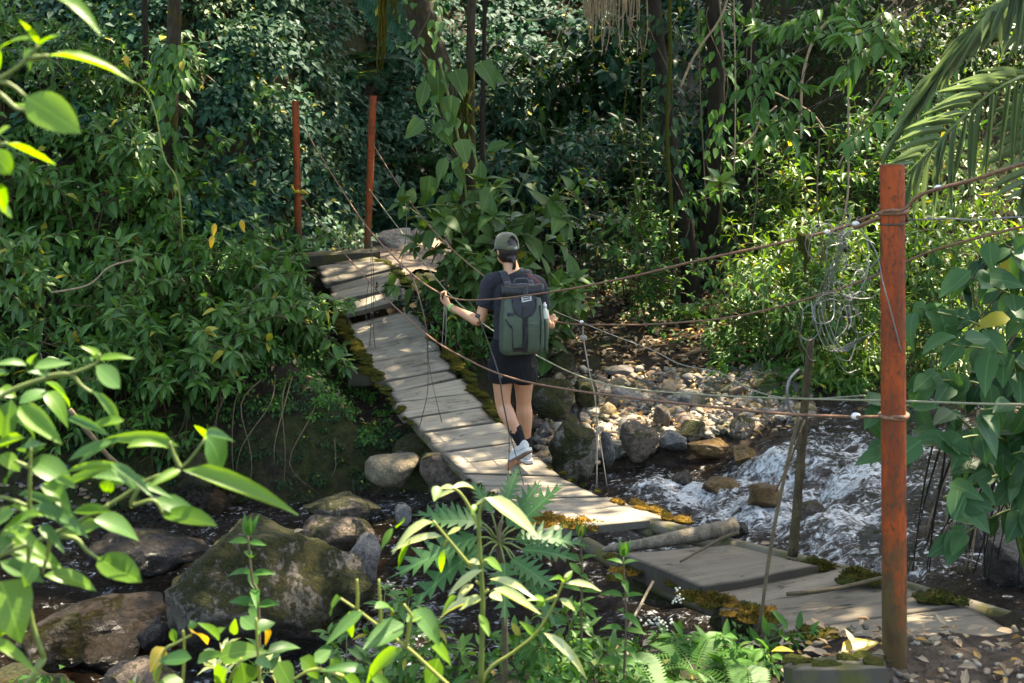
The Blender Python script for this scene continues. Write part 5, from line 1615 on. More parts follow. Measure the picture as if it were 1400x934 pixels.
MB().tube([frp(x, z, .005) for x, z in ((.128, .10), (.130, .0), (.128, -.1), (.122, -.205))], .005, 6).build('seam_piping', MAT['packd'], pack)
MB().tube([frp(x, z, .005) for x, z in ((-.105, -.04), (-.104, -.12), (-.10, -.165))], .0035, 6).build('seam_piping', MAT['packd'], pack)
MB().box(frp(-.115, .055, .004), .030, .006, .011, (S, BK, PU)).build('side_strap', MAT['web'], pack)
# roll top
rt_ = []
for i, x in enumerate(np.linspace(-.172, .172, 13)):
    sag = .018 * (1 - (x / .158) ** 2)
    rt_.append((c0 + S * x + PU * (.192 - sag * .3) + BK * .024, .050 + .004 * math.sin(i * 1.9), .042 + .003 * math.cos(i * 2.3), S))
MB().loft(rt_, PU, 16).build('roll_top', MAT['packd'], pack)
MB().loft([(c0 + S * x + PU * (.224 - .01 * abs(x) / .1) - BK * .006, .020, .034, S) for x in np.linspace(-.10, .10, 9)], PU, 12).build('top_pad', MAT['web'], pack)
MB().tube(crv([c0 + S * -.06 + PU * .222 - BK * .01, c0 + S * -.045 + PU * .262 - BK * .015, c0 + S * .045 + PU * .262 - BK * .015, c0 + S * .06 + PU * .222 - BK * .01], 4), .010, 8).build('haul_handle', MAT['web'], pack)
MB().box(c0 + S * .012 + PU * .178 + BK * .066, .021, .004, .052, (S, BK, PU)).build('top_strap', MAT['web'], pack)
bk_ = MB(); cc = c0 + S * .016 + PU * .150 + BK * .078
BX = (S + PU * .12).normalized(); BZ = (PU - S * .12).normalized()
for o, hx, hz in ((BZ * .017, .036, .0045), (BZ * -.017, .036, .0045), (BX * -.033, .0045, .017), (BX * .033, .0045, .017), (BZ * 0, .036, .003)):
    bk_.box(cc + o, hx, .004, hz, (BX, BK, BZ))
bk_.build('buckle', MAT['buckle'], pack, False)
# shoulder straps over the shirt
for sg, shp in ((-1, shL), (1, shR)):
    b = c0 + S * (.085 * sg) + PU * .195 - BK * .05
    top = J(704, 374, .02) + S * (.105 * sg) + PU * .012
    frt = top + FW * .11 - PU * .06 + S * (.01 * sg)
    low = frt - PU * .22 + S * (.03 * sg)
    pts = crv([b, b * .45 + top * .55 + PU * .02, top + PU * .004, frt, low], 5)
    MB().loft([(p, .030, .009) for p in pts], S, 10).build('shoulder_strap', MAT['web'], pack)
    b2 = b + S * (.012 * sg)
    MB().loft([(p, .022, .013) for p in crv([b2 + PU * .0 + BK * .03, b2 + PU * .03 + BK * .01, b2 + PU * .045 - BK * .02], 3)], S, 8).build('strap_pad', MAT['web'], pack)
# right side pocket
pc = c0 + S * .178 - BK * .01
shell([[p for p in sq2] for sq2 in [
    [pc + S * (.012 + .030 * math.cos(2 * math.pi * k / 32)) + BK * (.062 * math.sin(2 * math.pi * k / 32)) + PU * z for k in range(32)] for z in (-.21, -.20, -.12, -.04, .0)]]).build('side_pocket', MAT['pack'], pack)
MB().tube(crv([J(720, 374, -.06), J(735, 384, -.10), J(742, 392, -.12)], 4), .0035, 6).build('red_cord', MAT['red'], pack)
bt = root('bottle', pc + PU * -.02, 'small pale bottle with white cap in the side pocket of the backpack', 'bottle')
bc = c0 + S * .196 - BK * .012
MB().loft([(bc + PU * z, r_, r_, PU) for z, r_ in ((-.14, .026), (-.13, .029), (.0, .029), (.045, .028), (.062, .016), (.07, .014))], S, 16).build('bottle_body', MAT['bottle'], bt)
MB().loft([(bc + PU * z, r_, r_, PU) for z, r_ in ((.068, .016), (.09, .016), (.092, .010), (.104, .008))], S, 14).build('bottle_cap', MAT['white'], bt)
# ------------------------------------------------------------------ trees and the canopy
SUNV = np.array(SUN_TO)
SUN_GAPS = [(P(850, 575, 11.6), .42), (P(960, 565, 11.6), .34), (P(790, 590, 10.9), .2), (P(1330, 150, 5.4), .3), (P(420, 430, 12.4), .25), (P(250, 470, 11.6), .25), (P(180, 240, 12.8), .3), (P(340, 330, 12.6), .25), (P(40, 420, 11.5), .22), (P(370, 200, 16), .4), (P(580, 400, 14), .25), (P(120, 330, 12.2), .22), (P(300, 400, 11.8), .18), (P(60, 250, 13), .18), (P(330, 250, 13), .2), (P(1230, 480, 5.8), .18), (P(1330, 600, 5.8), .14), (P(700, 250, 13.5), .2), (P(960, 540, 12.5), .3), (P(520, 470, 12.3), .14), (P(480, 430, 13.2), .1), (P(600, 560, 10.5), .1), (P(1060, 760, 6.5), .07), (P(1150, 820, 5.8), .06), (P(100, 620, 2.2), .34), (P(220, 690, 2.2), .26), (P(50, 100, 1.8), .30), (P(650, 720, 3.0), .5), (P(820, 470, 14), .35), (P(880, 440, 14.8), .4), (P(980, 415, 15), .3), (P(850, 520, 12.8), .25), (P(1000, 470, 13.5), .25), (P(860, 700, 8.0), .30), (P(790, 715, 8.0), .16),
         (P(1130, 270, 14), .9), (P(1080, 360, 14), .5), (P(900, 590, 11.3), .22), (P(820, 560, 11.8), .16), (P(920, 455, 14), .4), (P(330, 130, 17.5), .45), (P(1310, 905, 4.6), .12), (P(1370, 890, 4.7), .08), (P(570, 355, 16.2), .4),
         (P(390, 900, 3.5), .24), (P(430, 745, 8), .22), (P(1040, 640, 10.3), .14), (P(1330, 790, 8.3), .2), (P(693, 330, 9.25), .11), (P(720, 540, 9.2), .12), (P(740, 300, 14), .25), (P(460, 160, 18), .2),
         (P(945, 770, 6.7), .10), (P(700, 400, 9.3), .15), (P(1250, 40, 9), .5), (P(880, 280, 20), .6)]
def thin(pos):  # drops crown leaves on the sun's way to chosen spots, so these are lit
    keep = np.ones(len(pos), bool)
    for p, r in SUN_GAPS:
        d = pos - np.array(p)
        t = d @ SUNV
        q = np.linalg.norm(d - t[:, None] * SUNV, axis=1)
        keep &= ~((t > 0) & (q < r))
    return keep

tiny = {k: [leaf_shape(k, 2, d, 0.3, 0.0, i) for i, d in enumerate((0.1, 0.3, 0.5))] for k in ('ovate', 'lance', 'ellip', 'heart', 'round')}

def crown(rt, blobs, matk='lf_crown', L=(0.2, 0.34), ratio=0.48):  # unseen overhead leaves, placed and gapped to shape shade and sun flecks
    pos, xd, nr, Ls = [], [], [], []
    for c, rad, n in blobs:
        n = int(n * 0.74)
        nc = max(4, n // 60)
        cc = NR.normal(0, 0.5, (nc, 3)) * np.array(rad) + np.array(c)
        k = NR.integers(0, nc, n)
        p = cc[k] + NR.normal(0, 0.30, (n, 3)) * np.array((1, 1, 0.6))
        d = NR.normal(0, 1, (n, 3)) * np.array((1, 1, 0.45)) + np.array((0, 0, -0.2))
        nn = NR.normal(0, 0.45, (n, 3)) + np.array((0, 0, 1.0))
        pos.append(p); xd.append(d); nr.append(nn); Ls.append(NR.uniform(*L, n))
    pos, xd, nr, Ls = map(np.concatenate, (pos, xd, nr, Ls))
    k = thin(pos) & (pos[:, 2] > 5.2)
    batch('crown', mats_np(pos[k], xd[k], nr[k], Ls[k], Ls[k] * ratio), tiny['ovate'], MAT[matk], rt, 'stuff')

def tree(name, label, pts, rad, bark='bark', blobs=(), group=None, n=12, jit=0.10, fork=None):
    pts = [Vector(p) for p in pts]
    rt = root(name, pts[0], label, 'tree', group)
    q = crv(pts, 6)
    rr = np.interp(np.linspace(0, 1, len(q)), np.linspace(0, 1, len(rad)), rad)
    MB().tube(q, rr, n, jit=jit).build('trunk', MAT[bark], rt)
    for c, rd, k in blobs:
        c = Vector(c); t = pts[-1] if fork is None else Vector(fork)
        m = t * .5 + c * .5 + Vector((0, 0, .5))
        lp = crv([t - Vector((0, 0, .2)), m, c], 6)
        MB().tube(lp, taper(rad[-1] * .75, .025, len(lp)), 7, jit=.08).build('limb', MAT[bark], rt)
        for s in range(4):
            e = c + Vector((R.gauss(0, rd[0] * .55), R.gauss(0, rd[1] * .55), R.gauss(0, rd[2] * .5)))
            lq = crv([lp[len(lp) * 2 // 3], (lp[len(lp) * 2 // 3] + e) / 2 + Vector((0, 0, .15)), e], 3)
            MB().tube(lq, taper(.04, .012, len(lq)), 5).build('limb', MAT[bark], rt)
    if blobs: crown(rt, blobs)
    return rt

def G(px, Y, dz=0.0):
    x = (px - 700) / F * Y
    return Vector((x, Y, tz(x, Y) + dz))

t_left = tree('mossy_tree', 'tree with a pale mossy upright trunk in the thicket at upper left', [G(231, 13.4, -.1), P(229, 330, 13.3), P(234, 150, 13.3), P(240, -30, 13.3), P(250, -300, 13.4), (-3.2, 13.6, 7.0)], [.09, .075, .075, .075, .075, .07], 'bark_m',
              [((-3.6, 13.4, 8.2), (1.8, 1.8, .7), 2600), ((-5.6, 12.0, 8.0), (1.7, 1.8, .7), 2200), ((-2.2, 15.8, 8.6), (1.8, 1.6, .8), 2200)])
t_mid = tree('leaning_tree', 'thick mossy tree leaning left above the broad leaved bush in the middle', [G(647, 14.6, -.1), P(643, 300, 14.3), P(628, 200, 14.0), P(606, 120, 13.9), P(590, 60, 13.8), P(565, -20, 13.8), P(520, -260, 13.6), (-1.9, 13.0, 6.8)], [.08, .085, .10, .13, .15, .16, .15, .13], 'bark_m',
             [((-1.6, 12.2, 8.0), (1.8, 1.7, .8), 2400), ((-.4, 14.8, 8.8), (1.7, 1.7, .8), 2200), ((-2.4, 9.6, 8.4), (1.5, 1.5, .6), 1500)])
t_thin = tree('slender_tree', 'slender upright mossy trunk with yellow green moss behind the walker', [G(646, 14.2, -.05), P(645, 250, 14.1), P(643, 120, 14.1), P(645, -20, 14.1), P(650, -260, 14.1), (-.4, 14.2, 6.6)], [.062, .055, .05, .05, .045, .04], 'bark_m',
              [((.2, 13.6, 7.6), (1.3, 1.3, .6), 1200)])
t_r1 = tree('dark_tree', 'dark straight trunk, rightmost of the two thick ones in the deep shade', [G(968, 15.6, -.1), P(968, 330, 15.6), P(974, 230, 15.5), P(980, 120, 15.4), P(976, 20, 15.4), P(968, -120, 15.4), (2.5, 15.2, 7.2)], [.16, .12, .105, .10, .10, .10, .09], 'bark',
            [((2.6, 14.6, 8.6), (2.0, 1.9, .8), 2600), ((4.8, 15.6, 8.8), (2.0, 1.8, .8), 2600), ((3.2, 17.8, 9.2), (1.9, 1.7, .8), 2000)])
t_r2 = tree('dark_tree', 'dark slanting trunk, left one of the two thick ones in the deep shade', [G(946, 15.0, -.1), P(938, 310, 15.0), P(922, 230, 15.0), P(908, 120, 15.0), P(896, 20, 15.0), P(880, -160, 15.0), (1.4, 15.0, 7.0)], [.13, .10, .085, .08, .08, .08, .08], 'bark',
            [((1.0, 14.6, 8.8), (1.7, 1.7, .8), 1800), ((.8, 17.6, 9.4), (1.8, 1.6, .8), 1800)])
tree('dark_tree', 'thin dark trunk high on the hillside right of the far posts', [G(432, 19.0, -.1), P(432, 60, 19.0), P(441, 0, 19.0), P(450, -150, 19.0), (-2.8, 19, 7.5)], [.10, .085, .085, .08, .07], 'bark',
     [((-3.0, 18.6, 9.0), (2.0, 1.8, .8), 2000), ((-5.4, 17.6, 9.0), (2.0, 1.8, .8), 2000), ((-3.6, 21.5, 10), (2.2, 1.8, .8), 3200), ((-1.0, 21.5, 10.4), (2.2, 1.8, .8), 3200), ((1.6, 22.5, 11), (2.2, 1.8, .8), 3400)])  # the farther crowns are added to keep the hillside in shade
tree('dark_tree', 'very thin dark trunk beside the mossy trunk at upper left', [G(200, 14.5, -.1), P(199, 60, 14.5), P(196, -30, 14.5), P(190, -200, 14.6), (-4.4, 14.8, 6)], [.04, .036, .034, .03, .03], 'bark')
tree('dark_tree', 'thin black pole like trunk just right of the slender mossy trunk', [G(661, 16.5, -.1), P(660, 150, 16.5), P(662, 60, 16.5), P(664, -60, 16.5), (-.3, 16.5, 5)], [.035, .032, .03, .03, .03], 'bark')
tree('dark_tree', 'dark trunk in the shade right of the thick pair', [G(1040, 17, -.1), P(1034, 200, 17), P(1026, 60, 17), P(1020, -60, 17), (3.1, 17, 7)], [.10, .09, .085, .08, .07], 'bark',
     [((6.6, 17.4, 9.0), (2.0, 1.8, .8), 2000), ((4.4, 22.5, 11), (2.2, 1.8, .8), 2600), ((7.2, 21, 11), (2.2, 1.8, .8), 3000), ((2.6, 20.2, 9.8), (2.0, 1.8, .8), 2400)])  # more crowns added behind to shade the back slope
# unseen trees, added so that their branches shade the stream and near bank
tree('shade_tree', 'unseen tree added on the right bank to shade the stream', [(5.4, 8.2, tz(5.4, 8.2) - .1), (5.2, 8.3, 2), (4.9, 8.6, 4.5), (4.6, 8.9, 6.4)], [.2, .18, .16, .13], 'bark',
     [((4.4, 9.4, 7.6), (1.7, 1.7, .7), 2700), ((3.0, 11.0, 8.2), (1.6, 1.5, .7), 2100), ((5.6, 11.6, 8.0), (1.7, 1.6, .7), 2200), ((4.2, 6.6, 7.2), (1.5, 1.4, .6), 2000), ((2.2, 8.2, 7.8), (1.3, 1.4, .6), 1300), ((6.4, 13.4, 8.3), (1.5, 1.4, .6), 2600), ((5.2, 12.9, 8.0), (1.2, 1.1, .5), 1300), ((7.2, 12.2, 8.2), (1.3, 1.2, .5), 1500)])
tree('shade_tree', 'unseen tree added for shade on the near bank to the right', [(4.4, 2.6, .6), (4.2, 2.8, 3), (3.9, 3.2, 5.0), (3.6, 3.6, 6.4)], [.16, .14, .12, .10], 'bark',
     [((3.0, 4.6, 7.2), (1.4, 1.3, .5), 1500), ((1.4, 5.6, 7.6), (1.3, 1.2, .5), 1000)])
tree('shade_tree', 'unseen tree added for shade on the near bank to the left', [(-4.6, 5.4, tz(-4.6, 5.4) - .1), (-4.4, 5.6, 3), (-4.0, 6.0, 5.2), (-3.8, 6.2, 6.6)], [.17, .15, .12, .10], 'bark',
     [((-3.4, 7.0, 7.6), (1.6, 1.5, .6), 1700), ((-5.4, 8.6, 8.0), (1.7, 1.6, .6), 1700), ((-1.2, 6.4, 7.8), (1.2, 1.2, .5), 700)])

# creepers on the trunks: small things of their own
def creeper(label, pts, rad, n, matk, L, kind='ovate'):
    q = crv([Vector(p) for p in pts], 8)
    rt = root('creeper', q[0], label, 'creeper')
    MB().tube([p + Vector((rad * .9 * math.cos(i * .5 - 1.8), -abs(rad) * .8, 0)) for i, p in enumerate(q)], .007, 5).build('stem', MAT['stem_b'], rt)
    its = []
    for i in range(n):
        f_ = R.random() * (len(q) - 1); k = min(int(f_), len(q) - 2)
        a = R.uniform(math.pi, 2 * math.pi)
        o = Vector((math.cos(a), math.sin(a), 0))
        p = q[k].lerp(q[k + 1], f_ - k) + o * rad * R.uniform(.9, 2.2)
        l = R.uniform(*L)
        its.append((p, (o * .5 + Vector((R.uniform(-.7, .7), 0, -.9))).normalized(), (o + UP * .6 + rnd_unit() * .3).normalized(), l, l * .55))
    add_leaves(rt, its, kind, matk, 300)
creeper('leafy creeper covering the lower part of the pale mossy trunk at upper left', [P(229, 340, 13.2), P(232, 220, 13.2), P(235, 110, 13.2), P(238, 60, 13.2)], .10, 240, 'lf_mid', (.10, .18))
creeper('creeper on the left of the two thick dark trunks', [P(935, 330, 14.8), P(920, 230, 14.8), P(907, 120, 14.8), P(896, 20, 14.8)], .11, 130, 'lf_dark', (.09, .16))
creeper('creeper on the right one of the two thick dark trunks', [P(968, 330, 15.3), P(974, 230, 15.3), P(980, 120, 15.2), P(976, 10, 15.2)], .13, 130, 'lf_mid', (.09, .16))
creeper('creeper on the dark trunk right of the thick pair', [P(1036, 200, 16.8), P(1030, 120, 16.8), P(1022, 0, 16.8)], .10, 90, 'lf_mid', (.10, .17))
creeper('sparse small creeper on the thick leaning mossy tree', [P(640, 290, 14.0), P(626, 200, 13.8), P(604, 120, 13.7), P(585, 50, 13.6), P(566, -10, 13.6)], .14, 110, 'lf_shrub', (.08, .15))
# moss beards on the leaning tree, hanging roots and vines
def beard(label, top, length, n=14, matk='moss', w=.03, name='moss_beard', cat='moss'):
    mb = MB()
    for i in range(n):
        a = Vector(top) + Vector((R.gauss(0, w), R.gauss(0, w), R.uniform(-.05, .05)))
        l = length * R.uniform(.4, 1.05)
        pts = [a + Vector((R.gauss(0, w * .5), R.gauss(0, w * .5), -l * k / 5)) for k in range(6)]
        mb.tube(pts, [.006, .012, .013, .012, .009, .004], 5, jit=.4)
    return tag(mb.build(name, MAT[matk]), label, cat)
beard('yellow moss beard hanging at the top left of the leaning tree, longest one', P(521, -20, 13.4), .95, 14, w=.022)
beard('short yellow moss beard hanging right of the longest one', P(537, -30, 13.4), .5, 8)
beard('brownish moss hanging beneath the thick leaning tree', P(632, 120, 13.9), .8, 14, 'moss_g', .05)
beard('moss strand hanging on the sunny slope right of the deep shade', P(1073, 195, 13.0), .28, 8, 'moss', .025)
beard('dead hanging leaves on the upper cable left of the near post', P(1098, 325, 5.2), .13, 5, 'moss_g', .008)
def vine(label, pts, r, matk='vine', name='vine', cat='vine', group=None):
    return tag(MB().tube(crv(pts, 5), r, 6, jit=.15).build(name, MAT[matk]), label, cat, group)
vine('yellow brown vine curving down in the thicket right of the mossy left trunk', [P(180, 110, 12.3), P(200, 125, 12.3), P(214, 160, 12.3), P(224, 215, 12.3), P(243, 250, 12.3), P(250, 330, 12.4)], .008, 'stem_y')
vine('mossy yellow vine looping down from the top left of the hillside', [P(305, -15, 16), P(306, 25, 16), P(318, 50, 16), P(336, 65, 16)], .022, 'moss')
vine('pale dry twig slanting over the pale leaves on the hillside', [P(255, 85, 15), P(285, 105, 15), P(312, 130, 15)], .008)
vine('mossy vine hanging straight in front of the dark slanting trunk', [P(915, -20, 14.4), P(916, 80, 14.4), P(912, 180, 14.4), P(917, 270, 14.4), P(920, 350, 14.5)], .025, 'moss_g')
vine('pale dry branch slanting beside the dark trunks', [P(1000, -20, 14.2), P(985, 25, 14.2), P(960, 60, 14.2), P(945, 85, 14.2), P(930, 120, 14.2)], .014)
vine('pale forked branch arching over the shady slope right of the trunks', [P(1095, 190, 12.6), P(1097, 110, 12.6), P(1110, 60, 12.6), P(1130, 30, 12.6), P(1147, 22, 12.6)], .014)
vine('thin dry branch running down to the right below the forked branch', [P(1056, 125, 12.6), P(1085, 140, 12.6), P(1110, 155, 12.6), P(1126, 176, 12.6)], .011)
vine('thin bare twigs left of the forked branch', [P(1062, 145, 12.6), P(1040, 165, 12.6), P(1030, 185, 12.6), P(1012, 200, 12.6)], .009)
vine('long straight branch from the top right down to the sunny shrubs', [P(1225, 100, 10), P(1200, 140, 10.4), P(1170, 180, 10.8), P(1145, 230, 11)], .009)
vine('thin brown liana looping at the top of the leafy slope', [P(690, 10, 15), P(720, 27, 15), P(750, 22, 15), P(770, 0, 15)], .008)
vine('thin hanging liana left of the roots', [P(785, -20, 15), P(770, 30, 15), P(757, 65, 15)], .006)
vine('yellow stem climbing the slender trunk', [P(648, 300, 14.0), P(652, 230, 14.0), P(642, 190, 14.0), P(640, 160, 14.0)], .014, 'stem_y')
vine('pale stem curving across the bush on the left bank', [P(70, 400, 11.2), P(120, 390, 11.2), P(150, 365, 11.2), P(185, 355, 11.3)], .010)
vine('mossy branch sloping in the left thicket', [P(183, 320, 12.3), P(200, 350, 12.3), P(208, 375, 12.3), P(213, 405, 12.3)], .03, 'moss_g')
vine('mossy bare branch leaning down to the water at the left edge', [P(96, 560, 9.6), P(125, 596, 9.7), P(150, 625, 9.8), P(175, 645, 9.9)], .02, 'stick')
vine('bare broken branch stub at the end of the left bank', [P(355, 432, 11.6), P(380, 432, 11.6), P(402, 437, 11.6)], .015, 'stick')
for k, (px, t0, b0, Y, lab) in enumerate(((955, 0, 300, 14.6, 'leftmost of the thin vines hanging in front of the dark trunks'), (1003, -10, 240, 14.4, 'thin vine hanging between the dark trunks and the forked branch'), (1030, -10, 330, 14.0, 'thin vine hanging at the left edge of the sunny slope'),
                            (880, 30, 330, 14.5, 'thin vine hanging left of the dark slanting trunk'), (866, 60, 340, 14.8, 'thin vine hanging over the clearing'), (1160, 80, 330, 12.0, 'thin brown vine hanging down to the tangle of wire'), (1120, 190, 420, 12.2, 'thin dry vine hanging over the sunny slope'))):
    vine(lab, [P(px, t0, Y), P(px + R.gauss(0, 5), t0 * .6 + b0 * .4, Y), P(px + R.gauss(0, 7), t0 * .25 + b0 * .75, Y), P(px + R.gauss(0, 8), b0, Y)], R.uniform(.006, .012), R.choice(['moss_g', 'vine', 'stem_b']))
hr_ = root('hanging_roots', P(840, -10, 15.5), 'curtain of brown aerial roots hanging at the top right of the leafy slope', 'roots')
for i in range(46):
    px = R.uniform(795, 890); Y = R.uniform(14.8, 16)
    l = R.uniform(20, 80)
    MB().tube(crv([P(px, -40, Y), P(px + R.gauss(0, 4), l * .5, Y), P(px + R.gauss(0, 5), l, Y)], 3), taper(.012, .004, 7), 4).build('root', MAT['vine'], hr_)

# ------------------------------------------------------------------ hillside and bank carpets (nobody could count these leaves)
def carpet(name, n, xr, yr, matk, kind='ovate', L=(.07, .12), ratio=.55, clump=(.25, .6), per=55, lift=.0, mask=None, toward=(0, -1, .9), hshell=1.0):
    nc = max(3, n // per)
    cx = NR.uniform(*xr, nc * 3); cy = NR.uniform(*yr, nc * 3)
    if mask is not None:
        k = mask(cx, cy); cx, cy = cx[k], cy[k]
    cx, cy = cx[:nc], cy[:nc]
    cz_ = terr(cx, cy) + lift
    cr = NR.uniform(*clump, len(cx))
    i = NR.integers(0, len(cx), n)
    d = NR.normal(0, 1, (n, 3)) + np.array(toward) * .75
    d[:, 2] = np.abs(d[:, 2]) * hshell
    d /= np.linalg.norm(d, axis=1, keepdims=True)
    sh_ = NR.uniform(.45, 1.05, n)
    p = np.stack([cx[i], cy[i], cz_[i]], 1) + d * (cr[i] * sh_)[:, None] * np.array((1, 1, .8))
    nn = d * .55 + np.array((0, -.25, .75)) + NR.normal(0, .28, (n, 3))
    xd = d * np.array((.8, .8, .1)) + NR.normal(0, .6, (n, 3)) + np.array((0, -.2, -.45))
    l = NR.uniform(*L, n)
    o = batch(name, mats_np(p, xd, nn, l, l * ratio * NR.uniform(.85, 1.2, n)), tiny[kind], MAT[matk])
    return tag(o, kind='stuff')
def inpx(x, y, a, b):
    px = 700 + x / y * F
    return (px > a) & (px < b)
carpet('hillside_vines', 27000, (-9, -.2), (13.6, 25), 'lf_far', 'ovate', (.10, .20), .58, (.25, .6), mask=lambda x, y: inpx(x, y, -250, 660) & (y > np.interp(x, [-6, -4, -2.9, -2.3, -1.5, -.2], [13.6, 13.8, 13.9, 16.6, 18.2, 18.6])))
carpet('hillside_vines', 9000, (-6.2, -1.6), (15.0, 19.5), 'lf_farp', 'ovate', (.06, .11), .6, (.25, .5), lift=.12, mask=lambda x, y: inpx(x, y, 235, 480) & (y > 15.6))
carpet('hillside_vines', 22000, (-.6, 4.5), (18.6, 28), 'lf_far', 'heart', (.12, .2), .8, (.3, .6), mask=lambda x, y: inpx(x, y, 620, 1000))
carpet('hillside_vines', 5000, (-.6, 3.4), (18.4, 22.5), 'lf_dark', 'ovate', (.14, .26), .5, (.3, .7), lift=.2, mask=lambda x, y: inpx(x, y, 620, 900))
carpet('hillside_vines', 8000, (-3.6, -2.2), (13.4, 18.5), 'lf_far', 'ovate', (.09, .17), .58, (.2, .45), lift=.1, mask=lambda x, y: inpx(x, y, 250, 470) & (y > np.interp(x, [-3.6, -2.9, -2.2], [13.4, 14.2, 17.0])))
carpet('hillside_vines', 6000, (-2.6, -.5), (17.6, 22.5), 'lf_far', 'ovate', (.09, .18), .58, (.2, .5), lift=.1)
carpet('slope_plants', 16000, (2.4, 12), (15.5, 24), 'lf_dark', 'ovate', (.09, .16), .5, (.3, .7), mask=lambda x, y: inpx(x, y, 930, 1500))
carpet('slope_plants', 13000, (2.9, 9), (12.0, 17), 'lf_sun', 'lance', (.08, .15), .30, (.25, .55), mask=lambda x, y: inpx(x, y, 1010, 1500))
carpet('thicket_undergrowth', 12000, (-9, -2.6), (10.9, 15.5), 'lf_mid', 'ovate', (.11, .19), .44, (.25, .55), mask=lambda x, y: inpx(x, y, -200, 390) & (y > np.interp(x, [-9, -4, -2.6], [10.9, 11.2, 12.2])))
carpet('path_side_herbs', 6000, (-3.6, .2), (14.9, 18.4), 'lf_farp', 'ovate', (.035, .065), .7, (.08, .22), per=40, mask=lambda x, y: ((x + 1.2) ** 2 / 1.5 + (y - 16.0) ** 2 / 2.4 > 1) & inpx(x, y, 380, 660) & (y < 18.4))
carpet('bank_moss_plants', 5000, (-3.9, -.9), (10.65, 11.35), 'lf_dark', 'ovate', (.02, .045), .6, (.04, .12), per=26)
carpet('bank_herbs', 3600, (-3.4, -1.1), (11.0, 12.3), 'lf_low', 'ovate', (.03, .055), .65, (.06, .16), per=30)
carpet('floor_herbs', 3600, (1.2, 4.2), (13.2, 18.5), 'lf_mid', 'ovate', (.06, .10), .5, (.10, .28), per=26, mask=lambda x, y: inpx(x, y, 800, 1200))
carpet('floor_herbs', 2600, (2.2, 4.6), (11.6, 14), 'lf_low', 'lance', (.06, .11), .36, (.12, .3), per=30, mask=lambda x, y: inpx(x, y, 980, 1250))
# leaf litter: flat dead leaves on the ground
def litter(n, xr, yr, L=(.04, .09), mask=None, name='leaf_litter', matk='lf_dead', lift=.012):
    x = NR.uniform(*xr, n); y = NR.uniform(*yr, n)
    if mask is not None:
        k = mask(x, y); x, y = x[k], y[k]
    m = len(x)
    p = np.stack([x, y, terr(x, y) + lift + NR.uniform(0, .02, m)], 1)
    xd = NR.normal(0, 1, (m, 3)) * np.array((1, 1, .2)); nn = NR.normal(0, .35, (m, 3)) + np.array((0, 0, 1))
    l = NR.uniform(*L, m)
    return tag(batch(name, mats_np(p, xd, nn, l, l * .45), [leaf_shape('ovate', 3, d, f_, .02, i) for i, (d, f_) in enumerate(((.3, .5), (-.2, .6), (.1, .3)))], MAT[matk]), kind='stuff')
litter(3600, (.1, 3.6), (11.6, 18.5), (.05, .12), lambda x, y: inpx(x, y, 740, 1120) & (y > 11.9))
litter(500, (-3.4, -.4), (11.2, 14.6), (.05, .10))
litter(900, (1.1, 3.3), (3.3, 5.1), (.025, .075), lift=.025)
litter(500, (-1.8, .2), (14.8, 17.6), (.04, .08))
litter(260, (-.3, 1.3), (4.3, 6.2), (.03, .06))

litter(420, (.2, 3.0), (10.95, 12.6), (.04, .09), lambda x, y: inpx(x, y, 730, 1100), lift=.07)
# ------------------------------------------------------------------ left thicket
ROW = ['at the foot of the left thicket', 'low in the left thicket', 'halfway up the left thicket', 'high in the left thicket']
def colname(px):
    return ('at the left edge' if px < 60 else 'left of the pale mossy trunk' if px < 190 else 'around the pale mossy trunk' if px < 270 else 'right of the pale mossy trunk' if px < 350 else 'just left of the far orange posts')
for r, (Y, h, L) in enumerate(((11.25, 1.0, (.13, .21)), (12.0, 1.1, (.14, .23)), (12.9, 1.2, (.14, .22)), (14.0, 1.3, (.13, .20)))):
    for px in range(-20 + 25 * (r % 2), (330, 360, 370, 300)[r], 62):
        p = G(px + R.uniform(-15, 15), Y + R.uniform(-.25, .25))
        kd = R.choice(['ovate', 'lance', 'ovate'])
        shrub('shrub', ('broad' if kd == 'ovate' else 'narrow') + ' leaved shrub ' + ROW[r] + ', ' + colname(px), 'shrub', p, 'shrubs of the left thicket', h * R.uniform(.85, 1.15), 5, (0, -.45, 0), .34, kd, R.choice(['lf_mid', 'lf_shrub', 'lf_mid']), L,
              .42 if kd == 'ovate' else .33, .13, 3, .45, 'stem_b', .010, .22, pend=.8)
# shrubs hanging over the earth bank
for px, Y, h, lab, mk in ((325, 11.75, .75, 'drooping shrub over the middle of the earth bank, left of the hanging board', 'lf_shrub'), (290, 11.5, .8, 'drooping shrub over the left end of the earth bank', 'lf_mid'),
                          (375, 12.3, .8, 'drooping shrub on top of the earth bank below the far left post', 'lf_shrub'), (405, 12.5, .95, 'shrub with light leaves against the left edge of the deck', 'lf_shrub'),
                          (350, 13.2, 1.0, 'shrub behind the drooping ones, left of the far left post', 'lf_mid'), (385, 13.9, .9, 'shrub touching the yellow taped post from the left', 'lf_shrub'),
                          (250, 11.3, .7, 'dark shrub over the hollow in the left bank', 'lf_mid'), (430, 12.5, .55, 'small shrub hanging beside the hanging board', 'lf_shrub')):
    shrub('drooping_shrub', lab, 'shrub', G(px, Y), 'shrubs hanging over the earth bank', h, 6, (.12, -.55, 0), .30, 'ovate', mk, (.13, .20), .42, .13, 3, .75, 'stem_b', .009, .2, pend=1.0)
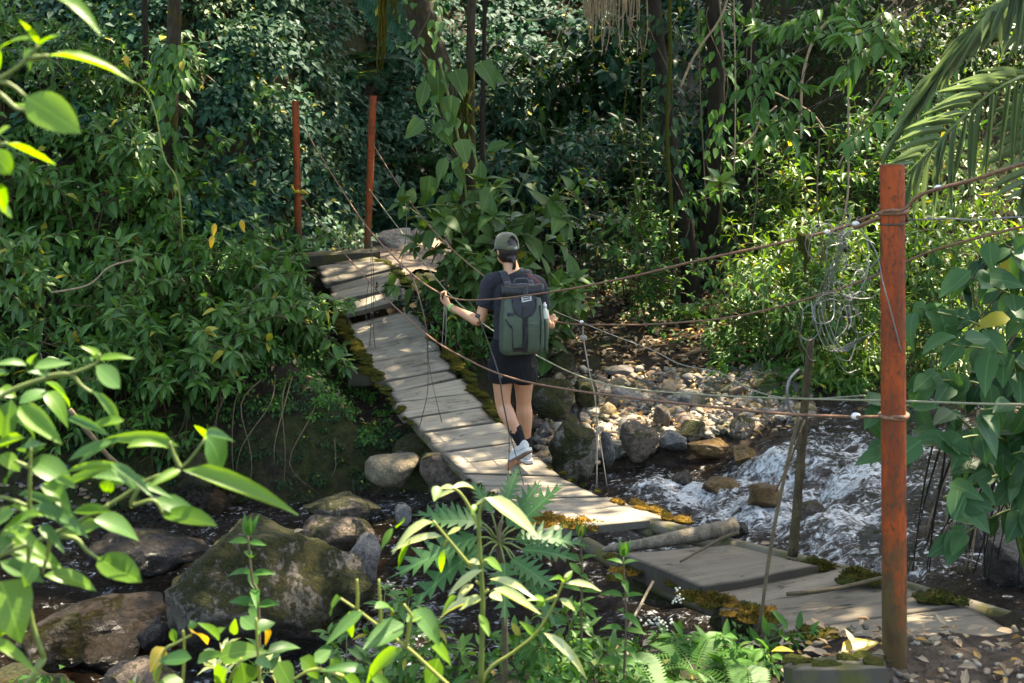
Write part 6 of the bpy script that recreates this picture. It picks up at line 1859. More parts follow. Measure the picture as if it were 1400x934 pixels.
for px, Y, lab in ((60, 10.95, 'shrub hanging over the pebbly beach at the left edge'), (140, 10.95, 'shrub above the little pebbly beach'), (205, 11.0, 'shrub above the leaning mossy branch')):
    shrub('drooping_shrub', lab, 'shrub', G(px, Y), 'shrubs hanging over the left water edge', .7, 5, (0, -.4, 0), .3, 'ovate', 'lf_mid', (.09, .14), .42, .10, 3, .7, 'stem_b', .008, .2, pend=.9)
# yellowing leaves scattered in the thicket: small plants of their own
for px, py, Y in ((294, 305, 11.9), (291, 322, 11.9), (97, 463, 11.0), (102, 452, 11.0), (172, 75, 12.4), (330, 300, 11.8)):
    tag(put('yellow_leaf', leaf_meshes('ovate', 'lf_yel')[1], None, None, leaf_M(P(px, py, Y), (R.uniform(-.3, .3), -.1, -1), (0, -1, .2), .13, .055)), 'yellowed leaf hanging in the left thicket', 'leaf', 'yellowed leaves in the left thicket')

# ------------------------------------------------------------------ middle and back
shrub('broad_leaved_bush', 'bush with broad rounded leaves at the foot of the slender mossy trunk behind the walker', 'bush', G(672, 13.6), None, 2.25, 12, (.05, -.35, 0), .45, 'ovate', 'lf_big', (.22, .36), .58, .24, 2, .35, 'stem', .012, .12, pend=.7, fine=True)
shrub('broad_leaved_bush', 'lower bush with broad leaves right of the cap of the walker', 'bush', G(742, 13.2), None, 1.45, 9, (.1, -.3, 0), .36, 'ovate', 'lf_big', (.18, .30), .58, .22, 2, .4, 'stem', .010, .15, pend=.7, fine=True)
shrub('broad_leaved_bush', 'bush with broad leaves left of the walker beside the pale path', 'bush', G(640, 13.2), None, 1.1, 7, (-.05, -.3, 0), .30, 'ovate', 'lf_big', (.18, .28), .55, .20, 2, .4, 'stem', .010, .15, pend=.8, fine=True)
shrub('tall_shrub', 'small leaved shrub below the left arm of the walker', 'shrub', G(632, 12.6), None, .85, 7, (0, -.3, 0), .3, 'ovate', 'lf_mid', (.07, .12), .5, .10, 3, .5, 'stem_b', .007, .1)
shrub('tall_shrub', 'dark shrub beside the bridge right of the mossy planks', 'shrub', G(600, 13.4), None, .7, 6, (0, -.2, 0), .3, 'ovate', 'lf_dark', (.08, .13), .5, .10, 3, .5, 'stem_b', .007, .1)
cl = root('climbing_plant', P(612, 150, 13.6), 'climber with large heart shaped leaves on the leaning mossy tree', 'climber')
MB().tube(crv([P(640, 300, 13.7), P(632, 220, 13.6), P(618, 150, 13.5), P(600, 80, 13.5)], 5), .015, 6).build('stem', MAT['stem'], cl)
for px, py, a, L, kd in ((598, 95, -1.5, .45, 'heart'), (622, 95, -1.2, .40, 'heart'), (618, 130, -1.7, .45, 'heart'), (583, 110, -1.8, .40, 'lance'), (578, 165, -2.4, .34, 'heart'), (600, 165, -1.1, .40, 'heart'), (655, 85, -.9, .42, 'heart'), (660, 95, -.5, .35, 'heart'),
                         (588, 240, -1.7, .40, 'heart'), (610, 215, -1.9, .36, 'ovate'), (630, 190, -1.3, .35, 'heart'), (625, 225, -1.2, .3, 'ovate'), (666, 205, .4, .3, 'round'), (612, 265, -2.0, .4, 'ovate'), (640, 260, -1.0, .3, 'ovate')):
    x = Vector((math.cos(a), -.15, math.sin(a)))
    L *= .8
    o = put('leaf', leaf_meshes(kd, 'lf_big', True)[R.randrange(3)], None, cl, leaf_M(P(px, py, 13.45 + R.uniform(-.1, .1)), x, Vector((R.uniform(-.5, .5), -1, .45)), L, L * (.75 if kd == 'heart' else .5)))
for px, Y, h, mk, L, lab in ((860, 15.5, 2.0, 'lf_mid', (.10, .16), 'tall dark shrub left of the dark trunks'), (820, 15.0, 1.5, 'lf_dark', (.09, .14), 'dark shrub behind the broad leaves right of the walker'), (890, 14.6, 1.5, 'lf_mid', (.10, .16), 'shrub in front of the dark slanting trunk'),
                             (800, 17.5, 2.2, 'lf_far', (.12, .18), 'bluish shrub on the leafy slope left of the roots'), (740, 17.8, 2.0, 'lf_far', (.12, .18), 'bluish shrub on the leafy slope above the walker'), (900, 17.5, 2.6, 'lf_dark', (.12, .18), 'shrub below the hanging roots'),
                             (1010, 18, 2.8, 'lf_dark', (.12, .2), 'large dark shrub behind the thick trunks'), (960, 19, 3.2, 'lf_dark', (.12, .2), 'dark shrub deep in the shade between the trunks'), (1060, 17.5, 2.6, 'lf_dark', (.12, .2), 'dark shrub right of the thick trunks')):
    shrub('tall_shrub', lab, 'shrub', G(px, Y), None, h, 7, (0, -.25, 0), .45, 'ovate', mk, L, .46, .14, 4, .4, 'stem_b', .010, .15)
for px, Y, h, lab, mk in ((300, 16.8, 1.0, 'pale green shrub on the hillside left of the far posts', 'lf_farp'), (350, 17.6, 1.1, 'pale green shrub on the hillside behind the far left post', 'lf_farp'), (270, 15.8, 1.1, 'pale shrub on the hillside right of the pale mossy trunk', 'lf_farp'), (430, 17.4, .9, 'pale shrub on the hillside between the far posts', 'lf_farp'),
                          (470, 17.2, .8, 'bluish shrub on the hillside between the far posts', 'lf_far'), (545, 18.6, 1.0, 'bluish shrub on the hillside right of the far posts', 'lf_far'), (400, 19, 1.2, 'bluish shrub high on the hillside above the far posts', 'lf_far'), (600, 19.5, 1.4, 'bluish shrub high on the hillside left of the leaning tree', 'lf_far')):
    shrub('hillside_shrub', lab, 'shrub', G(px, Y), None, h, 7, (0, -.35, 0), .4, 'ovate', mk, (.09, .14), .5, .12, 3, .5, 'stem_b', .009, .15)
for k, (px, Y, L, lab) in enumerate(((470, 18.6, .8, 'rosette fern on the hillside between the tops of the far posts'), (540, 18.8, .9, 'rosette fern high right of the far right post'), (500, 19.6, .9, 'rosette fern high above the far posts'), (450, 20.3, 1.0, 'dark fern at the top of the hillside left of the moss beard'), (560, 17.6, .7, 'rosette fern right of the far right post'),
                                     (480, 21.5, 1.2, 'tall fern at the top of the photo left of the moss beard'), (395, 20.5, .9, 'fern high on the hillside beside the thin dark trunk'), (330, 19.5, .8, 'fern among the pale leaves on the hillside'), (585, 20.5, .9, 'fern under the leaning tree high on the hillside'))):
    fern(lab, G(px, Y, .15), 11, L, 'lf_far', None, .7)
for px, Y, h, kd, mk, L, lab in ((660, 18.2, 1.8, 'heart', 'lf_far', (.20, .32), 'large leaved plant on the slope right of the slender trunk'), (720, 18.6, 2.2, 'ovate', 'lf_dark', (.20, .30), 'dark large leaved shrub on the slope above the cap of the walker'), (780, 18.4, 1.6, 'heart', 'lf_far', (.18, .30), 'large leaved plant in the middle of the leafy slope'),
                             (840, 18.8, 2.2, 'lance', 'lf_dark', (.22, .34), 'dark narrow leaved shrub below the curtain of roots'), (690, 20.5, 2.2, 'lance', 'lf_far', (.22, .34), 'narrow leaved shrub at the top of the leafy slope'), (760, 20.8, 2.4, 'ovate', 'lf_dark', (.22, .32), 'dark shrub at the top of the leafy slope left of the roots'),
                             (620, 18.6, 1.6, 'ovate', 'lf_dark', (.18, .28), 'dark shrub behind the leaning mossy tree'), (815, 21, 2.2, 'heart', 'lf_far', (.2, .3), 'large leaved plant behind the curtain of roots')):
    shrub('tall_shrub', lab, 'shrub', G(px, Y), None, h, 7, (0, -.35, 0), .5, kd, mk, L, .75 if kd == 'heart' else .34 if kd == 'lance' else .5, .2, 3, .5, 'stem_b', .010, .15, pend=.9)
br_ = root('bank_roots', P(400, 560, 11.1), 'thin bare roots hanging over the dark earth bank beneath the thicket', 'roots')
for i in range(16):
    x = R.uniform(-3.0, -1.15); y = float(Yfar(np.array([x]))[0])
    l = R.uniform(.2, .6); z1 = tz(x, y + .75) + .03
    MB().tube(crv([(x, y + .72, z1), (x + R.gauss(0, .04), y + .32, z1 - .12), (x + R.gauss(0, .1), y + R.uniform(.0, .15), z1 - .2 - l * .5), (x + R.gauss(0, .16), y - .03, z1 - .2 - l)], 4), taper(.009, .002, 13), 5).build('root', MAT['stem_b'], br_)
fr_ = root('tree_fern', P(480, -10, 15.5), 'feathery fern frond hanging into the top of the photo left of the moss beard', 'fern')
for a, l in ((-.35, .9), (-.6, .9), (-.15, .8)):
    if 'lf_far' not in _fm: pass
    put('frond', _fm['lf_far'][1], None, fr_, leaf_M(P(478, -12, 15.5), (math.cos(a), -.2, math.sin(a)), (0, -.7, .7), l, l))

# ------------------------------------------------------------------ sunny slope on the right
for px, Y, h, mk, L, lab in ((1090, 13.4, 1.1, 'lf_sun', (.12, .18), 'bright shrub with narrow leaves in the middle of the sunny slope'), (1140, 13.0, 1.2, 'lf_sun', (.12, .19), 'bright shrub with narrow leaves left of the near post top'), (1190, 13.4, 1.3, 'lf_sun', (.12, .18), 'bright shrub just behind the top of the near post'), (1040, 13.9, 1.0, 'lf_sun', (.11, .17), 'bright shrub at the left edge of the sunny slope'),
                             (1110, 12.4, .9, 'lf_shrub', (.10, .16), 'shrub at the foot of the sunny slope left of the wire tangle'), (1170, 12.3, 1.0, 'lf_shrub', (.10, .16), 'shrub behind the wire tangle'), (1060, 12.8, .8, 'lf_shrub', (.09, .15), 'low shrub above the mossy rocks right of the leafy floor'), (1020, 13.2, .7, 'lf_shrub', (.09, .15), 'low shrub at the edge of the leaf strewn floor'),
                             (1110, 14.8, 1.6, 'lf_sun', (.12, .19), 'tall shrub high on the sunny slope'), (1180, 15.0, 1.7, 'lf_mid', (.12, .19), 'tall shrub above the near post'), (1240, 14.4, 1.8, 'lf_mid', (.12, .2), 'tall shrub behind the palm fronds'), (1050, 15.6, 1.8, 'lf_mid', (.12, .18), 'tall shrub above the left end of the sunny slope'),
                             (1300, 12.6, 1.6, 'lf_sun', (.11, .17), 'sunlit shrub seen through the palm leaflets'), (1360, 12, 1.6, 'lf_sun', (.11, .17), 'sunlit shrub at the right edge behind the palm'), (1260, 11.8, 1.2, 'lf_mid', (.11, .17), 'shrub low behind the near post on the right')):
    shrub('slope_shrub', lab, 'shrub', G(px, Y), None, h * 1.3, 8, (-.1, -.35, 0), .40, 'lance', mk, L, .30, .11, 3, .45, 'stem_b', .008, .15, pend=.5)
for px, py, Y, n, lab in ((1200, 70, 8.6, 9, 'branch of long narrow leaves hanging at the top right left of the palm'), (1100, 60, 10.5, 8, 'leafy twig at the top of the shady slope'), (1240, 150, 8.2, 9, 'cluster of pointed leaves just left of the palm frond'), (1060, 110, 11.0, 9, 'leafy twig on the forked branch'), (1075, 175, 11.5, 8, 'leafy sprig below the forked branch'), (1150, 20, 10, 8, 'leafy branch at the very top right of the dark trunks')):
    c = P(px, py, Y)
    rt = root('leafy_branch', c, lab, 'branch')
    its = []
    mb = MB()
    for b in range(5):
        e = c + Vector((R.uniform(-.5, .35), R.uniform(-.3, .2), R.uniform(-.28, .22)))
        q = crv([c + Vector((.45 + R.uniform(-.2, .2), .4, .45 + R.uniform(-.2, .2))), c + (e - c) * .4 + Vector((0, 0, .08)), e], 5)
        mb.tube(q, taper(.0055, .003, len(q)), 5)
        for k in range(3, len(q)):
            for s in (-1, 1):
                t = (q[k] - q[k - 1]).normalized()
                sd_ = t.cross(UP).normalized() * s
                l = R.uniform(.11, .20)
                its.append((q[k], (sd_ + t * .8 + Vector((0, -.1, -R.uniform(.1, .8)))).normalized(), (UP + rnd_unit() * .5 + Vector((0, -.4, 0))).normalized(), l, l * .32))
    mb.build('stem', MAT['bark'], rt)
    add_leaves(rt, its, 'lance', 'lf_shrub' if px > 1180 else 'lf_mid', 300)
ep = root('seedling', P(985, 255, 13), 'small bright seedling with five broad leaves in front of the dark trunk', 'seedling')
MB().tube([P(985, 320, 13), P(986, 280, 13), P(984, 248, 13)], .012, 6).build('stem', MAT['moss_g'], ep)
for a in (.1, .9, 2.0, 2.8, 3.6, -.6):
    put('leaf', leaf_meshes('ovate', 'lf_sun')[R.randrange(3)], None, ep, leaf_M(P(984, 248, 13), (math.cos(a), -.25, math.sin(a) * .7), (0, -.6, .8), .2, .10))
for px, Y, lab in ((1000, 12.8, 'small fern on the leafy floor above the pebbles'), (940, 14.6, 'small fern in the shade of the dark trunks'), (1075, 12.2, 'small fern beside the wooden pole'), (870, 15.6, 'small fern at the edge of the clearing')):
    fern(lab, G(px, Y, .03), 8, .38, 'lf_low', None, .6)
# ------------------------------------------------------------------ near plants: every leaf set where it grows
def near_leaf(rt, b, t, w, Yb, Yt=None, kind='ovate', matk='lf_fg', nrm=None, bend=None):
    Yt = Yb + R.uniform(-.06, .06) if Yt is None else Yt
    B, T = P(b[0], b[1], Yb), P(t[0], t[1], Yt)
    d = T - B
    L = d.length
    n_ = Vector(nrm) if nrm is not None else Vector((R.uniform(-.25, .25), -.55, .8))
    ms = leaf_meshes(kind, matk, True)
    W = max(w / F * Yb * 1.1, L * .17)
    return put('leaf', ms[R.randrange(5) if bend is None else bend], None, rt, leaf_M(B, d, n_, L * 1.04, W))

def stems(rt, paths, Y, r0=.0048, r1=.0026, mat='stem'):
    for q in paths:
        pts = [P(p[0], p[1], p[2] if len(p) > 2 else Y) for p in q]
        pts = crv(pts, 4)
        MB().tube(pts, taper(r0, r1, len(pts)), 7).build('stem', MAT[mat], rt)
def ground_run(px, py, Y, gx=None):
    """stem foot: from a point down to the ground"""
    p = P(px, py, Y)
    return p, Vector((p.x if gx is None else gx, p.y + .05, tz(p.x, p.y)))

Y0 = 2.2
fa_ = root('near_shrub', (-1.05, 2.2, tz(-1.05, 2.2)), 'blurred sunlit shrub with large soft leaves nearest the camera at the left edge', 'shrub')
foot = Vector((-1.05, 2.2, tz(-1.05, 2.2)))
for tgt in ((-40, 790), (-30, 700), (-30, 560), (60, 900)):
    p = P(tgt[0], tgt[1], Y0)
    MB().tube(crv([foot + Vector((R.uniform(-.06, .06), R.uniform(-.05, .05), -.03)), foot * .5 + p * .5 + Vector((-.08, 0, .05)), p], 5), taper(.010, .006, 11), 7).build('stem', MAT['stem'], fa_)
stems(fa_, [[(-30, 790), (0, 760), (70, 732), (150, 690), (205, 655), (247, 641), (281, 600)], [(247, 641), (238, 622), (232, 604)], [(-30, 560), (20, 532), (64, 517), (100, 510), (131, 497), (136, 484)], [(64, 515), (95, 512), (112, 528), (126, 537)],
            [(-30, 700), (0, 680), (40, 693)], [(60, 735), (100, 735), (118, 752), (134, 764)], [(60, 900), (40, 830), (40, 720), (41, 650), (42, 610)], [(42, 640), (20, 630)], [(190, 666), (180, 690), (210, 684), (223, 703)], [(150, 690), (130, 705)], [(0, 760), (20, 742)], [(70, 732), (64, 760), (58, 785)]], Y0)
LV = [((36, 500), (0, 491), 12, 'g'), ((43, 499), (49, 481), 12, 'g'), ((46, 503), (96, 495), 16, 'g'), ((64, 514), (47, 503), 10, 'g'), ((133, 492), (180, 484), 12, 'f'), ((137, 490), (117, 471), 11, 'f'), ((131, 500), (164, 529), 26, 'g'), ((133, 491), (122, 485), 8, 'g'),
      ((126, 535), (173, 583), 14, 'g'), ((62, 523), (104, 548), 20, 'f'), ((64, 535), (92, 567), 22, 'f'), ((26, 552), (61, 528), 22, 'g'), ((26, 555), (84, 608), 26, 'f'), ((16, 546), (4, 612), 28, 'g'), ((0, 531), (21, 543), 18, 'f'), ((244, 610), (133, 598), 20, 'f'),
      ((281, 600), (266, 584), 14, 'f'), ((281, 596), (320, 648), 42, 'g'), ((280, 597), (305, 588), 14, 'g'), ((250, 643), (406, 696), 15, 'f'), ((247, 643), (204, 664), 14, 'f'), ((210, 683), (278, 705), 24, 'g'), ((221, 704), (292, 714), 26, 'f'), ((128, 711), (195, 726), 28, 'g'),
      ((41, 693), (122, 719), 22, 'g'), ((139, 719), (77, 737), 24, 'f'), ((133, 763), (193, 797), 34, 'f'), ((4, 742), (82, 778), 34, 'f'), ((60, 787), (132, 789), 22, 'f'), ((0, 768), (58, 797), 22, 'g'), ((0, 795), (28, 860), 60, 'f'), ((58, 701), (-4, 714), 16, 'f'), ((13, 721), (50, 738), 16, 'f'),
      ((170, 640), (90, 641), 14, 'f'), ((44, 612), (20, 598), 22, 'g'), ((42, 612), (64, 600), 20, 'g'), ((41, 630), (94, 652), 32, 'g'), ((0, 622), (22, 634), 20, 'f'), ((108, 651), (216, 646), 18, 'g'), ((150, 655), (143, 674), 22, 'f'), ((24, 676), (89, 691), 12, 'g'), ((0, 845), (16, 880), 20, 'f'),
      ((-10, 876), (38, 899), 14, 'f'), ((95, 665), (60, 690), 26, 'g'), ((60, 660), (95, 690), 22, 'f'), ((100, 700), (150, 700), 16, 'f'), ((20, 700), (-15, 720), 24, 'f'), ((30, 640), (-5, 655), 20, 'g'), ((20, 745), (-20, 750), 26, 'g'), ((185, 668), (160, 640), 16, 'g'), ((50, 770), (30, 800), 30, 'f'), ((-20, 560), (10, 590), 30, 'f'), ((-20, 520), (10, 512), 14, 'g')]
for _ in range(20):
    x_, y_ = R.uniform(-10, 190), R.uniform(560, 830)
    a_ = R.choice([R.uniform(-.5, .9), R.uniform(2.4, 3.8)])
    l_ = R.uniform(28, 75)
    if y_ > 700 and x_ > 120: continue
    LV.append(((x_, y_), (x_ + l_ * math.cos(a_), y_ + l_ * math.sin(a_) * .7 + 6), R.uniform(7, 16), R.choice('ffg')))
for b, t, w, m in LV:
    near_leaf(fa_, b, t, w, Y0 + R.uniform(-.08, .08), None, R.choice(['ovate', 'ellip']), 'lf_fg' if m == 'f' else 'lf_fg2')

fb_ = root('near_shrub', P(-60, 160, 1.85), 'blurred bright leaves of an overhanging branch at the top left corner', 'branch')
stems(fb_, [[(-160, 230), (-60, 140), (0, 107), (30, 87), (52, 62)], [(-60, 140), (0, 112), (36, 133)], [(-60, 140), (-10, 125), (22, 148), (40, 150)], [(-160, 230), (-40, 215), (-8, 200), (10, 196)], [(40, 80), (66, 76)], [(-90, 40), (0, -10), (62, -8)], [(-90, 40), (-160, 230)]], 1.85, .005, .0025)
for b, t, w in (((67, 75), (185, 92), 18), ((35, 133), (100, 172), 46), ((10, 196), (73, 227), 18), ((60, -8), (137, 20), 24), ((51, 60), (29, 27), 14), ((54, 62), (79, 41), 12), ((48, 57), (-2, 46), 16), ((-14, 205), (14, 236), 30), ((-10, 250), (6, 292), 20), ((14, 172), (-6, 186), 10), ((-2, 282), (16, 300), 12), ((40, 150), (20, 140), 14), ((40, 66), (38, 92), 12), ((-20, 60), (0, 90), 20)):
    near_leaf(fb_, b, t, w, 1.85 + R.uniform(-.06, .06), None, 'ellip' if w > 20 else 'ovate', 'lf_fg', (R.uniform(-.3, .3), -.3, .9) if w < 30 else (.2, -.9, .3))

# drooping glossy plant in the middle foreground
Y1 = 3.0
c_ = root('drooping_plant', (-.08, 3.0, tz(-.08, 3.0)), 'tall sunlit plant with drooping glossy leaves coloured pale for sun glare in the middle foreground', 'plant')
pt = P(657, 934, Y1)
MB().tube(crv([Vector((-.08, 3.02, tz(-.08, 3.0) - .03)), pt], 4), .007, 7).build('stem', MAT['stem'], c_)
stems(c_, [[(657, 934), (660, 830), (656, 760), (655, 705), (664, 681)]], Y1, .007, .004)
stems(c_, [[(655, 722), (640, 690), (628, 673), (619, 667)], [(645, 776), (615, 740), (592, 712)], [(612, 737), (606, 748)], [(657, 775), (664, 765)], [(659, 815), (668, 806)], [(659, 800), (650, 795)]], Y1, .0044, .003, 'stem_y')
for b, t, w, m in (((664, 681), (737, 730), 26, 'g'), ((619, 668), (650, 659), 10, 'g'), ((622, 671), (593, 682), 9, 'g'), ((621, 668), (600, 664), 9, 'g'), ((599, 665), (594, 684), 14, 'f'), ((592, 714), (535, 740), 15, 'g'), ((605, 733), (540, 742), 10, 'g'), ((553, 712), (543, 722), 16, 'f'),
                   ((562, 738), (546, 778), 8, 'f'), ((607, 751), (600, 784), 9, 'f'), ((664, 764), (687, 780), 15, 'f'), ((656, 772), (636, 763), 10, 'g'), ((660, 779), (612, 812), 13, 'g'), ((647, 799), (624, 813), 12, 'g'), ((669, 792), (729, 806), 13, 'g'), ((675, 805), (736, 841), 17, 'g'),
                   ((659, 817), (632, 826), 12, 'g'), ((660, 820), (592, 835), 13, 'g'), ((671, 811), (686, 820), 14, 'g'), ((537, 722), (521, 748), 9, 'f'), ((630, 722), (612, 730), 9, 'g'), ((650, 690), (646, 700), 8, 'f'), ((664, 683), (648, 694), 8, 'g'), ((625, 815), (606, 840), 14, 'f'), ((655, 840), (668, 870), 12, 'f')):
    near_leaf(c_, b, t, w, Y1 + R.uniform(-.04, .04), None, 'lance' if w < 14 else 'ovate', 'lf_gloss' if m == 'g' else 'lf_fg', (R.uniform(-.2, .3), -.35, .9))
c2 = root('drooping_plant', (-.05, 3.15, tz(-.05, 3.15)), 'lower branch plant with drooping leaves coloured pale for sun glare right of the tall one', 'plant')
stems(c2, [[(648, 980), (665, 920), (700, 893), (730, 869), (750, 840), (762, 815), (770, 796)], [(762, 815), (745, 822)], [(768, 800), (775, 788)]], 3.1, .0046, .003, 'stem_y')
MB().tube(crv([Vector((-.08, 3.12, tz(-.08, 3.12) - .03)), P(648, 980, 3.1)], 3), .006, 6).build('stem', MAT['stem_y'], c2)
for b, t, w, m in (((743, 865), (809, 913), 13, 'g'), ((772, 798), (826, 801), 9, 'g'), ((770, 796), (760, 785), 8, 'f'), ((745, 822), (726, 815), 10, 'f'), ((765, 818), (786, 836), 9, 'g'), ((745, 822), (735, 828), 10, 'f'), ((772, 796), (782, 780), 9, 'f'), ((730, 869), (712, 850), 10, 'f')):
    near_leaf(c2, b, t, w, 3.1, None, 'lance', 'lf_gloss' if m == 'g' else 'lf_fg')
d_ = root('near_shrub', (-.35, 2.9, tz(-.35, 2.9)), 'branch with wide green leaves and bare tips at the bottom, left of the drooping plant', 'shrub')
stems(d_, [[(640, 960), (600, 925), (560, 888), (520, 858), (490, 835), (465, 818)], [(555, 884), (561, 850), (563, 842), (552, 826)], [(520, 858), (520, 830), (518, 792)], [(488, 834), (489, 815), (488, 792)], [(470, 925), (430, 915), (400, 930)]], 2.7, .0045, .0025, 'stem_y')
MB().tube(crv([Vector((-.2, 2.85, tz(-.2, 2.85) - .03)), P(640, 960, 2.7)], 3), .006, 6).build('stem', MAT['stem_y'], d_)
for b, t, w in (((497, 836), (446, 878), 18), ((466, 818), (444, 838), 18), ((478, 836), (482, 870), 14), ((512, 832), (545, 820), 14), ((565, 834), (608, 876), 28), ((552, 853), (498, 888), 30), ((552, 886), (486, 934), 22), ((600, 900), (585, 940), 24), ((500, 918), (452, 905), 14), ((505, 921), (540, 945), 14), ((430, 905), (452, 890), 18), ((452, 900), (470, 930), 16), ((590, 885), (625, 905), 22), ((470, 925), (500, 950), 20), ((555, 850), (580, 838), 14), ((520, 858), (548, 868), 16)):
    near_leaf(d_, b, t, w, 2.7 + R.uniform(-.06, .06), None, 'ovate', 'lf_fg' if R.random() < .55 else 'lf_fg2')
e_ = root('near_shrub', (-.95, 2.9, tz(-.95, 2.9)), 'blurred plant with yellow and green leaves at the bottom left of the boulder', 'shrub')
stems(e_, [[(200, 1000), (215, 930), (225, 890), (240, 880), (262, 868)], [(240, 1000), (250, 930), (252, 880), (250, 862)], [(360, 1000), (355, 930), (352, 880), (350, 845)], [(300, 1000), (310, 940), (330, 900)]], 2.9, .005, .003, 'stem_y')
for x_ in (200, 240, 360, 300):
    p = P(x_, 1000, 2.9)
    MB().tube(crv([Vector((p.x, p.y, tz(p.x, p.y) - .03)), p], 3), .005, 6).build('stem', MAT['stem'], e_)
for b, t, w, m in (((225, 885), (204, 912), 22, 'y'), ((226, 888), (206, 930), 12, 'f'), ((240, 880), (236, 862), 10, 'g'), ((262, 865), (286, 872), 26, 'y'), ((264, 860), (262, 850), 12, 'g'), ((262, 900), (218, 905), 20, 'g'), ((270, 905), (300, 890), 16, 'f'), ((300, 900), (350, 880), 30, 'f'), ((310, 915), (290, 960), 40, 'f'), ((330, 905), (340, 950), 34, 'g'), ((350, 860), (330, 845), 22, 'g'), ((352, 862), (374, 846), 20, 'g'),
                   ((360, 858), (370, 870), 12, 'y'), ((365, 895), (410, 875), 18, 'g'), ((380, 905), (400, 940), 26, 'f'), ((352, 900), (372, 915), 14, 'g'), ((250, 930), (210, 945), 24, 'f'), ((300, 875), (280, 850), 14, 'f'), ((296, 870), (306, 848), 12, 'f'), ((320, 868), (322, 846), 12, 'f'), ((410, 900), (440, 925), 22, 'f')):
    near_leaf(e_, b, t, w, 2.9 + R.uniform(-.1, .1), None, 'ovate', {'y': 'lf_yel', 'f': 'lf_fg', 'g': 'lf_fg2'}[m])

# upright saplings
def sapling(label, foot_px, top_px, Y, pairs, L, matk='lf_low', kind='lance', ratio=.34, group=None):
    a, b = P(*foot_px, Y), P(*top_px, Y)
    rt = root('sapling', Vector((a.x, a.y, tz(a.x, a.y))), label, 'sapling', group)
    pts = crv([Vector((a.x, a.y + .02, tz(a.x, a.y) - .03)), a, a * .5 + b * .5 + Vector((R.uniform(-.01, .01), 0, 0)), b], 5)
    MB().tube(pts, taper(.006, .0028, len(pts)), 6).build('stem', MAT['stem_b'], rt)
    its = []
    for k in range(pairs):
        p = a + (b - a) * (k / (pairs - .6))
        for s in (-1, 1):
            an = (0.2 if k % 2 else 1.2) + R.uniform(-.3, .3)
            x = Vector((math.cos(an) * s, math.sin(an) * s * (-1), R.uniform(-.05, .5)))
            l = L * R.uniform(.75, 1.1) * (1 - .35 * k / pairs)
            its.append((p, x.normalized(), (UP + Vector((0, -.5, 0)) + rnd_unit() * .25).normalized(), l, l * ratio))
    for s in (-.4, .3, .9):
        its.append((b, Vector((s * .5, -.1, 1)).normalized(), Vector((0, -1, .2)), L * .6, L * .6 * ratio))
    add_leaves(rt, its, kind, matk, 300, fine=True)
    return rt
sapling('upright sapling with pairs of leaves in front of the big boulder', (354, 850), (339, 733), 3.6, 6, .10, 'lf_low')
sapling('upright sapling with pairs of leaves left of the lowest slab', (853, 930), (852, 762), 4.4, 8, .105, 'lf_low')
sapling('small sapling right of the cut leaved plant by the dark water', (795, 830), (793, 735), 4.6, 5, .09, 'lf_low')
# plant with deeply cut leaves
k_ = root('cut_leaved_plant', (-.05, 4.4, tz(-.05, 4.4)), 'dark green plant with a whorl of deeply cut leaves below the deck', 'plant')
ct = P(682, 742, 4.4)
MB().tube(crv([Vector((-.03, 4.42, tz(-.03, 4.42) - .03)), P(690, 850, 4.42), ct, P(686, 712, 4.4)], 5), taper(.012, .008, 16), 7).build('stem', MAT['stem_b'], k_)
for sx, sy, tx, ty, dy in ((660, 715, 580, 706, -.05), (650, 735, 546, 779, -.15), (660, 748, 566, 812, -.2), (705, 738, 798, 733, .1), (715, 752, 784, 757, -.1), (705, 722, 763, 664, .1), (690, 690, 708, 640, .15), (672, 700, 648, 660, .15), (668, 762, 640, 790, -.25), (700, 765, 755, 800, -.2), (690, 770, 690, 840, -.3), (645, 712, 570, 694, .1), (695, 720, 735, 660, .15), (710, 770, 760, 850, -.2)):
    B = P(sx, sy, 4.4 + dy * .3); T = P(tx, ty, 4.4 + dy)
    MB().tube([ct, (ct + B) / 2 + Vector((0, 0, .01)), B], .0035, 5).build('petiole', MAT['stem'], k_)
    d = T - B
    put('leaf', leaf_meshes('cut', 'lf_cut')[R.randrange(2)], None, k_, leaf_M(B, d, (R.uniform(-.2, .2), -.5, .85), d.length * 1.05, d.length * .50))

# ------------------------------------------------------------------ undergrowth on the near bank
low = [(470, 4.6), (540, 4.7), (600, 4.8), (760, 4.7), (800, 4.9), (835, 4.6), (880, 4.8), (915, 4.6), (640, 4.2), (720, 4.2), (790, 4.1), (850, 4.0), (560, 4.0), (905, 4.1), (965, 4.5), (1020, 4.5), (1045, 4.9)]
LOWL = ['low leafy plant on the near bank furthest left, beside the boulder', 'low leafy plant on the near bank left of the drooping plant', 'low leafy plant on the near bank behind the drooping plant', 'low leafy plant on the near bank right of the cut leaved plant', 'low leafy plant behind the tall upright sapling',
        'low leafy plant around the foot of the tall upright sapling', 'low leafy plant right of the upright sapling, under the lowest slab', 'low leafy plant beside the cream flowers', 'low leafy plant at the bottom just left of the cut leaved stem', 'low leafy plant at the bottom under the lower drooping branch', 'low leafy plant at the bottom middle, left of the sapling',
        'low leafy plant at the very bottom below the upright sapling', 'low leafy plant at the bottom behind the wide green leaves', 'low leafy plant at the bottom below the cream flowers', 'tiny leafy plant under the second slab', 'tiny leafy plant left of the timber block', 'tiny leafy plant at the left end of the nearest slab']
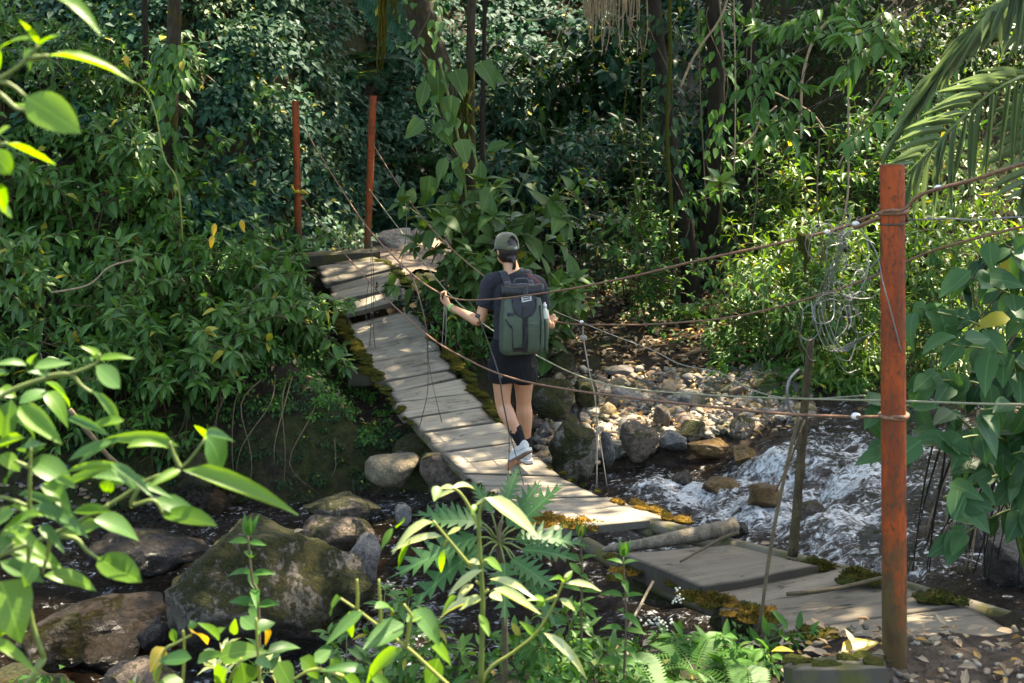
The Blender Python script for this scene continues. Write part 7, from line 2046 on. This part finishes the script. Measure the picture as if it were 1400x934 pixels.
for (px, Y), lab in zip(low, LOWL):
    shrub('low_plant', lab, 'plant', G(px, Y), 'low plants on the near bank', (R.uniform(.38, .55) if px < 780 else R.uniform(.26, .36) if px < 870 else R.uniform(.12, .2)), 7, (0, -.08, 0), .16, 'lance', R.choice(['lf_low', 'lf_low', 'lf_shrub']), (.055, .10), .36, .05, 2, .3, 'stem', .004, .15, pend=.3)
for px, Y, lab in ((950, 4.75, 'fern under the left end of the second slab'), (985, 4.3, 'fern at the bottom between the saplings and the timber block'), (905, 4.4, 'fern right of the upright sapling'), (780, 4.0, 'fern at the bottom right of the drooping plant'), (690, 4.0, 'fern at the bottom under the cut leaved plant'), (1030, 4.3, 'fern left of the timber block')):
    fern(lab, G(px, Y, .10), 9, .33, 'lf_low', None, .7)
sb = shrub('small_leaved_bush', 'sunlit bush of small pale thick leaves in front of the big boulder', 'bush', G(400, 3.4), None, .72, 9, (.02, -.05, 0), .16, 'ellip', 'lf_gloss', (.045, .075), .36, .035, 3, .2, 'stem', .004, .3, pend=.1)
fl = root('flowers', G(925, 4.9, .1), 'cluster of tiny cream flowers under the second slab', 'flowers')
for px, py, Y in ((928, 808, 5.3), (932, 815, 5.3), (922, 822, 5.3), (905, 858, 4.8), (888, 850, 4.8), (915, 852, 4.8), (899, 846, 4.8)):
    mb = MB()
    for i in range(7):
        mb.ball(P(px + R.gauss(0, 4), py + R.gauss(0, 4), Y + R.uniform(-.02, .02)), 0.005, .005, .004, n=6, m=4)
    mb.build('flower_head', MAT['flower'], fl)
carpet('near_bank_herbs', 2600, (-1.2, 1.2), (3.6, 6.4), 'lf_low', 'ovate', (.03, .06), .6, (.05, .14), per=30, mask=lambda x, y: (y < Ynear(x) - .3) & (x < 1.05 + .0 * y))
carpet('near_bank_herbs', 1500, (-3.0, -.4), (2.6, 6.0), 'lf_low', 'ovate', (.04, .07), .55, (.08, .2), per=30)

# bits on the near ground
def flat_leaf(label, px, py, z, a, L, W, matk, nm='fallen_leaf', bend=0, grp=None):
    p = PZ(px, py, z)
    return tag(put(nm, leaf_meshes('ovate', matk, True)[bend], None, None, leaf_M(p, (math.cos(a), math.sin(a), .05), (.1, -.25, 1), L, W)), label, 'leaf', grp)
flat_leaf('large yellow fallen leaf leaning at the foot of the near post', 1150, 893, .045, .35, .17, .075, 'lf_yel', bend=3)
flat_leaf('brown curled leaf on the ground at the right end of the nearest slab', 1362, 862, -.06, -.5, .10, .04, 'lf_dead')
flat_leaf('brown fallen leaf left of the large yellow one', 1130, 898, .0, 2.2, .09, .045, 'lf_dead')
flat_leaf('small yellow brown leaf beside the slab corner', 1140, 882, -.05, .8, .06, .03, 'lf_yel')
flat_leaf('orange leaf on the big boulder', 402, 728, -.45, .8, .07, .03, 'lf_dead')
flat_leaf('dry leaf in the middle of the lowest slab', 1040, 744, -.36, .2, .07, .03, 'lf_dead')
for label, pts, r in (('pale dry stick on the ground right of the near post', [PZ(1300, 924, .03), PZ(1345, 915, .035), PZ(1372, 908, .04), PZ(1420, 912, .04)], .010), ('thin pale stick on the ground at the far right', [PZ(1386, 858, -.05), PZ(1400, 885, -.02), PZ(1415, 905, .0)], .012),
                      ('flat strip of bark on the ground beside the near post', [PZ(1246, 880, .0), PZ(1275, 898, .01), PZ(1305, 912, .02)], .009), ('thin root at the foot of the near post', [PZ(1207, 905, .01), PZ(1230, 922, .02), PZ(1255, 934, .02)], .008), ('grey stick poking out of the near bank plants', [P(858, 860, 5.0), P(893, 795, 5.2)], .006)):
    tag(MB().tube(crv(pts, 4), r, 6, jit=.15).build('stick', MAT['log']), label, 'stick')

# ------------------------------------------------------------------ streamside bush right of the near post
h_ = root('streamside_bush', (2.6, 6.1, tz(2.6, 6.1)), 'bush with large drooping heart shaped leaves right of the near orange post', 'bush')
hb_ = Vector((2.7, 6.2, tz(2.7, 6.2) - .05))
arms = []
for tx, ty, Y in ((1255, 420, 5.7), (1250, 520, 5.8), (1265, 610, 5.8), (1300, 470, 5.6), (1340, 560, 5.7), (1330, 380, 5.9), (1290, 680, 5.9), (1180, 560, 6.4), (1390, 440, 5.8), (1385, 620, 5.9), (1200, 610, 6.3), (1370, 330, 6.0), (1300, 740, 6.2)):
    e = P(tx, ty, Y)
    m = hb_ * .35 + e * .65 + Vector((.25, .1, .28))
    q = crv([hb_ + Vector((R.uniform(-.1, .1), R.uniform(-.1, .1), 0)), m, e], 8)
    MB().tube(q, taper(.011, .004, len(q)), 6).build('stem', MAT['stem'], h_)
    arms.append(q)
its = []
for q in arms:
    for k in range(5, len(q)):
        for s in range(1 if k % 3 else 2):
            p = q[k]
            l = R.uniform(.11, .21)
            x = Vector((R.uniform(-1.0, .7), R.uniform(-.7, .2), R.uniform(-1.0, .05))).normalized()
            off = Vector((R.uniform(-.06, .06), R.uniform(-.05, .05), R.uniform(-.03, .05)))
            its.append((p + off, x, (Vector((R.uniform(-.8, .6), R.uniform(-.9, -.2), .8))).normalized(), l, l * R.uniform(.5, .68)))
add_leaves(h_, its, 'ovate', 'lf_right', 300, fine=True)
h2 = root('streamside_bush', (3.4, 7.2, tz(3.4, 7.2)), 'darker bush behind the large heart shaped leaves at the right edge', 'bush')
its = []
for i in range(9):
    e = P(R.uniform(1270, 1420), R.uniform(330, 660), R.uniform(6.8, 7.6))
    q = crv([Vector((3.4, 7.2, tz(3.4, 7.2))), Vector((3.4, 7.2, .6)) * .5 + e * .5 + Vector((.1, 0, .35)), e], 7)
    MB().tube(q, taper(.012, .004, len(q)), 6).build('stem', MAT['stem_b'], h2)
    for k in range(4, len(q)):
        for s in range(2):
            l = R.uniform(.12, .2)
            its.append((q[k] + rnd_unit() * .05, Vector((R.uniform(-.9, .4), R.uniform(-.4, .1), R.uniform(-1., .0))).normalized(), Vector((R.uniform(-.4, .4), -.6, .8)).normalized(), l, l * .5))
add_leaves(h2, its, 'ovate', 'lf_dark', 300)
rr_ = root('root_curtain', P(1320, 610, 6.9), 'dark thin roots and dry stalks hanging over the water right of the near post', 'roots')
for i in range(34):
    px = R.uniform(1262, 1400); Y = R.uniform(6.6, 7.4); a = R.uniform(560, 640)
    MB().tube(crv([P(px + 25, a, Y), P(px + R.uniform(-5, 15), (a + 760) / 2, Y), P(px - R.uniform(0, 25), R.uniform(700, 800), Y)], 3), taper(.008, .003, 7), 4).build('root', MAT['bark'] if i % 3 else MAT['vine'], rr_)
dg_ = root('dry_grass', P(1360, 590, 6.5), 'tuft of pale dry bent grass blades under the bush at the right edge', 'grass')
for i in range(26):
    a = P(R.uniform(1370, 1420), R.uniform(560, 610), 6.5)
    MB().tube(crv([a, a + Vector((-.12, -.05, .03)), a + Vector((R.uniform(-.4, -.2), -.05, R.uniform(-.28, -.05)))], 3), taper(.007, .002, 7), 4).build('blade', MAT['vine'], dg_)

# ------------------------------------------------------------------ palm at the top right
pm_ = root('palm', (3.6, 6.4, tz(3.6, 6.4)), 'palm with large arching fronds at the top right corner', 'palm')
crownp = Vector((3.1, 6.0, 3.05))
MB().tube(crv([Vector((3.6, 6.4, tz(3.6, 6.4) - .1)), Vector((3.45, 6.3, 1.4)), crownp], 6), taper(.10, .07, 13), 12, jit=.06).build('trunk', MAT['bark'], pm_)
def palm_frond(path, nl, up_dir, dn_dir, Lu, Ld, w):
    q = crv(path, 12)
    rc = MB().tube(q, taper(.014, .004, len(q)), 6).build('frond', MAT['stem'], pm_)
    if ('strap', 'lf_palm', True) not in _lm:
        _lm[('strap', 'lf_palm', True)] = [shape_mesh('leaflet', leaf_shape('strap', 7, d_, f_, .004, i), MAT['lf_palm']) for i, (d_, f_) in enumerate(((.02, .5), (.08, .6), (.16, .5), (.05, .7), (.22, .4)))]
    for i in range(nl):
        u = i / (nl - 1)
        f_ = u * (len(q) - 1); k = min(int(f_), len(q) - 2)
        p = q[k].lerp(q[k + 1], f_ - k)
        tng = (q[k + 1] - q[k]).normalized()
        env = math.sin(math.pi * min(1, .22 + .73 * u)) ** .6
        for dr, L in ((up_dir, Lu), (dn_dir, Ld)):
            if L <= 0: continue
            x = (Vector(dr) + tng * .45 + rnd_unit() * .12).normalized()
            l = L * env * R.uniform(.92, 1.06)
            o = put('leaflet', _lm[('strap', 'lf_palm', True)][R.randrange(5)], None, None, leaf_M(p, x, Vector((R.uniform(-.3, .3) - .3, -.7, .8)), l, w))
            o.parent = rc
            o.matrix_parent_inverse = Matrix.Identity(4)
palm_frond([crownp, P(1440, 90, 5.7), P(1393, 106, 5.5), P(1351, 130, 5.4), P(1309, 168, 5.3), P(1270, 208, 5.3), P(1238, 240, 5.3)], 22, (-1, -.1, .12), (.06, -.1, -1), .27, .46, .021)
palm_frond([crownp, P(1450, 0, 5.9), P(1400, 0, 5.8), P(1355, 28, 5.8), P(1310, 75, 5.8), P(1262, 135, 5.8), P(1222, 200, 5.8)], 24, (-.75, .1, -.45), (-.55, -.1, -.8), .24, .42, .020)
palm_frond([crownp, P(1470, -60, 5.3), P(1430, -50, 5.2), P(1395, -20, 5.1), P(1360, 12, 5.1)], 12, (-.35, -.2, -1), (.1, -.2, -1), .36, .40, .028)
palm_frond([crownp, P(1480, 120, 5.8), P(1450, 150, 5.9), P(1425, 210, 5.9), P(1405, 260, 5.9)], 14, (-1, .1, -.1), (-.2, .1, -1), .36, .40, .028)
